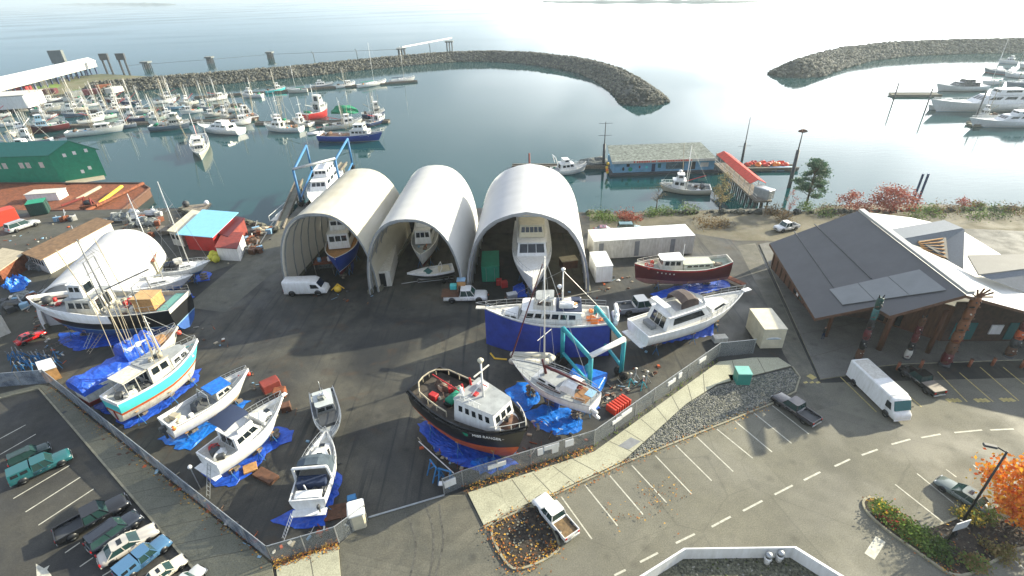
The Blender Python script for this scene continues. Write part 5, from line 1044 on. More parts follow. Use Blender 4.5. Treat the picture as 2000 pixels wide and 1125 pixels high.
for s_ in (-1, 1): b = MB(); b.path([A + n * s_ + Vector((0, 0, 1)), B_ + n * s_ + Vector((0, 0, 1))], .05, white, 4); b.tube(A + n * s_, A + n * s_ + Vector((0, 0, 1)), .04, white); b.tube(B_ + n * s_, B_ + n * s_ + Vector((0, 0, 1)), .04, white); b.build('handrail', t)
# ---- boat lifts
def boat_lift(label, corners, h, m=tealst, open_end=0, beam=white, r=.24):
    P = [G(*c) for c in corners]; c0 = sum(P, Vector((0, 0, 0))) / 4; t = thing('boat_lift', label, 'boat lift', c0); Q = [p - c0 for p in P]  # 0,1 left side near/far ; 3,2 right side
    for q in Q: tube_part(t, 'leg', q + Vector((0, 0, .6)), q + Vector((0, 0, h)), r, m, n=8)
    for a, c in ((0, 1), (3, 2)):
        tube_part(t, 'side_beam', Q[a] + Vector((0, 0, h)), Q[c] + Vector((0, 0, h)), r, m, n=8); tube_part(t, 'lower_beam', Q[a] + Vector((0, 0, 1.4)), Q[c] + Vector((0, 0, 1.4)), r * .8, m, n=6)
    tube_part(t, 'cross_beam', Q[0] + Vector((0, 0, h + .3)), Q[3] + Vector((0, 0, h + .3)), .28, beam, n=8)
    for q in Q:
        d = (Q[1] - Q[0]).normalized()
        for k in (-.5, .5): b = MB(); b.tube(q + Vector((0, -.15, .5)) + d * k, q + Vector((0, .15, .5)) + d * k, .48, rubber, n=12); b.build('wheel', t)
    return t
t = boat_lift('teal boat lift with one white cross beam standing beside the white sloop', [(1150, 770), (1098, 708), (1160, 665), (1212, 736)], 4.6)
tube_part(t, 'power_box', (-.5, -2, 1.0), (-.5, -1.0, 1.0), .4, tealst)
t = boat_lift('blue boat lift straddling the piers behind the left shed', [(590, 402), (612, 345), (690, 330), (668, 378)], 7.0, bluest, beam=steel)
loose('blue_wrapped_load', 'bulky load wrapped in blue tarp under the teal boat lift', 'wrapped load', (1145, 748), (3.6, 2.8, 1.0), tarpl, 0, -.5)
# yacht hanging in the far lift
def wet(name, label, cat, stern, bow, fb, B, group=None, dr=.6, **k):
    a, L, rz = place(stern, bow, WL + fb); r = root_at(name, label, cat, a, rz, WL, group=group); h = Hull(L, B, fb, dr, **k); return r, h, L
a, L, rz = place((650, 335), (606, 398), 2.5); r = root_at('motor_yacht', 'white flybridge yacht held in the blue lift behind the left shed', 'motor yacht', a, rz, .9); h = Hull(L, 4.8, 1.6, .8, w0=.9, rise=.9, rake=1.8)
h.build(r, white, blueaf, navy, white, .1, white); z = h.zs(.4); cabin(r, L * .15, L * .66, 2.0, 1.6, z, z + 1.7, .3, 1.0, .9, white, white, .2, (3, 3, 2)); cabin(r, L * .2, L * .5, 1.5, 1.3, z + 1.8, z + 3.1, .1, .5, .9, white, white, .3, (3, 3, 1), name='flybridge'); h.rail(r, .5, .98, .8, 7); dome(r, (L * .3, 0, z + 3.6), .35)
# right hand pavilion
P1, P2, P3 = G(1503, 475, 3.6), G(1592, 622, 3.6), G(1675, 412, 9.0); pn = (P2 - P1).cross(P3 - P1).normalized()
def GPl(px, py):
    a = G(px, py, 0); o = Vector((0, 0, CAM_H)); d = a - o; t = (P1 - o).dot(pn) / d.dot(pn); return o + d * t
def plz(x, y): return P1.z - (pn.x * (x - P1.x) + pn.y * (y - P1.y)) / pn.z
hall = thing('community_hall', 'large hall with big dark grey sloping roof, solar panels and carved posts', 'hall', G(1580, 612)); O = G(1580, 612)
def slab3(b, pts, th, m, mb=None):
    n = len(pts); pts = [Vector(p) - O for p in pts]; nn = (pts[1] - pts[0]).cross(pts[2] - pts[0])
    if nn.z < 0: pts = pts[::-1]
    lo = [p - Vector((0, 0, th)) for p in pts]; b.add(pts, [tuple(range(n))], m); b.add(lo + pts, [(i, (i + 1) % n, n + (i + 1) % n, n + i) for i in range(n)] + [tuple(range(n - 1, -1, -1))], mb or m); return b
roofg = mat('grey_roof_membrane', (.088, .088, .092), .65, var=.08, scale=.4); roofw = paint('white_roof_membrane', (.66, .66, .62), .7, .06)
rp = [GPl(*q) for q in ((1503, 475), (1592, 622), (1706, 599), (1738, 617), (1888, 576), (1675, 412))]
slab3(MB(), rp, .35, roofg, brown).build('roof', hall)
for a, c in (((1551, 452), (1648, 590)), ((1591, 438), (1702, 545))):
    A, B_ = GPl(*a) - O, GPl(*c) - O; b = MB(); b.tube(A + Vector((0, 0, .03)), B_ + Vector((0, 0, .03)), .07, dkgrey, n=4); b.build('roof_seam', hall)
b = MB(); A, B_ = GPl(1676, 412) - O, GPl(1888, 575) - O; b.hexa([A, B_, B_ + Vector((.7, 0, 0)), A + Vector((.7, 0, 0))], [A + Vector((0, 0, .3)), B_ + Vector((0, 0, .3)), B_ + Vector((.7, 0, .3)), A + Vector((.7, 0, .3))], paint('ridge_cap', (.35, .36, .35), .6)); b.build('ridge_cap', hall)
pq = [GPl(*q) - O + pn * (.14 if pn.z > 0 else -.14) for q in ((1620, 567), (1646, 597), (1850, 568), (1797, 528))]
for i in range(3):
    for j in range(1):
        q = [pq[0].lerp(pq[3], (i + k) / 3).lerp(pq[1].lerp(pq[2], (i + k) / 3), (j + l) / 1) for k, l in ((.01, 0), (.99, 0), (.99, 1), (.01, 1))]
        if (q[1] - q[0]).cross(q[2] - q[0]).z < 0: q = q[::-1]
        b = MB(); b.hexa([p - Vector((0, 0, .05)) for p in q], q, mat('solar_panel', (.165, .175, .175), .3, var=.08, scale=.5)); b.build('solar_panel', hall)
cedar = mat('cedar_wall', (.12, .048, .022), .7, var=.3, scale=2.2, stretch=(3, 3, .4)); cedard = mat('dark_cedar', (.06, .03, .02), .75, var=.3, scale=2)
def wall(px0, px1, m, top=None, nm='wall', zt=.4):
    A, B_ = G(*px0) - O, G(*px1) - O; ta = (plz(A.x + O.x, A.y + O.y) - zt) if top is None else top; tb = (plz(B_.x + O.x, B_.y + O.y) - zt) if top is None else top
    d = (B_ - A).normalized(); n = Vector((-d.y, d.x, 0)) * .2; b = MB(); b.hexa([A, B_, B_ + n, A + n], [A + Vector((0, 0, ta)), B_ + Vector((0, 0, tb)), B_ + n + Vector((0, 0, tb)), A + n + Vector((0, 0, ta))], m); o = b.build(nm, hall); return o, [A, B_, B_ + Vector((0, 0, tb)), A + Vector((0, 0, ta))]
w, q = wall((1505, 524), (1580, 611), cedar)
for i in range(5): window(w, q, .62 + i * .07, .67 + i * .07, .1, .8, (glass, white, teal, glass, ltblue)[i], proud=.08)
for i in range(9): b = MB(); p = face_pt(q, .02 + i * .12, 0); b.tube(p, p + Vector((0, 0, 3.1)), .12, cedard, n=6); b.build('wall_post', hall)
w, q = wall((1580, 611), (1700, 625), cedard); w, q = wall((1700, 625), (1835, 668), cedar, 4.6); 
for i in range(3): window(w, q, .1 + i * .12, .18 + i * .12, .08, .4, glass, proud=.08)
w, q = wall((1835, 668), (2120, 668), cedard, 5.2)
for u0, u1 in ((.05, .12), (.13, .2), (.42, .48), (.5, .56)): window(w, q, u0, u1, .08, .5, teal, proud=.08)
window(w, q, .30, .38, .22, .45, white, 'notice_board', .12)
wall((1507, 522), (1640, 462), cedar, 3.2)
# membrane roof falling to the right, and the two grey lantern roofs
M_ = [(1677, 413, 8.9), (1888, 577, 8.9), (2010, 610, 5.6), (2200, 655, 5.2), (2300, 560, 5.2), (1960, 500, 5.5), (1870, 445, 5.5), (1780, 425, 6.0)]
MP = [G(a, c, z) - O for a, c, z in M_]; b = MB(); ctr = G(1890, 530, 6.6) - O; vs = [ctr] + MP; fs = [(0, i, i % 8 + 1) for i in range(1, 9)]
if (MP[0] - ctr).cross(MP[1] - ctr).z < 0: fs = [f[::-1] for f in fs]
b.add(vs, fs, roofw, True); lo = [v - Vector((0, 0, .3)) for v in MP]; b.add(MP + lo, [(i, (i + 1) % 8, 8 + (i + 1) % 8, 8 + i) for i in range(8)] + [(8 + (i + 1) % 8, (i + 1) % 8, i, 8 + i) for i in range(0)], brown); b.add([v - Vector((0, 0, .3)) for v in vs], [f[::-1] for f in fs], brown); b.build('membrane_roof', hall)
greyc = mat('grey_cladding', (.13, .15, .17), .5, var=.1, scale=1.2, stretch=(4, 4, .2))
b = MB()
A, B_, C_, D_ = G(1765, 468, 8.6), G(1884, 447, 9.1), G(1881, 538, 6.4), G(1800, 500, 6.9)
for s_ in (0, 1): P_ = [v - O + Vector((s_ * .0, s_ * .25, 0)) for v in (A, B_, C_, D_)]; b.add(P_, [(0, 1, 2, 3) if s_ else (3, 2, 1, 0)], greyc)
bk = [v - O + Vector((0, 3.2, -.2)) for v in (A, B_, C_, D_)]; ft = [v - O + Vector((0, .25, 0)) for v in (A, B_, C_, D_)]
b.add(ft + bk, [(0, 1, 5, 4), (1, 2, 6, 5), (2, 3, 7, 6), (3, 0, 4, 7), (4, 5, 6, 7)], greyc); b.build('roof_lantern', hall)
lq = [D_ - O, C_ - O, B_ - O, A - O]
b = MB()
for i in range(6):
    p0 = face_pt(lq, .18, .42 + i * .075); p1 = face_pt(lq, .62, .30 + i * .11); b.tube(p0 + Vector((0, -.12, 0)), p1 + Vector((0, -.12, 0)), .09, wood, n=4)
b.build('louvre', hall); window(hall, lq, .2, .68, .25, .85, black, 'louvre_opening')
b = MB(); slab3(b, [G(1890, 498, 8.2), G(2100, 495, 8.4), G(2100, 512, 8.2), G(1912, 536, 7.6)], .15, paint('lantern_top', (.17, .17, .16), .7)); P_ = [v - O for v in (G(1912, 537, 7.5), G(2100, 513, 8.1), G(2100, 590, 5.8), G(2010, 575, 6.0))]; b.add(P_, [(3, 2, 1, 0)], greyc); b.build('roof_lantern', hall)
# round posts and totem poles
def post(px, top, r, m=cedar, nm='round_post'):
    A = G(*px); t = plz(A.x, A.y) - .35 if top is None else top; return tube_part(hall, nm, A - O, A - O + Vector((0, 0, t)), r, m, n=10)
post((1612, 658), 3.4, .22); post((1716, 684), 5.0, .3); post((1810, 690), 5.6, .25)
def totem(label, px, h, r, cols, seed, crown=False, beak=True):
    rg = random.Random(seed); t = thing('totem_pole', label, 'totem pole', G(*px)); b = MB(); b.tube((0, 0, 0), (0, 0, .3), r * 1.3, dkgrey, n=10); b.build('base', t); n = len(cols); z = .3
    for i, m in enumerate(cols):
        hh = (h - .3) / n; q = MB(); rr = []
        for k in range(7):
            u = k / 6; rad = r * (1 + .22 * math.sin(u * math.pi)) * (1 - .15 * i / n); rr.append([(rad * math.cos(a), rad * math.sin(a), z + hh * u) for a in [j * .628 for j in range(10)]])
        q.loft(rr, m)
        for s_ in (-1, 1): q.sph((s_ * r * .45, -r * .95, z + hh * .7), r * .22, (offwhite, black, dkgrey)[rg.randrange(3)], 6); q.tube((s_ * r * .9, -r * .3, z + hh * .2), (s_ * r * .6, -r * 1.2, z + hh * .35), r * .2, (maroon, black, brown)[rg.randrange(3)], n=5)
        if beak and i % 2 == 1: q.tube((0, -r * .9, z + hh * .5), (0, -r * 2.0, z + hh * .38), r * .4, black, r * .1, n=6)
        q.build('carved_figure', t); z += hh
    if crown:
        b = MB()
        for k in range(7): a = math.pi * k / 6; b.tube((0, 0, z), (1.25 * math.cos(a), -.3, z + .15 + 1.0 * math.sin(a)), .09, cedar, n=4)
        b.build('ray_crown', t)
    else: 
        for s_ in (-1, 1): tube_part(t, 'ear', (s_ * r * .6, 0, z), (s_ * r * .9, 0, z + r * 1.2), r * .3, black, .03)
    return t
totem('tall painted totem pole with teal and black winged figures before the hall eave', (1674, 704), 7.9, .30, [brown, black, maroon, black, teal, dgreen], 1)
totem('short dark red totem pole with white foot under the hall roof', (1769, 702), 5.4, .28, [offwhite, black, maroon, maroon, brown], 2)
totem('thick plain cedar totem pole topped by a fan of rays', (1843, 713), 8.4, .42, [maroon, brown, mat('new_cedar', (.20, .075, .028), .6, var=.15, scale=2), mat('new_cedar', (0, 0, 0)), mat('new_cedar', (0, 0, 0)), mat('new_cedar', (0, 0, 0))], 3, True, False)
totem('totem pole with orange wings and yellow eyes at the right edge of the hall front', (1968, 697), 5.6, .38, [brown, dkgrey, orange, maroon, redbr], 4)
t0 = None
for i, px in enumerate(((1752, 722), (1797, 718), (1892, 716), (1937, 714), (1994, 718))):
    o = thing('bollard', 'orange-red wooden bollard, ' + ['first from the left behind the black pickup', 'second, at the hood of the black pickup', 'third, alone right of the rayed totem', 'fourth, right of the rayed totem', 'last, at the right edge of the parking bays'][i], 'bollard', G(*px), 0, 'bollards along the hall forecourt'); tube_part(o, 'post', (0, 0, 0), (0, 0, .95), .15, mat('bollard_wood', (.28, .09, .04), .7), n=8); tube_part(o, 'cap', (0, 0, .95), (0, 0, 1.0), .17, brown, n=8)
# ---- foreground roof with white parapet
rf = thing('roof_terrace', 'gravelled flat roof with bright white parapet at the bottom edge', 'roof', (0, 0, 0)); zr = 9.0
pr = [G(a, c, zr) for a, c in ((1225, 1140), (1336, 1070), (1555, 1067), (1665, 1135), (1690, 1250), (1150, 1250))]
b = MB(); b.prism([(p.x, p.y) for p in pr], 0, zr - .9, mat('roof_gravel', (.16, .16, .11), .95, var=.5, scale=7, bump=.8, bscale=8), offwhite); b.build('building_body', rf)
b = MB(); c0 = sum(pr, Vector((0, 0, 0))) / 6
for i in range(6):
    a, c = pr[i], pr[(i + 1) % 6]; ia, ic = a.lerp(c0, .035), c.lerp(c0, .035); b.hexa([Vector((p.x, p.y, zr - .9)) for p in (a, c, ic, ia)][::1], [Vector((p.x, p.y, zr)) for p in (a, c, ic, ia)], white)
b.build('parapet', rf)
b = MB(); rg = random.Random(8); rp_ = [(p.x, p.y) for p in pr]
for _ in range(1500):
    x = rg.uniform(min(p[0] for p in rp_), max(p[0] for p in rp_)); y = rg.uniform(11, 19)
    if inpoly(x, y, rp_): rock(b, (x, y, zr - .9), rg.uniform(.03, .07), rg.choice(st + [grassm]), rg)
o = b.build('roof_stones', rf); o['kind'] = 'stuff'
for i, px in enumerate(((1501, 1088), (1524, 1084))):
    p = G(*px, zr - .4); t = thing('roof_vent', 'white turbine roof vent behind the parapet, the ' + ('left' if i == 0 else 'right') + ' one of the pair', 'vent', (p.x, p.y, zr - .9), 0, 'pair of white roof vents'); b = MB(); b.tube((0, 0, 0), (0, 0, .5), .16, white, n=10); b.tube((0, 0, .35), (0, 0, .5), .22, white, .16, n=10); b.build('pipe', t); b = MB(); b.sph((0, 0, .68), .2, steel, 12, .8); b.build('turbine', t)
# ---- fences
fencem = bpy.data.materials.new('chain_link'); fencem.use_nodes = True; t_ = fencem.node_tree; pb = t_.nodes['Principled BSDF']; pb.inputs['Base Color'].default_value = (.30, .33, .34, 1); pb.inputs['Metallic'].default_value = .3; pb.inputs['Roughness'].default_value = .5
tr_ = N(t_, 'ShaderNodeBsdfTransparent'); mx_ = N(t_, 'ShaderNodeMixShader'); g_n = N(t_, 'ShaderNodeNewGeometry'); wv1 = N(t_, 'ShaderNodeTexNoise'); wv1.inputs['Scale'].default_value = 60; t_.links.new(g_n.outputs['Position'], wv1.inputs[0])
mrn = N(t_, 'ShaderNodeMapRange'); mrn.inputs[1].default_value = .42; mrn.inputs[2].default_value = .62; t_.links.new(wv1.outputs[0], mrn.inputs[0]); t_.links.new(mrn.outputs[0], mx_.inputs[0]); t_.links.new(tr_.outputs[0], mx_.inputs[1]); t_.links.new(pb.outputs[0], mx_.inputs[2]); t_.links.new(mx_.outputs[0], t_.nodes['Material Output'].inputs[0])
slatm = bpy.data.materials.new('screened_mesh'); slatm.use_nodes = True; t_ = slatm.node_tree; pb = t_.nodes['Principled BSDF']; g_n = N(t_, 'ShaderNodeNewGeometry'); nz_ = N(t_, 'ShaderNodeTexNoise'); nz_.inputs['Scale'].default_value = 1.1; nz_.inputs['Detail'].default_value = 5; t_.links.new(g_n.outputs['Position'], nz_.inputs[0])
rp2 = N(t_, 'ShaderNodeValToRGB'); e = rp2.color_ramp.elements; e[0].position = .35; e[0].color = (.10, .13, .18, 1); e[1].position = .65; e[1].color = (.34, .38, .42, 1); t_.links.new(nz_.outputs[0], rp2.inputs[0]); t_.links.new(rp2.outputs[0], pb.inputs['Base Color'])
tr_ = N(t_, 'ShaderNodeBsdfTransparent'); mx_ = N(t_, 'ShaderNodeMixShader'); wv1 = N(t_, 'ShaderNodeTexNoise'); wv1.inputs['Scale'].default_value = 50; t_.links.new(g_n.outputs['Position'], wv1.inputs[0]); mrn = N(t_, 'ShaderNodeMapRange'); mrn.inputs[1].default_value = .35; mrn.inputs[2].default_value = .5; t_.links.new(wv1.outputs[0], mrn.inputs[0]); t_.links.new(mrn.outputs[0], mx_.inputs[0]); t_.links.new(tr_.outputs[0], mx_.inputs[1]); t_.links.new(pb.outputs[0], mx_.inputs[2]); t_.links.new(mx_.outputs[0], t_.nodes['Material Output'].inputs[0])
def fence(label, pts, h=1.9, m=fencem, signs=(), step=3.0):
    P = GP(pts); t = thing('chain_link_fence', label, 'fence', P[0]); o = P[0]; k = 0
    for a, c in zip(P, P[1:]):
        L = (c - a).length; n = max(1, round(L / step)); b = MB(); b.add([a - o, c - o, c - o + Vector((0, 0, h)), a - o + Vector((0, 0, h))], [(0, 1, 2, 3)], m); b.build('mesh_panel', t)
        b = MB(); b.tube(a - o + Vector((0, 0, h)), c - o + Vector((0, 0, h)), .035, steel, n=5); b.build('top_rail', t)
        for i in range(n + (1 if c is P[-1] else 0)): p = a.lerp(c, i / n) - o; tube_part(t, 'fence_post', p, p + Vector((0, 0, h + .05)), .045, steel)
    for (px, w_, h_, z_) in signs:
        A = G(*px, z_); best = None
        for a, c in zip(P, P[1:]):
            d = (c - a); u = max(0, min(1, (A - a).dot(d) / d.length_squared)); q = a + d * u; dd = (Vector((A.x, A.y, 0)) - q).length
            if best is None or dd < best[0]: best = (dd, q, math.atan2(d.y, d.x))
        q = best[1]; b = MB(); b.box((q.x - o.x, q.y - o.y, z_), (w_, .14, h_), white, best[2]); b.build('sign', t)
    return t
fence('long screened chain link fence along the left sidewalk', [(97, 748), (533, 1098)], 1.9, slatm)
fence('chain link fence with leaves at its foot in the bottom yard corner', [(533, 1098), (662, 1060), (718, 1018)])
fence('chain link fence hung with white notices from the gate to the cream container', [(868, 966), (905, 950), (1160, 870), (1402, 697), (1470, 690)], 1.9, fencem,
      [((880, 945), 1.0, .7, 1.1), ((972, 912), 1.6, .4, 1.3), ((1055, 882), .5, .7, 1.3), ((1077, 872), 1.4, .4, 1.5), ((1085, 880), .6, .6, 1.0), ((1112, 865), .8, .7, 1.3), ((1205, 820), 1.3, .4, 1.2), ((1222, 805), 1.4, .45, 1.3), ((1302, 740), 1.2, .45, 1.2), ((1318, 727), .5, .6, 1.3), ((1358, 695), 1.2, .45, 1.3)])
fence('short screened fence running left from the plywood booth', [(-120, 765), (97, 748)], 1.8, slatm)
gt = thing('sliding_gate', 'low rail of the sliding gate across the driveway', 'gate', G(720, 1012)); A, B_ = Vector((0, 0, 0)), G(868, 968) - G(720, 1012); b = MB(); b.tube(A + Vector((0, 0, .08)), B_ + Vector((0, 0, .08)), .07, steel, n=5); b.build('track', gt)
b = MB(); b.box((B_.x - .2, B_.y + .4, 1.0), (.4, .4, .1), white); b.build('gate_bracket', gt)
# ================================================================ HARBOUR
HG = 'fishing boats moored in the harbour'
def hboat(label, stern, bow, top=white, style='troller', seed=1, B=None, fb=1.1, boot=black, deck=deckg, house=white, poles=2, group=HG, name=None, cat='fishing boat', cap=None, hmul=1.0, gear=3):
    rg = random.Random(seed * 13 + 5); a, L, rz = place(stern, bow, WL + fb); B = B or max(2.6, L * .3)
    if style == 'sail': B = B * .9
    r, h, L = wet(name or {'sail': 'sailboat', 'cruiser': 'motor_cruiser'}.get(style, 'fishing_boat'), label, {'sail': 'sailboat', 'cruiser': 'motor cruiser'}.get(style, cat), stern, bow, fb, B, group, w0=.55 if style == 'sail' else .78, full=2.2, rise=fb * .5, rake=L * .07)
    bul = .1 if style in ('sail', 'cruiser') else .35
    h.build(r, top, redbr, boot, cap or white, bul, deck, .12); z = h.zs(.45) - bul
    if style == 'troller':
        c = cabin(r, L * .50, L * .76, B * .30, B * .24, z, z + 1.8 * hmul, .05, .3, .92, house, white, .15, (2, 3, 1)); mx = L * .48
        if rg.random() < .5: cabin(r, L * .54, L * .68, B * .22, B * .2, z + 1.85 * hmul, z + 3.0 * hmul, 0, .2, .9, house, white, .1, (1, 2, 1), name='upper_house')
    elif style == 'seiner':
        c = cabin(r, L * .52, L * .80, B * .34, B * .26, z, z + 2.0 * hmul, .05, .3, .93, house, offwhite, .2, (4, 3, 1)); cabin(r, L * .58, L * .74, B * .25, B * .22, z + 2.08 * hmul, z + 3.9 * hmul, 0, .3, .92, house, white, .15, (2, 3, 1), name='wheelhouse'); mx = L * .50
    elif style == 'cruiser':
        c = cabin(r, L * .2, L * .68, B * .38, B * .30, z, z + 1.3 * hmul, .2, L * .1, .9, house, white, .1, (3, 3, 1)); cabin(r, L * .30, L * .5, B * .3, B * .26, z + 1.4 * hmul, z + 2.3 * hmul, .1, .5, .88, house, white, .15, (1, 2, 0), name='flybridge'); mx = L * .36
    else:
        c = cabin(r, L * .35, L * .68, B * .28, B * .18, z, z + .5, .1, .6, .85, house, None, 0, (2, 0, 0), rt=.02); mx = L * .56
    hm = {'troller': rg.uniform(7, 10.5), 'seiner': rg.uniform(7, 9.5), 'cruiser': 2.6, 'sail': L * 1.15}[style]
    mast(r, mx, z, hm, .10, (mastw, tan, white)[seed % 3], spr=((.7, B * .25),), stays=[(L * .98, 0, h.zs(1)), (.2, 0, h.zs(0))])
    if style in ('troller', 'seiner'):
        for k in range(poles):
            s_ = 1 if k % 2 else -1; dx = rg.uniform(-.6, .6); tube_part(r, 'trolling_pole', (mx + dx, s_ * B * .42, z), (mx + dx + rg.uniform(-.5, .8), s_ * (B * .42 + rg.uniform(.1, 1.8)), z + hm * rg.uniform(.9, 1.15)), .07, (tan, mastw)[k % 2], .04, 5)
        tube_part(r, 'boom', (mx, 0, z + 1.5), (L * .12, rg.uniform(-.4, .4), z + rg.uniform(2.5, 4)), .09, (mastw, tan, redp)[seed % 3])
        b = MB(); b.tube((L * .16, -B * .2, z + .5), (L * .16, B * .2, z + .5), .45, (netg, netbr, dkgrey)[seed % 3], n=10); b.build('net_drum', r)
    elif style == 'sail': tube_part(r, 'boom', (mx, 0, z + 1), (L * .12, 0, z + 1.05), .14, (navy, white, green)[seed % 3])
    clutter(r, L * .06, L * .44, -B * .3, B * .3, z, gear, seed, (netgy, netbr, orb, white, ltblue, netg, offwhite))
    if gear > 2: h.rail(r, .55, .97, .6, 5, white, r=.035)
    return r, h, L, z, B
greyblue = paint('grey_blue_hull', (.16, .20, .26)); dkblue = paint('dark_blue_hull', (.03, .05, .12)); beigeh = paint('beige_hull', (.50, .47, .38)); palegr = paint('pale_green_hull', (.40, .50, .45))
# front rows, nearest the open water
r, h, L, z, B = hboat('royal blue hulled seiner, outermost of the moored fishing boats', (624, 262), (748, 262), blueh, 'seiner', 1, 5.6, 1.9, white, brown, white, 3, gear=9, hmul=.85); 
inflatable(None, 'skiff', 'white skiff tied at the stern of the royal blue seiner', G(617, 260, WL + .3), R(20), 4.5, 2.0, white, .35)
hboat('pale hulled troller with green net tarp, just behind the royal blue seiner', (632, 245), (708, 236), offwhite, 'troller', 2, 5, 1.5, ltblue, deckg, white, 3, gear=8)
b = MB(); p = G(672, 215, WL + 3.6); b.lump((p.x, p.y, p.z), (4.5, 2.5), netg, random.Random(2), .35); o = b.build('green_net_pile'); tag(o, 'bright green net heaped on the boat behind the royal blue seiner', 'net')
hboat('dark boat with black derrick beyond the green net', (706, 222), (752, 218), dkblue, 'seiner', 4, 5, 1.5, black, deckg, offwhite, 3, gear=6)
hboat('blue and grey boat with white house at the right end of the raft of boats', (715, 240), (752, 228), dkblue, 'troller', 5, 4.5, 1.2, redbr, gear=5)
hboat('tall white and red packer with red trimmed bridge standing above its neighbours', (592, 222), (640, 210), redp, 'seiner', 6, 7, 2.6, redp, deckg, white, 1, hmul=1.35, gear=4, cap=white)
hboat('white troller with pale blue deckhouse and three dark windows', (588, 248), (516, 246), white, 'troller', 7, 4.6, 1.5, ltblue, palegr, white, 2, gear=6)
hboat('cream double ender moored between the pale blue troller and the red packer', (608, 240), (572, 236), offwhite, 'troller', 8, 4, 1.2, black, gear=5)
hboat('white cabin boat with long flush windows, second from left of the open water gap', (470, 252), (386, 246), white, 'cruiser', 9, 5.5, 1.7, ltblue, white, white, gear=3)
hboat('white fishing boat with flared bow nosing past the long cabin boat', (440, 238), (492, 232), white, 'troller', 10, 4.5, 1.5, redbr, gear=7)
hboat('lone beige gillnetter moored end on in open water', (388, 262), (391, 306), beigeh, 'troller', 11, 5.2, 1.7, ltblue, deckg, offwhite, 4, gear=7)
hboat('grey blue seiner with open deck left of the long cabin boat', (292, 246), (372, 240), greyblue, 'seiner', 12, 5.6, 1.6, white, netgy, offwhite, 4, gear=8)
hboat('white long hulled troller with boxy white stern locker', (128, 258), (244, 246), white, 'troller', 13, 5.2, 1.6, ltblue, deckg, offwhite, 4, gear=10)
hboat('black and maroon packer with white wheelhouse near the left shore', (132, 238), (52, 250), maroon, 'seiner', 14, 6, 2.2, black, deckg, ltblue, 2, gear=5)
hboat('dark hulled boat with white house between the long troller and the grey blue seiner', (290, 226), (238, 232), dkblue, 'seiner', 15, 5, 1.7, black, gear=6)
hboat('white and blue troller with leaning poles behind the green warehouse', (-20, 292), (90, 288), white, 'troller', 16, 5, 1.5, ltblue, deckg, white, 6, gear=9)
# second, farther rows : left raft
rows = [((150, 236), (205, 228), white, 'troller'), ((60, 214), (120, 208), offwhite, 'troller'), ((175, 218), (120, 224), greyblue, 'seiner'), ((255, 205), (205, 212), white, 'troller'), ((300, 212), (255, 218), offwhite, 'troller'), ((300, 198), (345, 192), white, 'troller'), ((345, 222), (300, 228), white, 'cruiser'), ((395, 212), (350, 218), white, 'troller'), ((435, 218), (395, 224), offwhite, 'troller'), ((250, 190), (205, 196), maroon, 'troller'), ((190, 200), (145, 206), white, 'troller'), ((120, 190), (80, 196), white, 'troller'), ((360, 205), (320, 210), ltblue, 'troller'), ((465, 210), (430, 214), white, 'troller'), ((495, 228), (470, 216), brown, 'troller')]
ords = ['white troller with boxy locker roof', 'weathered cream troller by the grass spit', 'grey blue seiner nosing left', 'white troller with red boom', 'cream troller with dark net drum', 'white troller with twin poles', 'white flybridge cruiser among the trollers', 'white troller with tall tan mast', 'cream gillnetter with raised poles', 'maroon hulled troller', 'small white troller near the spit', 'small white troller at the head of the float', 'pale blue hulled troller', 'white troller with bright net', 'brown wooden troller']
wher = ['behind the long white troller', 'left of the raft, before the spit', 'in the left half of the raft', 'above the dark hulled boat', 'above the grey blue seiner', 'in front of the rock breakwater', 'above the grey blue seiner bow', 'behind the long cabin boat', 'right behind the long cabin boat', 'under the grass slope', 'with its bow to the left', 'below the white pier', 'in the crowded middle of the raft', 'at the right of the raft', 'moored at the float end beside the flared bow']
for i, (s_, b_, m_, st2) in enumerate(rows): hboat(ords[i] + ' ' + wher[i], s_, b_, m_, st2, 20 + i, None, 1.2, (black, ltblue, redbr)[i % 3], poles=3 + i % 3, gear=4)
ex = [((30, 238), (-25, 244)), ((70, 246), (20, 262)), ((100, 270), (30, 276)), ((20, 220), (-30, 226)), ((225, 222), (180, 230)), ((330, 236), (290, 240)), ((275, 196), (235, 200)), ((170, 208), (130, 214)), ((110, 222), (70, 228)), ((385, 196), (350, 202)), ((415, 206), (385, 210)), ((230, 212), (190, 216)), ((320, 226), (280, 232)), ((160, 190), (120, 194)), ((90, 206), (50, 210)), ((350, 184), (310, 188)), ((560, 236), (530, 230)), ((455, 222), (430, 228)), ((265, 240), (225, 246)), ((205, 198), (170, 202))]
exl = ['at the left edge above the green warehouse', 'in the gap left of the maroon packer', 'just behind the green warehouse roof', 'at the left edge below the white shed', 'behind the boxy locker troller', 'behind the grey blue seiner stern', 'in front of the breakwater root', 'below the grass spit on the left', 'above the maroon packer wheelhouse', 'at the right end of the second float', 'beside the tall tan mast', 'in the thick of masts left of centre', 'tucked behind the open decked seiner', 'at the root of the covered pier', 'left of the maroon gear stack', 'against the breakwater stones, left part', 'hidden behind the pale blue deckhouse', 'between long cabin boat and flared bow', 'squeezed between dark hull and long troller', 'below the second grass patch']
for i, (s_, b_) in enumerate(ex):
    m_ = (white, offwhite, greyblue, white, palegr, white, dkblue, beigeh)[i % 8]; hboat(('white', 'cream', 'grey blue', 'white', 'pale green', 'white', 'dark blue', 'beige')[i % 8] + ' hulled troller ' + exl[i], s_, b_, m_, ('troller', 'troller', 'seiner')[i % 3], 80 + i, None, 1.2, (black, redbr, ltblue)[i % 3], poles=4 + i % 2, gear=4)
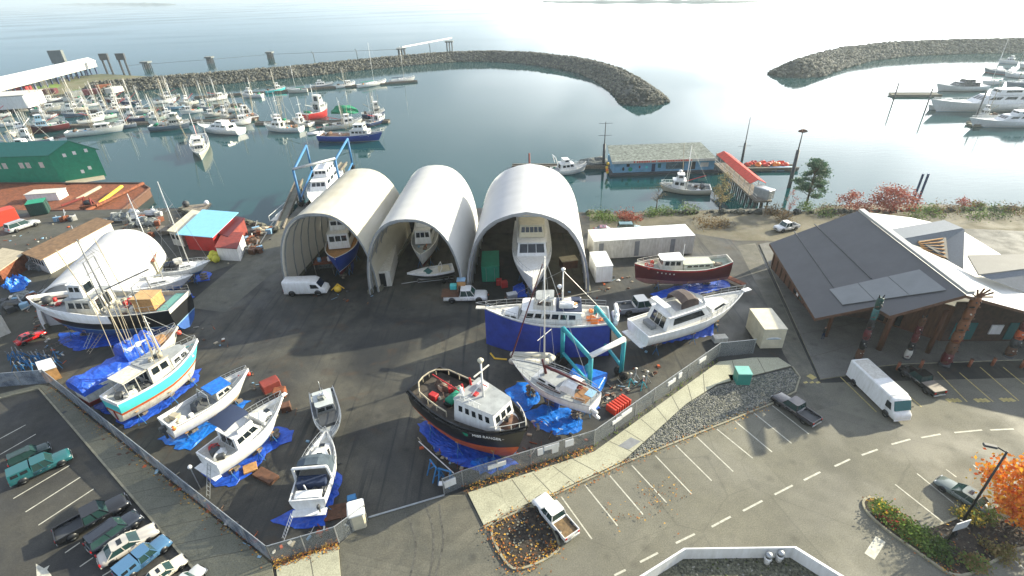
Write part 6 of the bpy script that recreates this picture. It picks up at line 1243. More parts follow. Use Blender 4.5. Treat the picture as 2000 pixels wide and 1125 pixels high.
# farthest row along the breakwater
far = [((402, 193), (445, 186), white, 'troller', 'white troller with purple boot stripe, first from left along the breakwater row'), ((512, 184), (470, 184), white, 'troller', 'white boat with pale blue trim and tall white mast along the breakwater row'), ((517, 177), (558, 172), turq, 'troller', 'small red and teal boat along the breakwater row'), ((600, 174), (560, 176), offwhite, 'sail', 'cream double ended sailboat along the breakwater row'), ((608, 168), (652, 164), greyblue, 'cruiser', 'grey cruiser with low cabin along the breakwater row'), ((655, 167), (694, 162), white, 'troller', 'white boat with green canvas along the breakwater row'), ((698, 166), (755, 158), white, 'sail', 'large white motorsailer with tall mast along the breakwater row'), ((760, 157), (811, 152), white, 'sail', 'last white sailboat at the right end of the breakwater row')]
for i, (s_, b_, m_, st2, lab) in enumerate(far): hboat(lab, s_, b_, m_, st2, 50 + i, None, 1.3, (black, ltblue, maroon)[i % 3], gear=4)
# right marina
hboat('dark trimmed motor yacht behind the largest yacht in the right marina', (1925, 166), (1828, 168), white, 'cruiser', 60, 6.5, 1.8, black, white, dkgrey, group=None, hmul=1.0)
hboat('largest white motor yacht in the right marina', (2060, 196), (1815, 202), white, 'cruiser', 61, 8, 2.6, ltblue, white, white, group=None, hmul=1.7)
hboat('white cruiser in front of the float at the right edge', (2060, 232), (1892, 236), white, 'cruiser', 62, 5.5, 1.8, ltblue, white, white, group=None, hmul=1.1)
hboat('red sailed boat with slim hull, first of the far boats in the right marina', (1975, 140), (1922, 134), greyblue, 'sail', 63, 4.5, 1.3, redp, group=None)
hboat('blue covered sailboat, far right in the right marina', (2010, 146), (1962, 143), white, 'sail', 64, 4.5, 1.3, dkblue, group=None); hboat('sailboat half outside the frame beyond the largest yacht', (2040, 128), (1990, 126), white, 'sail', 65, 4.5, 1.3, black, group=None)
for i, (lab, s_, b_, st2, m_) in enumerate([('small white sloop right of the dark trimmed motor yacht', (1960, 158), (1918, 160), 'sail', white), ('small white cruiser between the float and the largest yacht', (1870, 206), (1812, 208), 'cruiser', white), ('grey sloop with tall mast at the right frame edge, above the largest yacht', (2015, 160), (1965, 162), 'sail', greyblue), ('small cruiser with dark top beyond the red sailed boat', (1990, 120), (1950, 118), 'cruiser', white), ('white sloop under the right edge, beyond the white cruiser', (2050, 215), (1985, 218), 'sail', white), ('small open white boat with tall rod nosing left of the white cruiser', (1950, 224), (1905, 224), 'troller', white)]): hboat(lab, s_, b_, m_, st2, 110 + i, None, 1.1, ltblue, group=None, gear=3)
pier('grey marina float reaching left from the largest yacht', (1740, 184), (1835, 184), 4, WL + .6, walkd, 3, 'marina_float'); pier('grey marina float under the white cruiser at the right edge', (1895, 242), (2080, 240), 3.5, WL + .6, walkd, 4, 'marina_float')
# floats in the left harbour
for lab, a, c in (('timber float behind the front row of moored boats', (120, 246), (500, 232)), ('timber float among the crowded left raft', (60, 222), (470, 204)), ('timber float along the breakwater row', (380, 190), (815, 158)), ('short timber float behind the royal blue seiner', (500, 240), (760, 236))): pier(lab, a, c, 2.2, WL + .5, oldwood, 8, 'timber_float')
for lab, (s_, b_), m_ in (('white cruiser moored left of the tall piling near the widest shed', ((1078, 331), (1146, 324)), white),): r, h, L, z, B = hboat(lab, s_, b_, m_, 'cruiser', 70, 4.2, 1.2, ltblue, group=None, hmul=1.0)
b = MB(); b.path([(L * .12, -1.4, z + 1.3), (L * .05, -1.2, z + 3.2), (L * .05, 1.2, z + 3.2), (L * .12, 1.4, z + 1.3)], .12, white, 6); b.build('radar_arch', r)
r, h, L, z, B = hboat('old cream fishing boat with white wheelhouse moored before the blue float house', (1388, 366), (1288, 362), beigeh, 'troller', 71, 4.6, 1.2, black, netgy, white, 2, group=None, gear=8); dome(r, (L * .62, 0, z + 3.6), .4)
pier('mooring float left of the blue float house', (1000, 324), (1185, 324), 1.6, WL + .5, oldwood, 4, 'timber_float')
b = MB(); p = G(1160, 318, WL + .9); b.lump(tuple(p), (3.4, 1.3), netgy, random.Random(5), .4); tag(b.build('net_heap'), 'dark net heap on the float beside the tall piling', 'net')
# blue float house
A, B_ = G(1197, 338, WL + .5), G(1394, 331, WL + .5); d = B_ - A; rz = math.atan2(d.y, d.x); L = d.length; t = thing('float_house', 'long blue float house with mossy grey roof, red lettered fascia and painted mural', 'float house', A, rz)
b = MB(); b.bx(-.8, L + .8, -1.2, 8.4, -1.2, 0, dkgrey); b.build('float_hull', t)
b = MB(); b.bx(0, L, 0, 7, .02, 2.5, paint('mural_blue', (.16, .34, .52), .7, .15, dark=(.10, .26, .36))); w = b.build('wall', t)
b = MB(); b.hexa([(-.5, -.6, 2.5), (L * 1.0 + .3, -.6, 2.5), (L - 1.2, 7.6, 4.2), (-.2, 7.6, 4.2)], [(-.5, -.6, 2.65), (L + .3, -.6, 2.65), (L - 1.2, 7.6, 4.4), (-.2, 7.6, 4.4)], mat('mossy_roof', (.22, .25, .22), .9, var=.4, scale=1.6)); b.build('roof', t)
b = MB(); b.bx(-.5, L + .3, -.72, -.62, 2.35, 2.95, offwhite); f = b.build('fascia', t)
b = MB(); x = L * .19; rg = random.Random(2)
while x < L * .76:
    w_ = rg.uniform(.16, .34)
    if rg.random() > .12: b.bx(x, x + w_, -.76, -.73, 2.45, 2.85, redb)
    x += w_ + .11
b.build('lettering', f)
q = [(0, -.01, 0), (L, -.01, 0), (L, -.01, 2.5), (0, -.01, 2.5)]
for u, v, w_, h_, m_ in ((.13, .55, .03, .28, black), (.38, .03, .035, .72, navy), (.44, .35, .03, .4, teal), (.52, .2, .18, .6, paint('mural_dark', (.10, .16, .18), .7, .4)), (.76, .1, .05, .7, dkgrey), (.86, .3, .08, .4, offwhite)): window(w, q, u, u + w_, v, v + h_, m_, 'opening' if m_ in (black, navy, teal) else 'mural_panel', .04)
for i, (u, v, rr, m_) in enumerate(((.1, .35, .45, black), (.17, .3, .5, green), (.26, .5, .35, redbr), (.33, .45, .3, turq), (.57, .5, .4, redp), (.66, .5, .35, maroon))):
    b = MB(); b.add([(L * u + rr * math.cos(k) * (1 if i % 2 else .6), -.03, 2.5 * v + rr * math.sin(k)) for k in [j * .5236 for j in range(12)]], [tuple(range(12))], m_); b.build('mural_figure', w)
loose('float_kiosk', 'small grey kiosk with flat roof at the right end of the blue float house', 'kiosk', (1410, 330), (2.6, 3.5, 3.2), netgy, WL + .4, 0, oldwood)
buoys = thing('yellow_floats', 'yellow and red floats hung at the left end of the blue float house', 'floats', A + Vector((-1.3, -.3, 0)))
for k in range(5): buoy(buoys, (rnd.uniform(-.4, .4), rnd.uniform(-.5, .5), .5 + .45 * k), .35, (yellow, orb, yellow, netgy, yellow)[k], 'float')
# trestle ramp with red roof
A, B_ = G(1492, 392, 0), G(1408, 318, 0); d = B_ - A; rz = math.atan2(d.y, d.x); L = d.length; t = thing('covered_ramp', 'timber trestle ramp with long red roof leading down to the floats', 'ramp', A, rz)
b = MB(); b.bx(0, L, -1.5, 1.5, -.35, 0, oldwood); b.build('deck', t)
for s_ in (-1.45, 1.45): b = MB(); b.path([(0, s_, 1.0), (L, s_, 1.0)], .05, offwhite, 4); b.path([(0, s_, .5), (L, s_, .5)], .04, offwhite, 4); b.build('handrail', t)
for i in range(9):
    for s_ in (-1.2, 0, 1.2): tube_part(t, 'trestle_pile', (L * (i + .5) / 9 * .75, s_ * (1.25), -7), (L * (i + .5) / 9 * .75, s_, -.3), .17, dkgrey)
x0, x1 = L * .16, L * .98
b = MB(); b.hexa([(x0, -1.5, 2.0), (x1, -1.5, 2.0), (x1, 0, 2.7), (x0, 0, 2.7)], [(x0, -1.5, 2.1), (x1, -1.5, 2.1), (x1, 0, 2.82), (x0, 0, 2.82)], mat('red_roofing', (.60, .035, .02), .85)); b.hexa([(x0, 0, 2.7), (x1, 0, 2.7), (x1, 1.5, 2.0), (x0, 1.5, 2.0)], [(x0, 0, 2.82), (x1, 0, 2.82), (x1, 1.5, 2.1), (x0, 1.5, 2.1)], mat('pale_red_roof', (.62, .07, .04), .85)); b.build('roof', t)
for i in range(8):
    for s_ in (-1.4, 1.4): tube_part(t, 'roof_post', (lerp(x0, x1, i / 7), s_, 0), (lerp(x0, x1, i / 7), s_, 2.02), .07, offwhite)
A = G(1485, 385, 0); loose('silver_tank', 'silver ribbed tank at the landward end of the red roofed ramp', 'tank', (1490, 384), (1.8, 3.4, 1.8), steel, 0, .5)
pier('low float with red crab gear right of the red roofed ramp', (1440, 328), (1556, 326), 2.4, WL + .6, walkd, 4, 'work_float')
for i in range(9):
    p = G(1462 + i * 9, 322 - (i % 2) * 3, WL + .8); b = MB(); b.lump(tuple(p), (.9, .7), (redb, redp, orb, redb)[i % 4], random.Random(i), .7); tag(b.build('crab_float'), 'heap of red and orange crab gear on the work float', 'crab gear', 'crab gear heaps on the work float')
t = thing('covered_skiff', 'pale covered skiff beside the low work float', 'skiff', G(1525, 332, WL)); b = MB(); b.loft([[(x, -w_, .1), (x, -w_ * .6, .7), (x, w_ * .6, .7), (x, w_, .1)] for x, w_ in ((-2.5, .9), (0, 1.1), (2, .8), (3, .1))], ltblue); b.build('cover', t)
# pilings
def piling(label, px, h, r=.3, thin=0, cross=(), m=dkgrey, z=WL, lean=(0, 0)):
    p = G(*px, z); t = thing('piling', label, 'piling', p); tube_part(t, 'pile', (0, 0, -3), (lean[0], lean[1], h), r, m, r * .85, 8)
    if thin: tube_part(t, 'pole', (0, 0, h), (0, 0, h + thin), r * .35, m, r * .2, 6)
    for zz in cross: tube_part(t, 'cross_arm', (-1.6, 0, zz), (1.6, 0, zz), .05, m)
    return t
piling('tall dark piling with thin mast and two cross arms left of the blue float house', (1178, 326), 5.6, .38, 5.2, (7.6, 10.4)); piling('tall dark piling with thin mast behind the red roofed ramp', (1449, 314), 4.4, .34, 6.0, (3.6,)); t = piling('tall dark piling with nest topped mast at the right end of the work float', (1541, 366), 8.0, .42, 3.6)
b = MB(); b.lump((0, 0, 11.8), (.7, .7), brown, random.Random(3), .5); b.build('nest', t)
piling('short red piling peeking behind the widest fabric shed', (1034, 326), 3.4, .25, m=redbr)
for i, px in enumerate(((1779, 404), (1789, 404))): tube_part(thing('steel_pile', ('left' if i == 0 else 'right') + ' one of the twin dark steel piles standing off the shore', 'pile', G(*px, WL)), 'pile', (0, 0, -2), (0, 0, 6.5), .22, dkblue)
for i, (px, h_) in enumerate((((1742, 205), 7), ((1806, 218), 7), ((1905, 232), 8), ((1990, 212), 6))): piling(['thin piling at the outer end of the marina float', 'thin piling at the bow of the largest yacht', 'dark piling at the bow of the white cruiser in the right marina', 'thin piling between the two right marina floats'][i], px, h_, .22)
# derelict wharf outside the breakwater
DG = 'derelict wharf pile clusters'
for i, (px, w_) in enumerate((((289, 134), 5.0), ((412, 124), 4.6), ((529, 114), 4.6), ((785, 107), 6.0), ((878, 92), 6.0))):
    t = thing('dolphin', ['first, leftmost', 'second', 'third', 'fourth, left end of the white catwalk,', 'fifth, right end of the white catwalk,'][i] + ' of the square capped pile clusters beyond the breakwater', 'pile cluster', G(*px, WL), 0, DG)
    for a in range(3):
        for c in range(3): tube_part(t, 'pile', ((a - 1) * w_ * .36, (c - 1) * w_ * .36, -3), ((a - 1) * w_ * .3, (c - 1) * w_ * .3, 3.4), .32, dkgrey)
    b = MB(); b.box((0, 0, 3.8), (w_, w_, .9), netgy); b.build('cap', t)
A, B_ = G(785, 92, WL + 5.5), G(882, 74, WL + 5.5); b = MB(); b.tube(A, B_, .55, white, n=4); tag(b.build('catwalk'), 'white catwalk spanning the last two pile clusters', 'catwalk')
for i, (a, c) in enumerate((((250, 128), (412, 116)), ((412, 116), (529, 106)), ((529, 106), (785, 96)))): b = MB(); b.tube(G(*a, WL + 4), G(*c, WL + 4), .13, netgy, n=4); tag(b.build('pipe'), ['left', 'middle', 'right'][i] + ' length of thin grey pipe strung between the pile clusters', 'pipe')
for i, px in enumerate(((614, 116), (698, 111), (840, 98))): b = MB(); p = G(*px, WL); b.path([p, p + Vector((0, 0, 3)), p + Vector((-.8, 0, 5))], .25, netgy, 5); tag(b.build('bent_pile'), ['left', 'middle', 'right'][i] + ' bent lone pile beyond the breakwater', 'pile')
for i, px in enumerate(((218, 150), (250, 150))):
    t = thing('mooring_frame', ('left' if i == 0 else 'right') + ' tall dark twin legged mooring frame by the white pier', 'mooring frame', G(*px, WL))
    for s_ in (-1.6, 1.6): tube_part(t, 'leg', (s_, 0, -2), (s_, 0, 12), .55, dkgrey)
    b = MB(); b.bx(-2.4, 2.4, -.6, .6, 9, 12.4, dkgrey); b.build('head', t)
t = thing('mooring_frame', 'dark block topped frame behind the covered white pier', 'mooring frame', G(128, 148, WL)); b = MB(); b.bx(-4, 4, -1, 1, 7, 14, netgy); b.build('head', t)
for s_ in (-3, 3): tube_part(t, 'leg', (s_, 0, -2), (s_, 0, 8), .5, dkgrey)
A, B_ = G(-120, 200, WL + 6), G(176, 127, WL + 6); d = B_ - A; rz = math.atan2(d.y, d.x); L = d.length; t = thing('covered_pier', 'long white covered pier on dark piles at the upper left', 'pier', A, rz)
b = MB(); b.bx(0, L, -3.5, 3.5, -1, 2.2, offwhite); b.build('gallery', t); b = MB(); b.hexa([(0, -4, 2.2), (L, -4, 2.2), (L, 4, 2.2), (0, 4, 2.2)], [(0, -.5, 4), (L, -.5, 4), (L, .5, 4), (0, .5, 4)], white); b.build('roof', t)
for i in range(9):
    for s_ in (-3, 0, 3): tube_part(t, 'pile', (L * (.3 + i * .085), s_, -10), (L * (.3 + i * .085), s_, -1), .45, dkblue)
# grassy spit at the head of the harbour
P = GP([(-400, 262), (0, 222), (60, 200), (130, 190), (200, 178), (300, 166), (300, 156), (200, 150), (120, 158), (60, 165), (0, 176), (-400, 205)], WL); b = MB(); b.prism([(p.x, p.y) for p in P], WL - 3, WL + 1.6, ground_mat('spit_ground', (.10, .10, .05), (.17, .14, .08), (.07, .12, .02), .03, .2), rockd); struct('harbour_spit', b)
def flat_green(px, m): 
    P = GP(px, WL + 1.62); q = [tuple(p) for p in P]; b = MB()
    if sum(P[i].x * P[(i + 1) % len(P)].y - P[(i + 1) % len(P)].x * P[i].y for i in range(len(P))) < 0: q = q[::-1]
    b.add(q, [tuple(range(len(q)))], m); struct('spit_grass', b)
brg = mat('bright_grass', (.16, .26, .03), .9, var=.3, scale=.2); flat_green([(58, 178), (62, 170), (108, 164), (120, 166), (105, 176)], brg); flat_green([(140, 176), (190, 168), (195, 171), (150, 180)], brg)
loose('white_shed', 'white shed with dark vents on the grassy spit at the left edge', 'shed', (-5, 210), (30, 14, 5), white, WL + 1.6, .2, offwhite)
for i, (px, m) in enumerate((((45, 178), redp), ((95, 183), maroon), ((180, 184), maroon), ((205, 174), rust), ((150, 188), netgy), ((225, 180), offwhite))): loose('gear_stack', ['red gear stack left of the bright grass', 'maroon gear stack below the bright grass', 'maroon net stack at the middle of the spit', 'rusty gear stack at the root of the breakwater', 'grey gear stack behind the small trollers', 'cream gear box at the root of the breakwater'][i], 'gear stack', px, (7, 4, 2.2), m, WL + 1.6, .3 * i)
# ================================================================ VEHICLES
def car(kind, label, rear, front, col, name=None, cat=None, L=None, extra=None, z=.0):
    a, Lp, rz = place(rear, front, .5 + z); L = L or Lp
    dims = dict(sedan=(1.78, 1.42, .98), suv=(1.9, 1.75, 1.08), pickup=(1.95, 1.78, 1.05), van=(1.98, 2.25, 1.2), step=(2.3, 2.9, 1.1), wagon=(1.9, 1.7, 1.05), canopy=(1.95, 1.8, 1.05))
    Wd, Ht, belt = dims[kind]; hw = Wd / 2; t = thing(name or {'step': 'delivery_truck', 'pickup': 'pickup_truck', 'canopy': 'pickup_truck', 'van': 'van'}.get(kind, 'parked_car'), label, cat or {'step': 'delivery truck', 'pickup': 'pickup truck', 'canopy': 'pickup truck', 'van': 'van', 'suv': 'SUV'}.get(kind, 'car'), (a.x, a.y, z), rz)
    P = paint(col[0], col[1], .22, .03, coat=.6) if isinstance(col, tuple) else col
    def ring(x, zt, w, zb=.32):
        return [(x, -w * .9, zb), (x, -w, zb + .18), (x, -w, zt - .22), (x, -w * .93, zt - .06), (x, -w * .78, zt), (x, w * .78, zt), (x, w * .93, zt - .06), (x, w, zt - .22), (x, w, zb + .18), (x, w * .9, zb)]
    def shell(prof, nm='body', zb=.32): b = MB(); b.loft([ring(x * L, zt, w * hw, zb) for x, zt, w in prof], P); return b.build(nm, t)
    def glasshouse(x0, x1, sb, sf, z0, z1, tp=.84, w=.93, roofc=None, rw=.02):
        B, T, F = house_faces(x0 * L, x1 * L, hw * w, hw * w, z0, z1, sb * L, sf * L, tp); c = MB(); c.hexa(B, T, mat('car_glass', (.02, .05, .048), .05, var=.05, spec=.8)); g = c.build('windows', t)
        b = MB(); k = .03; b.prism([(x0 * L + sb * L - k, -hw * w * tp + .1), (x0 * L + sb * L + .12, -hw * w * tp - k), (x1 * L - sf * L - .12, -hw * w * tp - k), (x1 * L - sf * L + k, -hw * w * tp + .14), (x1 * L - sf * L + k, hw * w * tp - .14), (x1 * L - sf * L - .12, hw * w * tp + k), (x0 * L + sb * L + .12, hw * w * tp + k), (x0 * L + sb * L - k, hw * w * tp - .1)], z1 + .002, z1 + .05, roofc or P)
        for i in range(4): b.tube(B[i], T[i], .05, P, n=4)
        for s_ in (0, 1):
            u = .52; a_, c_ = (Vector(B[0]).lerp(Vector(B[1]), u), Vector(T[0]).lerp(Vector(T[1]), u)) if s_ == 0 else (Vector(B[3]).lerp(Vector(B[2]), u), Vector(T[3]).lerp(Vector(T[2]), u)); b.tube(a_, c_, .045, P, n=4)
        b.build('roof', t)
    if kind == 'sedan':
        shell([(0, .68, .80), (.02, .90, .90), (.10, .97, .97), (.3, .96, 1), (.66, .94, 1), (.86, .86, .99), (.965, .76, .95), (.99, .66, .90), (1, .56, .86)]); glasshouse(.12, .70, .13, .17, .90, Ht)
        b = MB(); b.bx(L * .36, L * .44, -.38, .38, Ht + .055, Ht + .07, glass); b.build('sunroof', t)
    elif kind in ('suv', 'wagon'):
        shell([(0, .9, .85), (.02, 1.08, .94), (.1, belt, 1), (.68, belt, 1), (.9, 1.0, .99), (.97, .92, .96), (.99, .8, .92), (1, .62, .88)]); glasshouse(.02, .72, .04, .13, belt - .05, Ht)
        b = MB()
        for s_ in (-1, 1): b.tube((L * .12, s_ * hw * .68, Ht + .1), (L * .5, s_ * hw * .68, Ht + .1), .025, black, n=4)
        b.build('roof_bars', t)
    elif kind in ('pickup', 'canopy'):
        shell([(0, .78, .93), (.36, .78, .97), (.37, belt, 1), (.7, belt, 1), (.73, 1.06, 1), (.93, 1.02, .99), (.975, .95, .97), (.99, .8, .95), (1, .62, .92)]); glasshouse(.38, .72, .02, .09, belt - .04, Ht)
        b = MB(); 
        for y0, y1 in ((-hw * .98, -hw * .9), (hw * .9, hw * .98)): b.bx(.04, L * .37, y0, y1, .6, belt + .03, P)
        b.bx(.0, .08, -hw * .98, hw * .98, .5, belt + .03, P); b.build('bed', t)
        b = MB(); b.bx(.09, L * .365, -hw * .89, hw * .89, .79, .80, dkgrey); b.build('bed_floor', t)
        if kind == 'canopy':
            B, T, F = house_faces(.03, L * .375, hw * .95, hw * .95, belt + .035, Ht - .02, .1, .02, .86); b = MB(); b.hexa(B, T, P); c = b.build('canopy', t); window_row(c, F['s'], 2, .08, .92, .3, .8); window_row(c, F['p'], 2, .08, .92, .3, .8); window_row(c, F['b'], 1, .12, .88, .3, .8)
    elif kind == 'van':
        shell([(0, Ht, .92), (.02, Ht, .96), (.72, Ht, .98), (.80, Ht - .25, .98), (.90, 1.25, .97), (.985, 1.05, .92), (1, .7, .84)]); 
        for s_ in (-1, 1): window(t, [(L * .66, s_ * hw * .985, 1.2), (L * .86, s_ * hw * .985, 1.2), (L * .80, s_ * hw * .985, 1.75), (L * .66, s_ * hw * .985, 1.8)][::s_ * -1], 0, 1, 0, 1, name='side_window')
        window(t, [(L * .905, -hw * .8, 1.28), (L * .905, hw * .8, 1.28), (L * .81, hw * .75, Ht - .3), (L * .81, -hw * .75, Ht - .3)], 0, 1, 0, 1, name='windscreen', proud=.06)
    elif kind == 'step':
        b = MB(); b.box((L * .41, 0, .55 + (Ht - .55) / 2), (L * .82, Wd, Ht - .55), P, 0, .12); b.build('body', t); b = MB(); b.box((L * .25, 0, Ht + .01), (L * .42, Wd * .82, .03), offwhite); b.build('roof_panel', t)
        b = MB(); b.loft([ring(L * .825, Ht - .05, hw * .97, .45), ring(L * .88, Ht - .15, hw * .95, .45), ring(L * .935, 1.45, hw * .93, .45), ring(L * .99, 1.25, hw * .88, .45), ring(L, .9, hw * .82, .45)], P); b.build('cab', t)
        window(t, [(L * .945, -hw * .85, 1.5), (L * .945, hw * .85, 1.5), (L * .888, hw * .85, Ht - .35), (L * .888, -hw * .85, Ht - .35)], 0, 1, 0, 1, teal, 'windscreen', .07)
        for s_ in (-1, 1): window(t, [(L * .80, s_ * hw * 1.0, 1.4), (L * .90, s_ * hw * .97, 1.4), (L * .87, s_ * hw * .97, 2.2), (L * .80, s_ * hw * 1.0, 2.2)][::s_ * -1], 0, 1, 0, 1, name='side_window', proud=.03)
        for s_ in (-1, 1): tube_part(t, 'mirror', (L * .90, s_ * hw, 1.5), (L * .92, s_ * (hw + .28), 1.7), .05, black)
    if kind not in ('step', 'van'):
        b = MB()
        for s_ in (-1, 1):
            for x in ((.40, .55, .68) if kind in ('pickup', 'canopy') else (.26, .46, .66)): b.bx(L * x - .012, L * x + .012, s_ * (hw + .001) - .004, s_ * (hw + .001) + .004, .42, belt - .24, black)
            for x in (.49, .63): b.bx(L * x - .09, L * x + .09, s_ * (hw + .012) - .012, s_ * (hw + .012) + .012, belt - .27, belt - .235, steel)
        b.build('door_trim', t)
        b = MB(); b.bx(L * .995 + .02, L * .995 + .08, -hw * .4, hw * .4, .60, .74, black); b.build('grille', t); b = MB(); b.bx(-.09, -.05, -.24, .24, .55, .68, offwhite); b.build('licence_plate', t)
    wr = .42 if kind in ('step', 'van', 'pickup', 'canopy') else .34
    for x in (.19, .81 if kind != 'step' else .85):
        for s_ in (-1, 1):
            b = MB(); b.tube((L * x, s_ * (hw - .2), wr), (L * x, s_ * (hw - .02), wr), wr, rubber, n=14); w = b.build('wheel', t); b = MB(); b.tube((L * x, s_ * (hw - .05), wr), (L * x, s_ * (hw - .005), wr), wr * .58, steel, n=10); b.build('rim', w)
            b = MB(); b.tube((L * x, s_ * (hw - .35), wr + .06), (L * x, s_ * (hw + .002), wr + .04), wr + .05, black, n=12); b.build('wheel_arch', t)
    for s_ in (-1, 1):
        zl = .72 if kind == 'sedan' else .85
        b = MB(); b.box((L * .985, s_ * hw * .70, zl - .05), (.08, .30, .11), paint('headlight', (.45, .47, .5), .1)); b.build('headlight', t)
        b = MB(); b.box((.0, s_ * hw * .80, zl + .06), (.1, .22, .22), paint('taillight', (.45, .01, .01), .2)); b.build('taillight', t)
    b = MB(); b.box((L * .995, 0, .48), (.14, Wd * .86, .18), steel if kind in ('pickup', 'canopy', 'suv') else P, 0, .04); b.build('front_bumper', t); b = MB(); b.box((.0, 0, .48), (.14, Wd * .88, .18), steel if kind in ('pickup', 'canopy') else P, 0, .04); b.build('rear_bumper', t)
    if kind != 'step' and kind != 'van':
        for s_ in (-1, 1): b = MB(); b.box((L * .62, s_ * (hw + .08), belt), (.14, .2, .14), P, 0, .03); b.build('mirror', t)
    t.scale = (Lp / L * 1.12,) * 3
    return t, L, Wd
car('van', 'white panel van parked in front of the left fabric shed', (560, 567), (632, 565), white, L=5.7)
t, L, Wd = car('pickup', 'white cabbed flatbed truck by the right leg of the middle shed', (868, 580), (943, 578), white, name='flatbed_truck', cat='flatbed truck', L=5.9)
b = MB(); b.bx(-.3, L * .36, -1.1, 1.1, 1.1, 1.2, brown); b.build('flatbed', t); b = MB(); b.bx(L * .33, L * .36, -1.1, 1.1, 1.2, 1.9, brown); b.build('headboard', t)
loose('plywood_box', 'plywood box on the flatbed truck topped with pale boards', 'box', (902, 562), (1.1, 1.0, 1.2), wood, 1.22, 0, ltblue); loose('teal_bin', 'small teal bin on the flatbed truck', 'bin', (886, 563), (.9, .8, .6), turq, 1.22, 0)
car('pickup', 'grey pickup half hidden behind the stern of the big white motor yacht', (1206, 606), (1282, 596), ('silver_grey', (.25, .27, .30)), L=5.6)
car('step', 'large white step van with teal windscreen parked before the hall', (1668, 728), (1752, 808), white, L=8.2)
t, L, Wd = car('pickup', 'black pickup with tan bed cover nosed towards the bollards', (1836, 770), (1772, 722), ('gloss_black', (.012, .013, .015)), L=5.6)
b = MB(); b.box((L * .18, 0, 1.12), (L * .36, Wd * .95, .08), mat('tan_cover', (.22, .19, .16), .6), 0, .04); b.build('bed_cover', t)
car('pickup', 'dark grey crew cab pickup alone at the top of the bays beside the gravel bed', (1596, 826), (1522, 776), ('dark_grey_car', (.035, .033, .037)), L=5.9)
car('sedan', 'silver green sedan parked by the lamp post under the orange tree', (1936, 1000), (1842, 940), ('silver_green', (.13, .16, .15)), L=4.8)
t, L, Wd = car('pickup', 'white pickup with rusty open bed beside the planting island', (1118, 1048), (1058, 978), white, L=5.6)
b = MB(); b.bx(.1, L * .37, -Wd * .44, Wd * .44, .81, .86, mat('rusty_bed', (.20, .13, .06), .8, var=.4, scale=3)); b.build('bed_liner', t)
car('canopy', 'teal pickup with canopy and curved white stripe in the upper left bays', (18, 940), (126, 890), ('teal_car', (.015, .10, .11)), L=5.6)
car('suv', 'dark green car parked beyond the teal pickup', (15, 905), (88, 872), ('dark_green_car', (.012, .035, .03)), L=4.8)
car('pickup', 'black pickup with dark open bed, first of the lower left row', (108, 1052), (236, 982), ('gloss_black', (0, 0, 0)), L=5.8)
car('suv', 'black wagon parked between the black pickup and the pale sedan', (172, 1074), (262, 1010), ('blue_black', (.015, .02, .03)), L=4.7)
car('sedan', 'champagne sedan with dark sunroof between black wagon and blue pickup', (192, 1098), (294, 1036), ('champagne', (.48, .45, .40)), L=4.8)
car('canopy', 'blue pickup with matching ribbed canopy in the lower left row', (228, 1130), (318, 1058), ('mid_blue_car', (.06, .15, .27)), L=5.4)
car('sedan', 'cream sedan with dark sunroof at the bottom of the left row', (278, 1146), (352, 1092), ('cream_car', (.60, .56, .46)), L=4.6)
car('suv', 'silver car cut off by the bottom edge, last of the left row', (330, 1172), (388, 1112), ('silver_car', (.42, .44, .45)), L=4.5)
car('wagon', 'silver minivan parked by the red container on the quay', (14, 452), (68, 434), ('silver_car', (0, 0, 0)), L=5.0)
car('sedan', 'bright red car beside the teal shed at the left edge', (30, 670), (80, 648), ('bright_red', (.55, .01, .01)), L=4.3)
car('suv', 'blue green car parked behind the long white storage building', (1206, 446), (1248, 446), ('blue_green', (.05, .14, .16)), L=4.8)
car('sedan', 'maroon car behind the right leg of the widest shed', (1160, 450), (1200, 450), ('maroon_car', (.16, .02, .04)), L=4.4)
car('pickup', 'white and green pickup behind the far corner of the hall roof', (1556, 440), (1520, 446), white, L=5.0)
# ================================================================ TREES, LAMPS, YARD GEAR
def leafmat(name, col, var=.35):
    m = mat(name, col, .7, var=var, scale=1.2); b = m.node_tree.nodes['Principled BSDF']; t = m.node_tree; tl = N(t, 'ShaderNodeBsdfTranslucent'); tl.inputs[0].default_value = (*[min(1, c * 1.4) for c in col], 1); mx = N(t, 'ShaderNodeMixShader'); mx.inputs[0].default_value = .3
    t.links.new(b.outputs[0], mx.inputs[1]); t.links.new(tl.outputs[0], mx.inputs[2]); t.links.new(mx.outputs[0], t.nodes['Material Output'].inputs[0]); return m
pineg = [leafmat('pine_a', (.05, .12, .065)), leafmat('pine_b', (.08, .17, .08)), leafmat('pine_c', (.03, .075, .045))]
redl = [leafmat('red_a', (.30, .06, .04)), leafmat('red_b', (.42, .13, .07)), leafmat('red_c', (.20, .05, .03)), leafmat('red_d', (.30, .22, .06))]
orl = [leafmat('or_a', (.75, .22, .02)), leafmat('or_b', (.80, .38, .03)), leafmat('or_c', (.55, .10, .015)), leafmat('or_d', (.70, .50, .06))]
grl = [leafmat('gr_a', (.10, .17, .03)), leafmat('gr_b', (.16, .24, .05)), leafmat('gr_c', (.05, .09, .02)), leafmat('gr_d', (.22, .20, .06))]
brl = [leafmat('br_a', (.16, .10, .04)), leafmat('br_b', (.25, .18, .07)), leafmat('br_c', (.10, .07, .035))]
bark = mat('bark', (.10, .075, .05), .95, var=.3, scale=3)
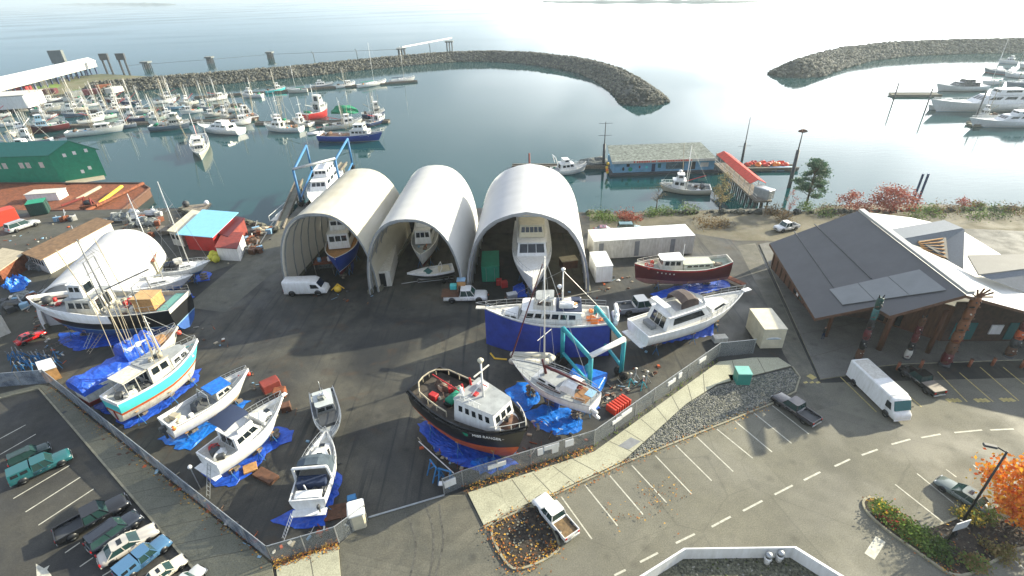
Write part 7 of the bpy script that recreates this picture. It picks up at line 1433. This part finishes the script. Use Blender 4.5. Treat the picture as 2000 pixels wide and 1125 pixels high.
def plant(name, label, cat, px, h, rad, leaves, n=900, ls=.14, trunk=True, base=.25, flat=.8, seed=1, clusters=16, cs=.35, group=None, shape='round', z=0, tr=.12):
    rg = random.Random(seed); p = G(*px, z); t = thing(name, label, cat, p, 0, group); b = MB(); cl = []
    for i in range(clusters):
        if shape == 'cone': u = rg.random(); zz = h * (base + (1 - base) * u); r = rad * (1 - u * .75) * rg.uniform(.25, 1); a = rg.random() * 6.28; c = Vector((r * math.cos(a), r * math.sin(a), zz))
        else: 
            a = rg.random() * 6.28; u = rg.uniform(-1, 1); r = rad * (1 - u * u) ** .5 * rg.uniform(.4, 1.0); c = Vector((r * math.cos(a), r * math.sin(a), h * (base + (1 - base) * (.5 + u * .45))))
        cl.append(c)
    if trunk: 
        b.tube((0, 0, -.1), (0, 0, h * (.85 if shape == 'cone' else base + .25)), tr, bark, tr * .4, 7)
        for c in cl: s0 = Vector((0, 0, min(c.z * .8, h * .8))); b.tube(s0, c, tr * .3, bark, .015, 4)
    else:
        for c in cl: b.tube((rg.uniform(-.1, .1), rg.uniform(-.1, .1), 0), c, .03, bark, .01, 4)
    b.build('trunk', t)
    b = MB()
    for i in range(n):
        c = cl[rg.randrange(clusters)]; s_ = cs * rad * (1.3 if shape != 'cone' else 1.2); q = c + Vector((rg.gauss(0, s_ * .5), rg.gauss(0, s_ * .5), rg.gauss(0, s_ * .5 * flat * (.45 if shape == 'cone' else 1)))); 
        if q.z < .05: q.z = .05
        d = Vector((rg.uniform(-1, 1), rg.uniform(-1, 1), rg.uniform(-.6, .9))).normalized(); e = d.orthogonal().normalized(); k = ls * rg.uniform(.6, 1.4); b.add([q - d * k, q - e * k * .6, q + d * k, q + e * k * .6], [(0, 1, 2, 3)], leaves[min(len(leaves) - 1, int(abs(rg.gauss(0, 1.3))))])
    b.build('crown', t); return t
plant('pine_tree', 'dark green pine standing alone on the shore right of the ramp', 'pine tree', (1574, 402), 8.3, 3.9, pineg, 7000, .15, base=.25, seed=4, clusters=44, cs=.17, shape='cone', tr=.2)
plant('red_shrub', 'large russet shrub tree on the shore above the hall roof', 'shrub', (1738, 415), 3.9, 3.0, redl, 3000, .15, base=.15, seed=2, clusters=26)
plant('red_shrub', 'smaller ragged russet shrub left of the big russet one', 'shrub', (1658, 410), 3.0, 2.0, redl, 1100, .13, base=.15, seed=3, clusters=16)
plant('orange_tree', 'blazing orange autumn tree at the right edge beside the lamp post', 'autumn tree', (1990, 1022), 4.5, 2.9, orl, 6500, .15, base=.3, seed=5, clusters=34, cs=.30, tr=.14)
plant('bare_tree', 'thin bare tree in front of the old cream fishing boat', 'bare tree', (1281, 416), 5.6, 1.6, brl, 160, .08, base=.4, seed=6, clusters=30, cs=.3); plant('bare_tree', 'pale yellowing birch left of the red roofed ramp', 'birch tree', (1404, 416), 7.5, 1.8, [brl[1], grl[3], brl[0]], 1300, .10, base=.25, seed=7, clusters=26, cs=.3, tr=.1)
plant('bare_tree', 'leafless sapling with few red leaves at the foot of the ramp', 'sapling', (1538, 425), 5.0, .9, redl, 220, .09, base=.3, seed=8, clusters=14, cs=.3, tr=.05)
SG = 'shrubs along the shore'
sh = [((1168, 426), 1.0, 1.8, grl, 'green and gold bramble right behind the widest shed'), ((1190, 430), 1.1, 1.8, grl, 'bright green bramble beside the maroon car'), ((1215, 426), 1.1, 1.6, redl, 'red leaved bramble patch left of centre on the bank'), ((1238, 428), 1.0, 1.4, redl, 'red bramble patch behind the blue green car'), ((1275, 420), .8, 1.4, grl, 'low green bush on the bank edge below the bare tree'), ((1300, 416), .9, 1.6, grl, 'dark green bush right of the bare tree'), ((1340, 414), .9, 1.8, grl, 'long green bush at the water edge'), ((1380, 440), .9, 2.0, brl, 'brown bramble mound on the gravel shore'), ((1410, 442), .8, 1.6, brl, 'low brown bramble at the lane edge'), ((1510, 420), 1.6, 1.6, brl, 'brown thicket at the landward end of the ramp'), ((1530, 430), 1.3, 1.6, brl, 'brown thicket behind the white and green pickup'), ((1570, 410), 1.4, 1.3, grl, 'round green bush at the foot of the pine'), ((1605, 418), 1.0, 2.2, grl, 'olive grass clump right of the pine'), ((1625, 414), .9, 2.0, brl, 'straw coloured clump between pine and russet shrubs'), ((1690, 416), 1.4, 1.6, redl, 'small russet bush between the two bigger ones'), ((1790, 425), 1.3, 2.2, grl, 'bright green bush right of the big russet shrub'), ((1815, 420), 1.3, 2.0, grl, 'second bright green bush, by the twin steel piles'), ((1850, 416), 1.2, 2.4, brl, 'dull brown hedge clump over the white membrane roof'), ((1882, 404), 1.3, 1.1, redl, 'round maroon bush on the waterline, the larger of two'), ((1908, 404), 1.0, .9, brl, 'round brown bush on the waterline, the smaller of two'), ((1900, 424), 1.2, 2.2, grl, 'green hedge clump below the round bushes'), ((1938, 418), 1.3, 2.2, [grl[2], grl[0]], 'dark green clump near the right edge'), ((1975, 416), 1.2, 2.2, brl, 'brown and green hedge clump at the right edge'), ((2010, 420), 1.3, 2.2, grl, 'hedge clump leaving the frame at right')]
for i, (px, h_, r_, lv_, lab) in enumerate(sh): plant('shore_shrub', lab, 'shrub', px, h_, r_, lv_, 520, .12, False, .1, .8, 30 + i, 12, .45, SG)
for i, (px, h_, r_, lv_, lab) in enumerate([((1722, 1000), .8, .9, [grl[0], grl[1], orl[3]], 'low green groundcover at the rounded tip of the kerbed bed'), ((1745, 1020), 1.0, .9, [grl[1], redl[0], grl[0]], 'green shrub with red tips in the kerbed bed'), ((1772, 1040), .8, .9, grl, 'olive groundcover clump midway along the kerbed bed'), ((1800, 1062), .8, 1.0, grl, 'spreading green groundcover left of the blank sign'), ((1838, 1085), .7, 1.0, [grl[0], grl[2]], 'dark green groundcover below the blank sign'), ((1895, 1018), .8, .9, [grl[3], orl[3], grl[1]], 'yellowing shrub behind the lamp base'), ((1922, 1012), .9, .8, [grl[3], grl[1]], 'yellow green shrub under the orange tree'), ((1950, 1085), .6, 1.0, [grl[3], brl[1]], 'straw coloured clump along the lower kerb'), ((1905, 1105), .6, .9, [brl[1], grl[1]], 'sparse groundcover at the bottom kerb')]):
    plant('bed_shrub', lab, 'shrub', px, h_, r_, lv_, 620, .09, False, .1, .7, 60 + i, 12, .4, 'plants in the kerbed bed')
b = MB(); rg = random.Random(12)
for (a, c, n, w) in [((100, 757), (532, 1103), 260, .2), ((905, 955), (1160, 876), 260, .22), ((1160, 876), (1402, 704), 260, .2)]:
    A, B_ = G(*a), G(*c); d = (B_ - A).normalized(); nn = Vector((-d.y, d.x, 0))
    for _ in range(n):
        if noise.noise(Vector((_ * .05, a[0], 0))) < -.1: continue
        p = A.lerp(B_, rg.random()) + nn * rg.gauss(0, w); k = rg.uniform(.1, .3); an = rg.random() * 3; dx, dy = math.cos(an) * .05, math.sin(an) * .05; b.add([(p.x - dx, p.y - dy, .02), (p.x + dx, p.y + dy, .02), (p.x + rg.uniform(-.1, .1), p.y, k)], [(0, 1, 2)], rg.choice(grl))
stuff('weeds', b, 'weeds growing at the foot of the fences')
b = MB(); sm_ = [oldwood, brown, rust, dkgrey, offwhite, ltblue, netbr, tan, orange]
for (x0_, y0_, x1_, y1_, n) in [(130, 800, 520, 1075, 150), (540, 1075, 690, 1010, 50), (400, 640, 520, 760, 14), (330, 600, 480, 700, 14), (820, 860, 900, 930, 50), (1010, 830, 1150, 860, 60), (1150, 790, 1290, 720, 90), (900, 915, 1150, 850, 40), (560, 580, 720, 575, 24), (930, 590, 1160, 575, 50), (1170, 560, 1240, 540, 40), (20, 560, 120, 700, 90), (0, 480, 250, 440, 90), (250, 440, 480, 440, 90), (440, 500, 530, 440, 60), (500, 760, 570, 820, 40), (600, 860, 680, 1000, 40), (1240, 690, 1420, 600, 40)]:
    for _ in range(n // 2):
        u = rg.random(); p = G(lerp(x0_, x1_, u) + rg.gauss(0, 9), lerp(y0_, y1_, u) + rg.gauss(0, 9)); m = rg.choice(sm_); k = rg.random()
        if k < .45: a = rg.random() * 3; l = rg.uniform(.2, 1.0); b.tube((p.x, p.y, .06), (p.x + l * math.cos(a), p.y + l * math.sin(a), .05 + rg.random() * .1), rg.uniform(.02, .05), m, n=4)
        elif k < .8: b.box((p.x, p.y, .07), (rg.uniform(.1, .5), rg.uniform(.1, .3), .14), m, rg.random() * 3)
        else: b.lump((p.x, p.y, .06), (rg.uniform(.1, .3), rg.uniform(.1, .25)), m, rg, .5, 6, 4)
stuff('yard_litter', b, 'small scraps of timber, rope and rag strewn over the yard')
# ---- street lamp and sign
t = thing('street_lamp', 'tall black street lamp leaning over the silver green sedan', 'street lamp', G(1862, 1046)); tube_part(t, 'pole', (0, 0, 0), (0, 0, 8.8), .10, black, .06, 8)
tube_part(t, 'arm', (0, 0, 8.7), (-.5, .25, 8.95), .05, black); b = MB(); b.box((-.85, .4, 8.95), (.75, .3, .14), dkgrey, -.4, .04); b.build('lamp_head', t); tube_part(t, 'base', (0, 0, 0), (0, 0, .5), .18, black, n=8)
t = thing('blank_sign', 'pale rectangular sign board on a dark post beside the street lamp', 'sign', G(1846, 1066)); tube_part(t, 'post', (0, 0, 0), (0, 0, 2.9), .09, black); b = MB(); b.box((.1, -.12, 2.5), (1.25, .06, .8), paint('sign_back', (.50, .52, .53), .5), .25); b.build('board', t)
t = thing('yard_light', 'small white yard light on a thin post inside the left fence', 'yard light', G(392, 955)); tube_part(t, 'post', (0, 0, 0), (0, 0, 2.6), .04, steel); b = MB(); b.sph((0, 0, 2.7), .18, white); b.build('lamp', t)
t = thing('transformer_box', 'green utility box on the gravel bed', 'utility box', G(1447, 746), R(-4)); b = MB(); b.box((0, 0, .06), (2.0, 2.0, .12), walkd); b.build('pad', t); b = MB(); b.box((0, 0, .8), (1.35, 1.3, 1.35), paint('utility_green', (.04, .25, .20), .5), 0, .05); b.build('cabinet', t); b = MB(); b.box((0, 0, 1.52), (1.4, 1.35, .08), paint('utility_lid', (.16, .42, .36), .4)); b.build('lid', t)
t = thing('gate_hut', 'white capped round kiosk beside the driveway gate', 'kiosk', G(702, 1020)); b = MB(); b.box((0, 0, .8), (1.1, 1.3, 1.6), cream, .3, .12); b.build('body', t); b = MB(); b.box((0, 0, 1.72), (1.3, 1.5, .22), white, .3, .1); b.build('cap', t)
# ---- gear in the yard
def trestle(label, px, rz, m=bluest, n=2):
    t = thing('steel_trestle', label, 'trestle', G(*px), rz)
    for k in (-1, 1): b = MB(); b.path([(-.5, k * .5, 0), (0, k * .5, 1.5), (.5, k * .5, 0)], .07, m, 5); b.tube((-.3, k * .5, .6), (.3, k * .5, .6), .05, m); b.build('frame', t)
    tube_part(t, 'top_bar', (0, -.6, 1.5), (0, .6, 1.5), .08, m); return t
trestle('blue steel trestle below the stern of the black and orange tug', (850, 930), .6); trestle('second blue trestle nearer the gate', (872, 942), 1.2)
for i, (px, m) in enumerate((((1230, 752), tealst), ((1254, 758), tealst), ((1240, 742), steel), ((1262, 748), steel))):
    t = thing('jack_stand', ['teal spare stand by the lift wheel', 'teal spare stand near the fence right of the lift', 'grey spare stand behind the teal ones', 'grey spare stand with white pad near the fence'][i], 'boat stand', G(*px))
    for k in range(3): tube_part(t, 'stand_leg', (0, 0, .9), (.5 * math.cos(k * 2.1), .5 * math.sin(k * 2.1), 0), .05, m)
    tube_part(t, 'screw', (0, 0, .6), (0, 0, 1.5), .05, steel); tube_part(t, 'pad', (0, 0, 1.5), (0, 0, 1.56), .14, offwhite, n=8)
rg = random.Random(44); first = None
for i in range(26):
    px = (22 + rg.random() * 92, 700 + rg.random() * 28)
    if first is None:
        first = thing('jack_stand', 'blue boat stand in the jumble of spare stands behind the plywood booth', 'boat stand', G(*px), 0, 'spare blue boat stands'); 
        for k in range(3): tube_part(first, 'stand_leg', (0, 0, 1.1), (.55 * math.cos(k * 2.1), .55 * math.sin(k * 2.1), 0), .045, bluest)
        tube_part(first, 'screw', (0, 0, .7), (0, 0, 1.6), .045, steel); o = first
    else: o = copy_tree(first)
    o.location = G(*px); o.rotation_euler = (rg.uniform(-.25, .25), rg.uniform(-.25, .25), rg.random() * 6)
# red chairs like stack, wood etc
t = thing('red_barrier_stack', 'stack of bright red ribbed barriers against the fence right of the sloop', 'barrier stack', G(1208, 795), R(38)); 
for i in range(7): b = MB(); b.box((-1.1 + i * .36, 0, .35), (.22, 1.2, .7), redb, 0, .05); b.build('barrier', t)
for (nm, lab, cat, px, s_, m, z, rz, top) in [
    ('pallet', 'wooden pallet on the tarp beside the navy-topped cruiser', 'pallet', (489, 915), (1.1, 1.0, .15), wood, .1, .5, None),
    ('scrap_pile', 'rusty tank lying at the bow of the navy-topped cruiser', 'tank', (530, 758), (1.8, 1.3, 1.0), redbr, 0, .7, None),
    ('rusty_crate', 'rusty crate right beside the rusty tank', 'crate', (548, 772), (1.2, 1.0, .8), rust, 0, .2, None),
    ('cable_drum', 'brown drum below the rusty crate', 'drum', (560, 800), (.9, .9, .7), brown, 0, .4, None),
    ('timber_stack', 'dark timber stack in the shade left of the grey-topped cruiser', 'timber', (520, 932), (2.2, 1.0, .3), brown, 0, -.5, None),
    ('oil_tray', 'rust stained tray under the bow shade of the grey-topped cruiser', 'tray', (660, 1000), (1.6, 1.4, .12), brown, 0, .2, None),
    ('blue_bin', 'blue bin by the white capped kiosk', 'bin', (690, 985), (.7, .6, .9), bluest, 0, .3, None),
    ('plank_stack', 'yellow and rust planks stacked at the lane end of the red wooden boat', 'planks', (1432, 552), (3.2, .8, .4), tan, 0, -1.0, rust),
    ('green_drum', 'teal drum inside the mouth of the widest shed', 'drum', (975, 555), (.8, .8, .8), redp, 0, 0, None),
    ('trolley', 'small grey utility trolley in front of the widest shed', 'trolley', (1000, 580), (1.3, .8, .5), steel, .1, .3, white),
    ('white_bin', 'white bin topped barrow by the upper corner of the right fence', 'bin', (1405, 665), (1.6, .9, .6), offwhite, 0, .1, None),
    ('crate_stack', 'white crates beside the tall yacht in the widest shed', 'crates', (1110, 520), (2.4, 1.6, 1.2), brown, 0, .2, tan),
    ('red_pump', 'red pump by the green container in the widest shed', 'pump', (985, 560), (.9, .7, .9), redp, 0, .3, None)]: loose(nm, lab, cat, px, s_, m, z, rz, top)
t = thing('yellow_float', 'yellow float with ropes on the ground before the left shed', 'float', G(661, 570)); b = MB(); b.sph((0, 0, .5), .55, yellow, 10, .9); b.build('body', t); b = MB(); b.path([(-.9, 0, .3), (0, .3, 1.1), (.9, 0, .5)], .07, yellow, 5); b.build('handle', t)
for i, px in enumerate(((418, 502), (424, 512), (414, 510), (426, 504))): b = MB(); b.sph((0, 0, .55), .6, paint('buoy_yellow', (.50, .48, .05), .7), 10); o = b.build('yellow_buoy'); o.location = G(*px); tag(o, 'big dull yellow buoy in the cluster beside the kiosk trailer', 'buoy', 'yellow buoys by the kiosk')
for i, (px, sz, m) in enumerate((((75, 520), 5, netgy), ((60, 512), 4, dkgrey), ((100, 500), 4, oldwood), ((150, 465), 5, dkgrey), ((120, 478), 5, brown), ((170, 458), 4, netgy), ((240, 430), 6, netgy), ((262, 425), 6, steel), ((290, 438), 5, netgy), ((330, 455), 5, oldwood), ((300, 420), 4, steel), ((130, 430), 3, rust), ((495, 475), 3, netbr), ((512, 455), 4, tan), ((500, 490), 3, brown), ((30, 600), 4, dkgrey), ((45, 585), 4, netgy))):
    rg = random.Random(100 + i); t = thing('gear_heap', ['grey net heap beside the plank roofed lean-to', 'dark heap above the lean-to', 'grey timber heap left of the long low shed', 'black machinery on the quay above the long shed', 'brown crate heap above the long shed', 'grey gear heap at the end of the long shed roof', 'aluminium framing heap by the water, left one', 'aluminium framing heap by the water, middle one', 'grey gear heap near the cream shack', 'timber heap beside the cream shack', 'aluminium framing heap by the water, farthest one', 'rusty heap on the open quay', 'net heap right of the kiosk trailer', 'tan rubble heap at the head of the pier', 'brown crates at the edge of the lift road', 'dark heap behind the teal shed', 'grey heap beside the bright blue tarp'][i], 'gear heap', G(*px)); b = MB(); b.lump((0, 0, .4), (sz * .35, sz * .25), m, rg, .5); b.build('heap', t)
    for k in range(9): x, y = rg.uniform(-sz / 2, sz / 2), rg.uniform(-sz / 3, sz / 3); b = MB(); (b.box((x, y, .4), (rg.uniform(.5, 1.4), rg.uniform(.4, 1), .8), rg.choice((m, offwhite, dkgrey, rust, ltblue)), rg.random() * 3) if k < 6 else b.tube((x, y, .1), (x + rg.uniform(-2, 2), y + 1, rg.uniform(.5, 1.8)), .08, steel)); b.build('piece', t)
t = thing('pile_float', 'rusty sheet piled float with timber deck beyond the aluminium framing', 'float', G(375, 412, -1)); b = MB(); b.box((0, 0, 0), (5.5, 6.5, .4), oldwood, .2); b.build('deck', t); b = MB()
for i in range(10): b.box((-2.6 + i * .58, -3.5, -1.5), (.3, .3, 3), rust, 0)
b.build('sheet_piling', t); b = MB(); b.sph((-2, 2, .8), .7, dkgrey); b.build('tyre_fender', t); b = MB(); b.sph((2, 2.3, .8), .5, white); b.build('float', t)
# chairs and pole beside tug
b = MB(); A, B_ = G(818, 862, .3), G(886, 924, .15); b.tube(A, B_, .05, white); tag(b.build('long_pole'), 'long white pole lying beside the stern of the black and orange tug', 'pole')
# staging ladders at the left
q = G(52, 700); ladder('ladder', 'wide grey ladder rack lying at the foot of the red car', (q.x, q.y, .1), (q.x + 3.2, q.y + 3.2, .5), 1.0, 9, oldwood)
for i, px in enumerate(((165, 682), (172, 690))): q = G(*px); ladder('ladder', ['tall aluminium ladder leaning on the black fishing vessel', 'second shorter tan ladder by the black fishing vessel'][i], (q.x, q.y, 0), (q.x + 1.4, q.y + 2.3, 3.0 - i), .6, 9, (alum, tan)[i])
# person by the hall post
def person(label, px, cols, rz=0):
    p = G(*px); p.z = .12; sk, top, leg, hair = cols; V = [(0, 0, .95), (0, 0, 1.15), (0, 0, 1.42), (0, .01, 1.54), (0, .02, 1.66), (-.19, 0, 1.40), (-.24, .02, 1.14), (-.22, .10, .90), (.19, 0, 1.40), (.25, 0, 1.14), (.24, .08, .90), (-.09, 0, .88), (-.11, .03, .48), (-.11, -.02, .07), (-.11, .12, .04), (.09, 0, .88), (.12, -.04, .48), (.13, -.12, .07), (.13, .02, .04)]
    E_ = [(0, 1), (1, 2), (2, 3), (3, 4), (2, 5), (5, 6), (6, 7), (2, 8), (8, 9), (9, 10), (0, 11), (11, 12), (12, 13), (13, 14), (0, 15), (15, 16), (16, 17), (17, 18)]
    Rr = [.15, .15, .15, .06, .105, .07, .05, .035, .07, .05, .035, .09, .065, .045, .04, .09, .065, .045, .04]
    me = bpy.data.meshes.new('person'); me.from_pydata(V, E_, []); o = bpy.data.objects.new('person', me); C.objects.link(o); me.skin_vertices.new() if hasattr(me.skin_vertices, 'new') and not me.skin_vertices else None
    m = o.modifiers.new('skin', 'SKIN'); m.use_smooth_shade = True
    for i, r_ in enumerate(Rr): me.skin_vertices[0].data[i].radius = (r_, r_ * .8)
    me.skin_vertices[0].data[0].use_root = True; s2 = o.modifiers.new('sub', 'SUBSURF'); s2.levels = 1; s2.render_levels = 1
    dg = bpy.context.evaluated_depsgraph_get(); me2 = bpy.data.meshes.new_from_object(o.evaluated_get(dg)); o.modifiers.clear(); o.data = me2
    for mm in (leg, top, sk, hair): me2.materials.append(mm)
    for f in me2.polygons: z = f.center.z; ax_ = abs(f.center.x); f.material_index = 3 if z > 1.66 else 2 if (z > 1.5 or (ax_ > .19 and z < .97)) else 1 if z > .93 else 0
    o.location = p; o.rotation_euler = (0, 0, rz); return tag(o, label, 'person')
try: person('person in dark jacket and trousers standing beside the hall corner post', (1605, 664), (paint('skin', (.45, .27, .19), .6), black, navy, black), .5)
except Exception as ex: print('person failed', ex)
# ================================================================ HAZE (thin sea air over the whole place)
hm_ = bpy.data.materials.new('sea_haze'); hm_.use_nodes = True; t_ = hm_.node_tree; t_.nodes.clear(); ho = N(t_, 'ShaderNodeOutputMaterial'); pv = N(t_, 'ShaderNodeVolumePrincipled')
pv.inputs['Color'].default_value = (.82, .94, 1, 1); pv.inputs['Density'].default_value = .00022; pv.inputs['Anisotropy'].default_value = .35; t_.links.new(pv.outputs[0], ho.inputs['Volume'])
b = MB(); b.bx(-6500, 6500, -60, 9500, -11, 60, hm_); o = b.build('haze'); o['kind'] = 'stuff'; o['label'] = 'thin pale sea haze over the harbour'; o['category'] = 'haze'
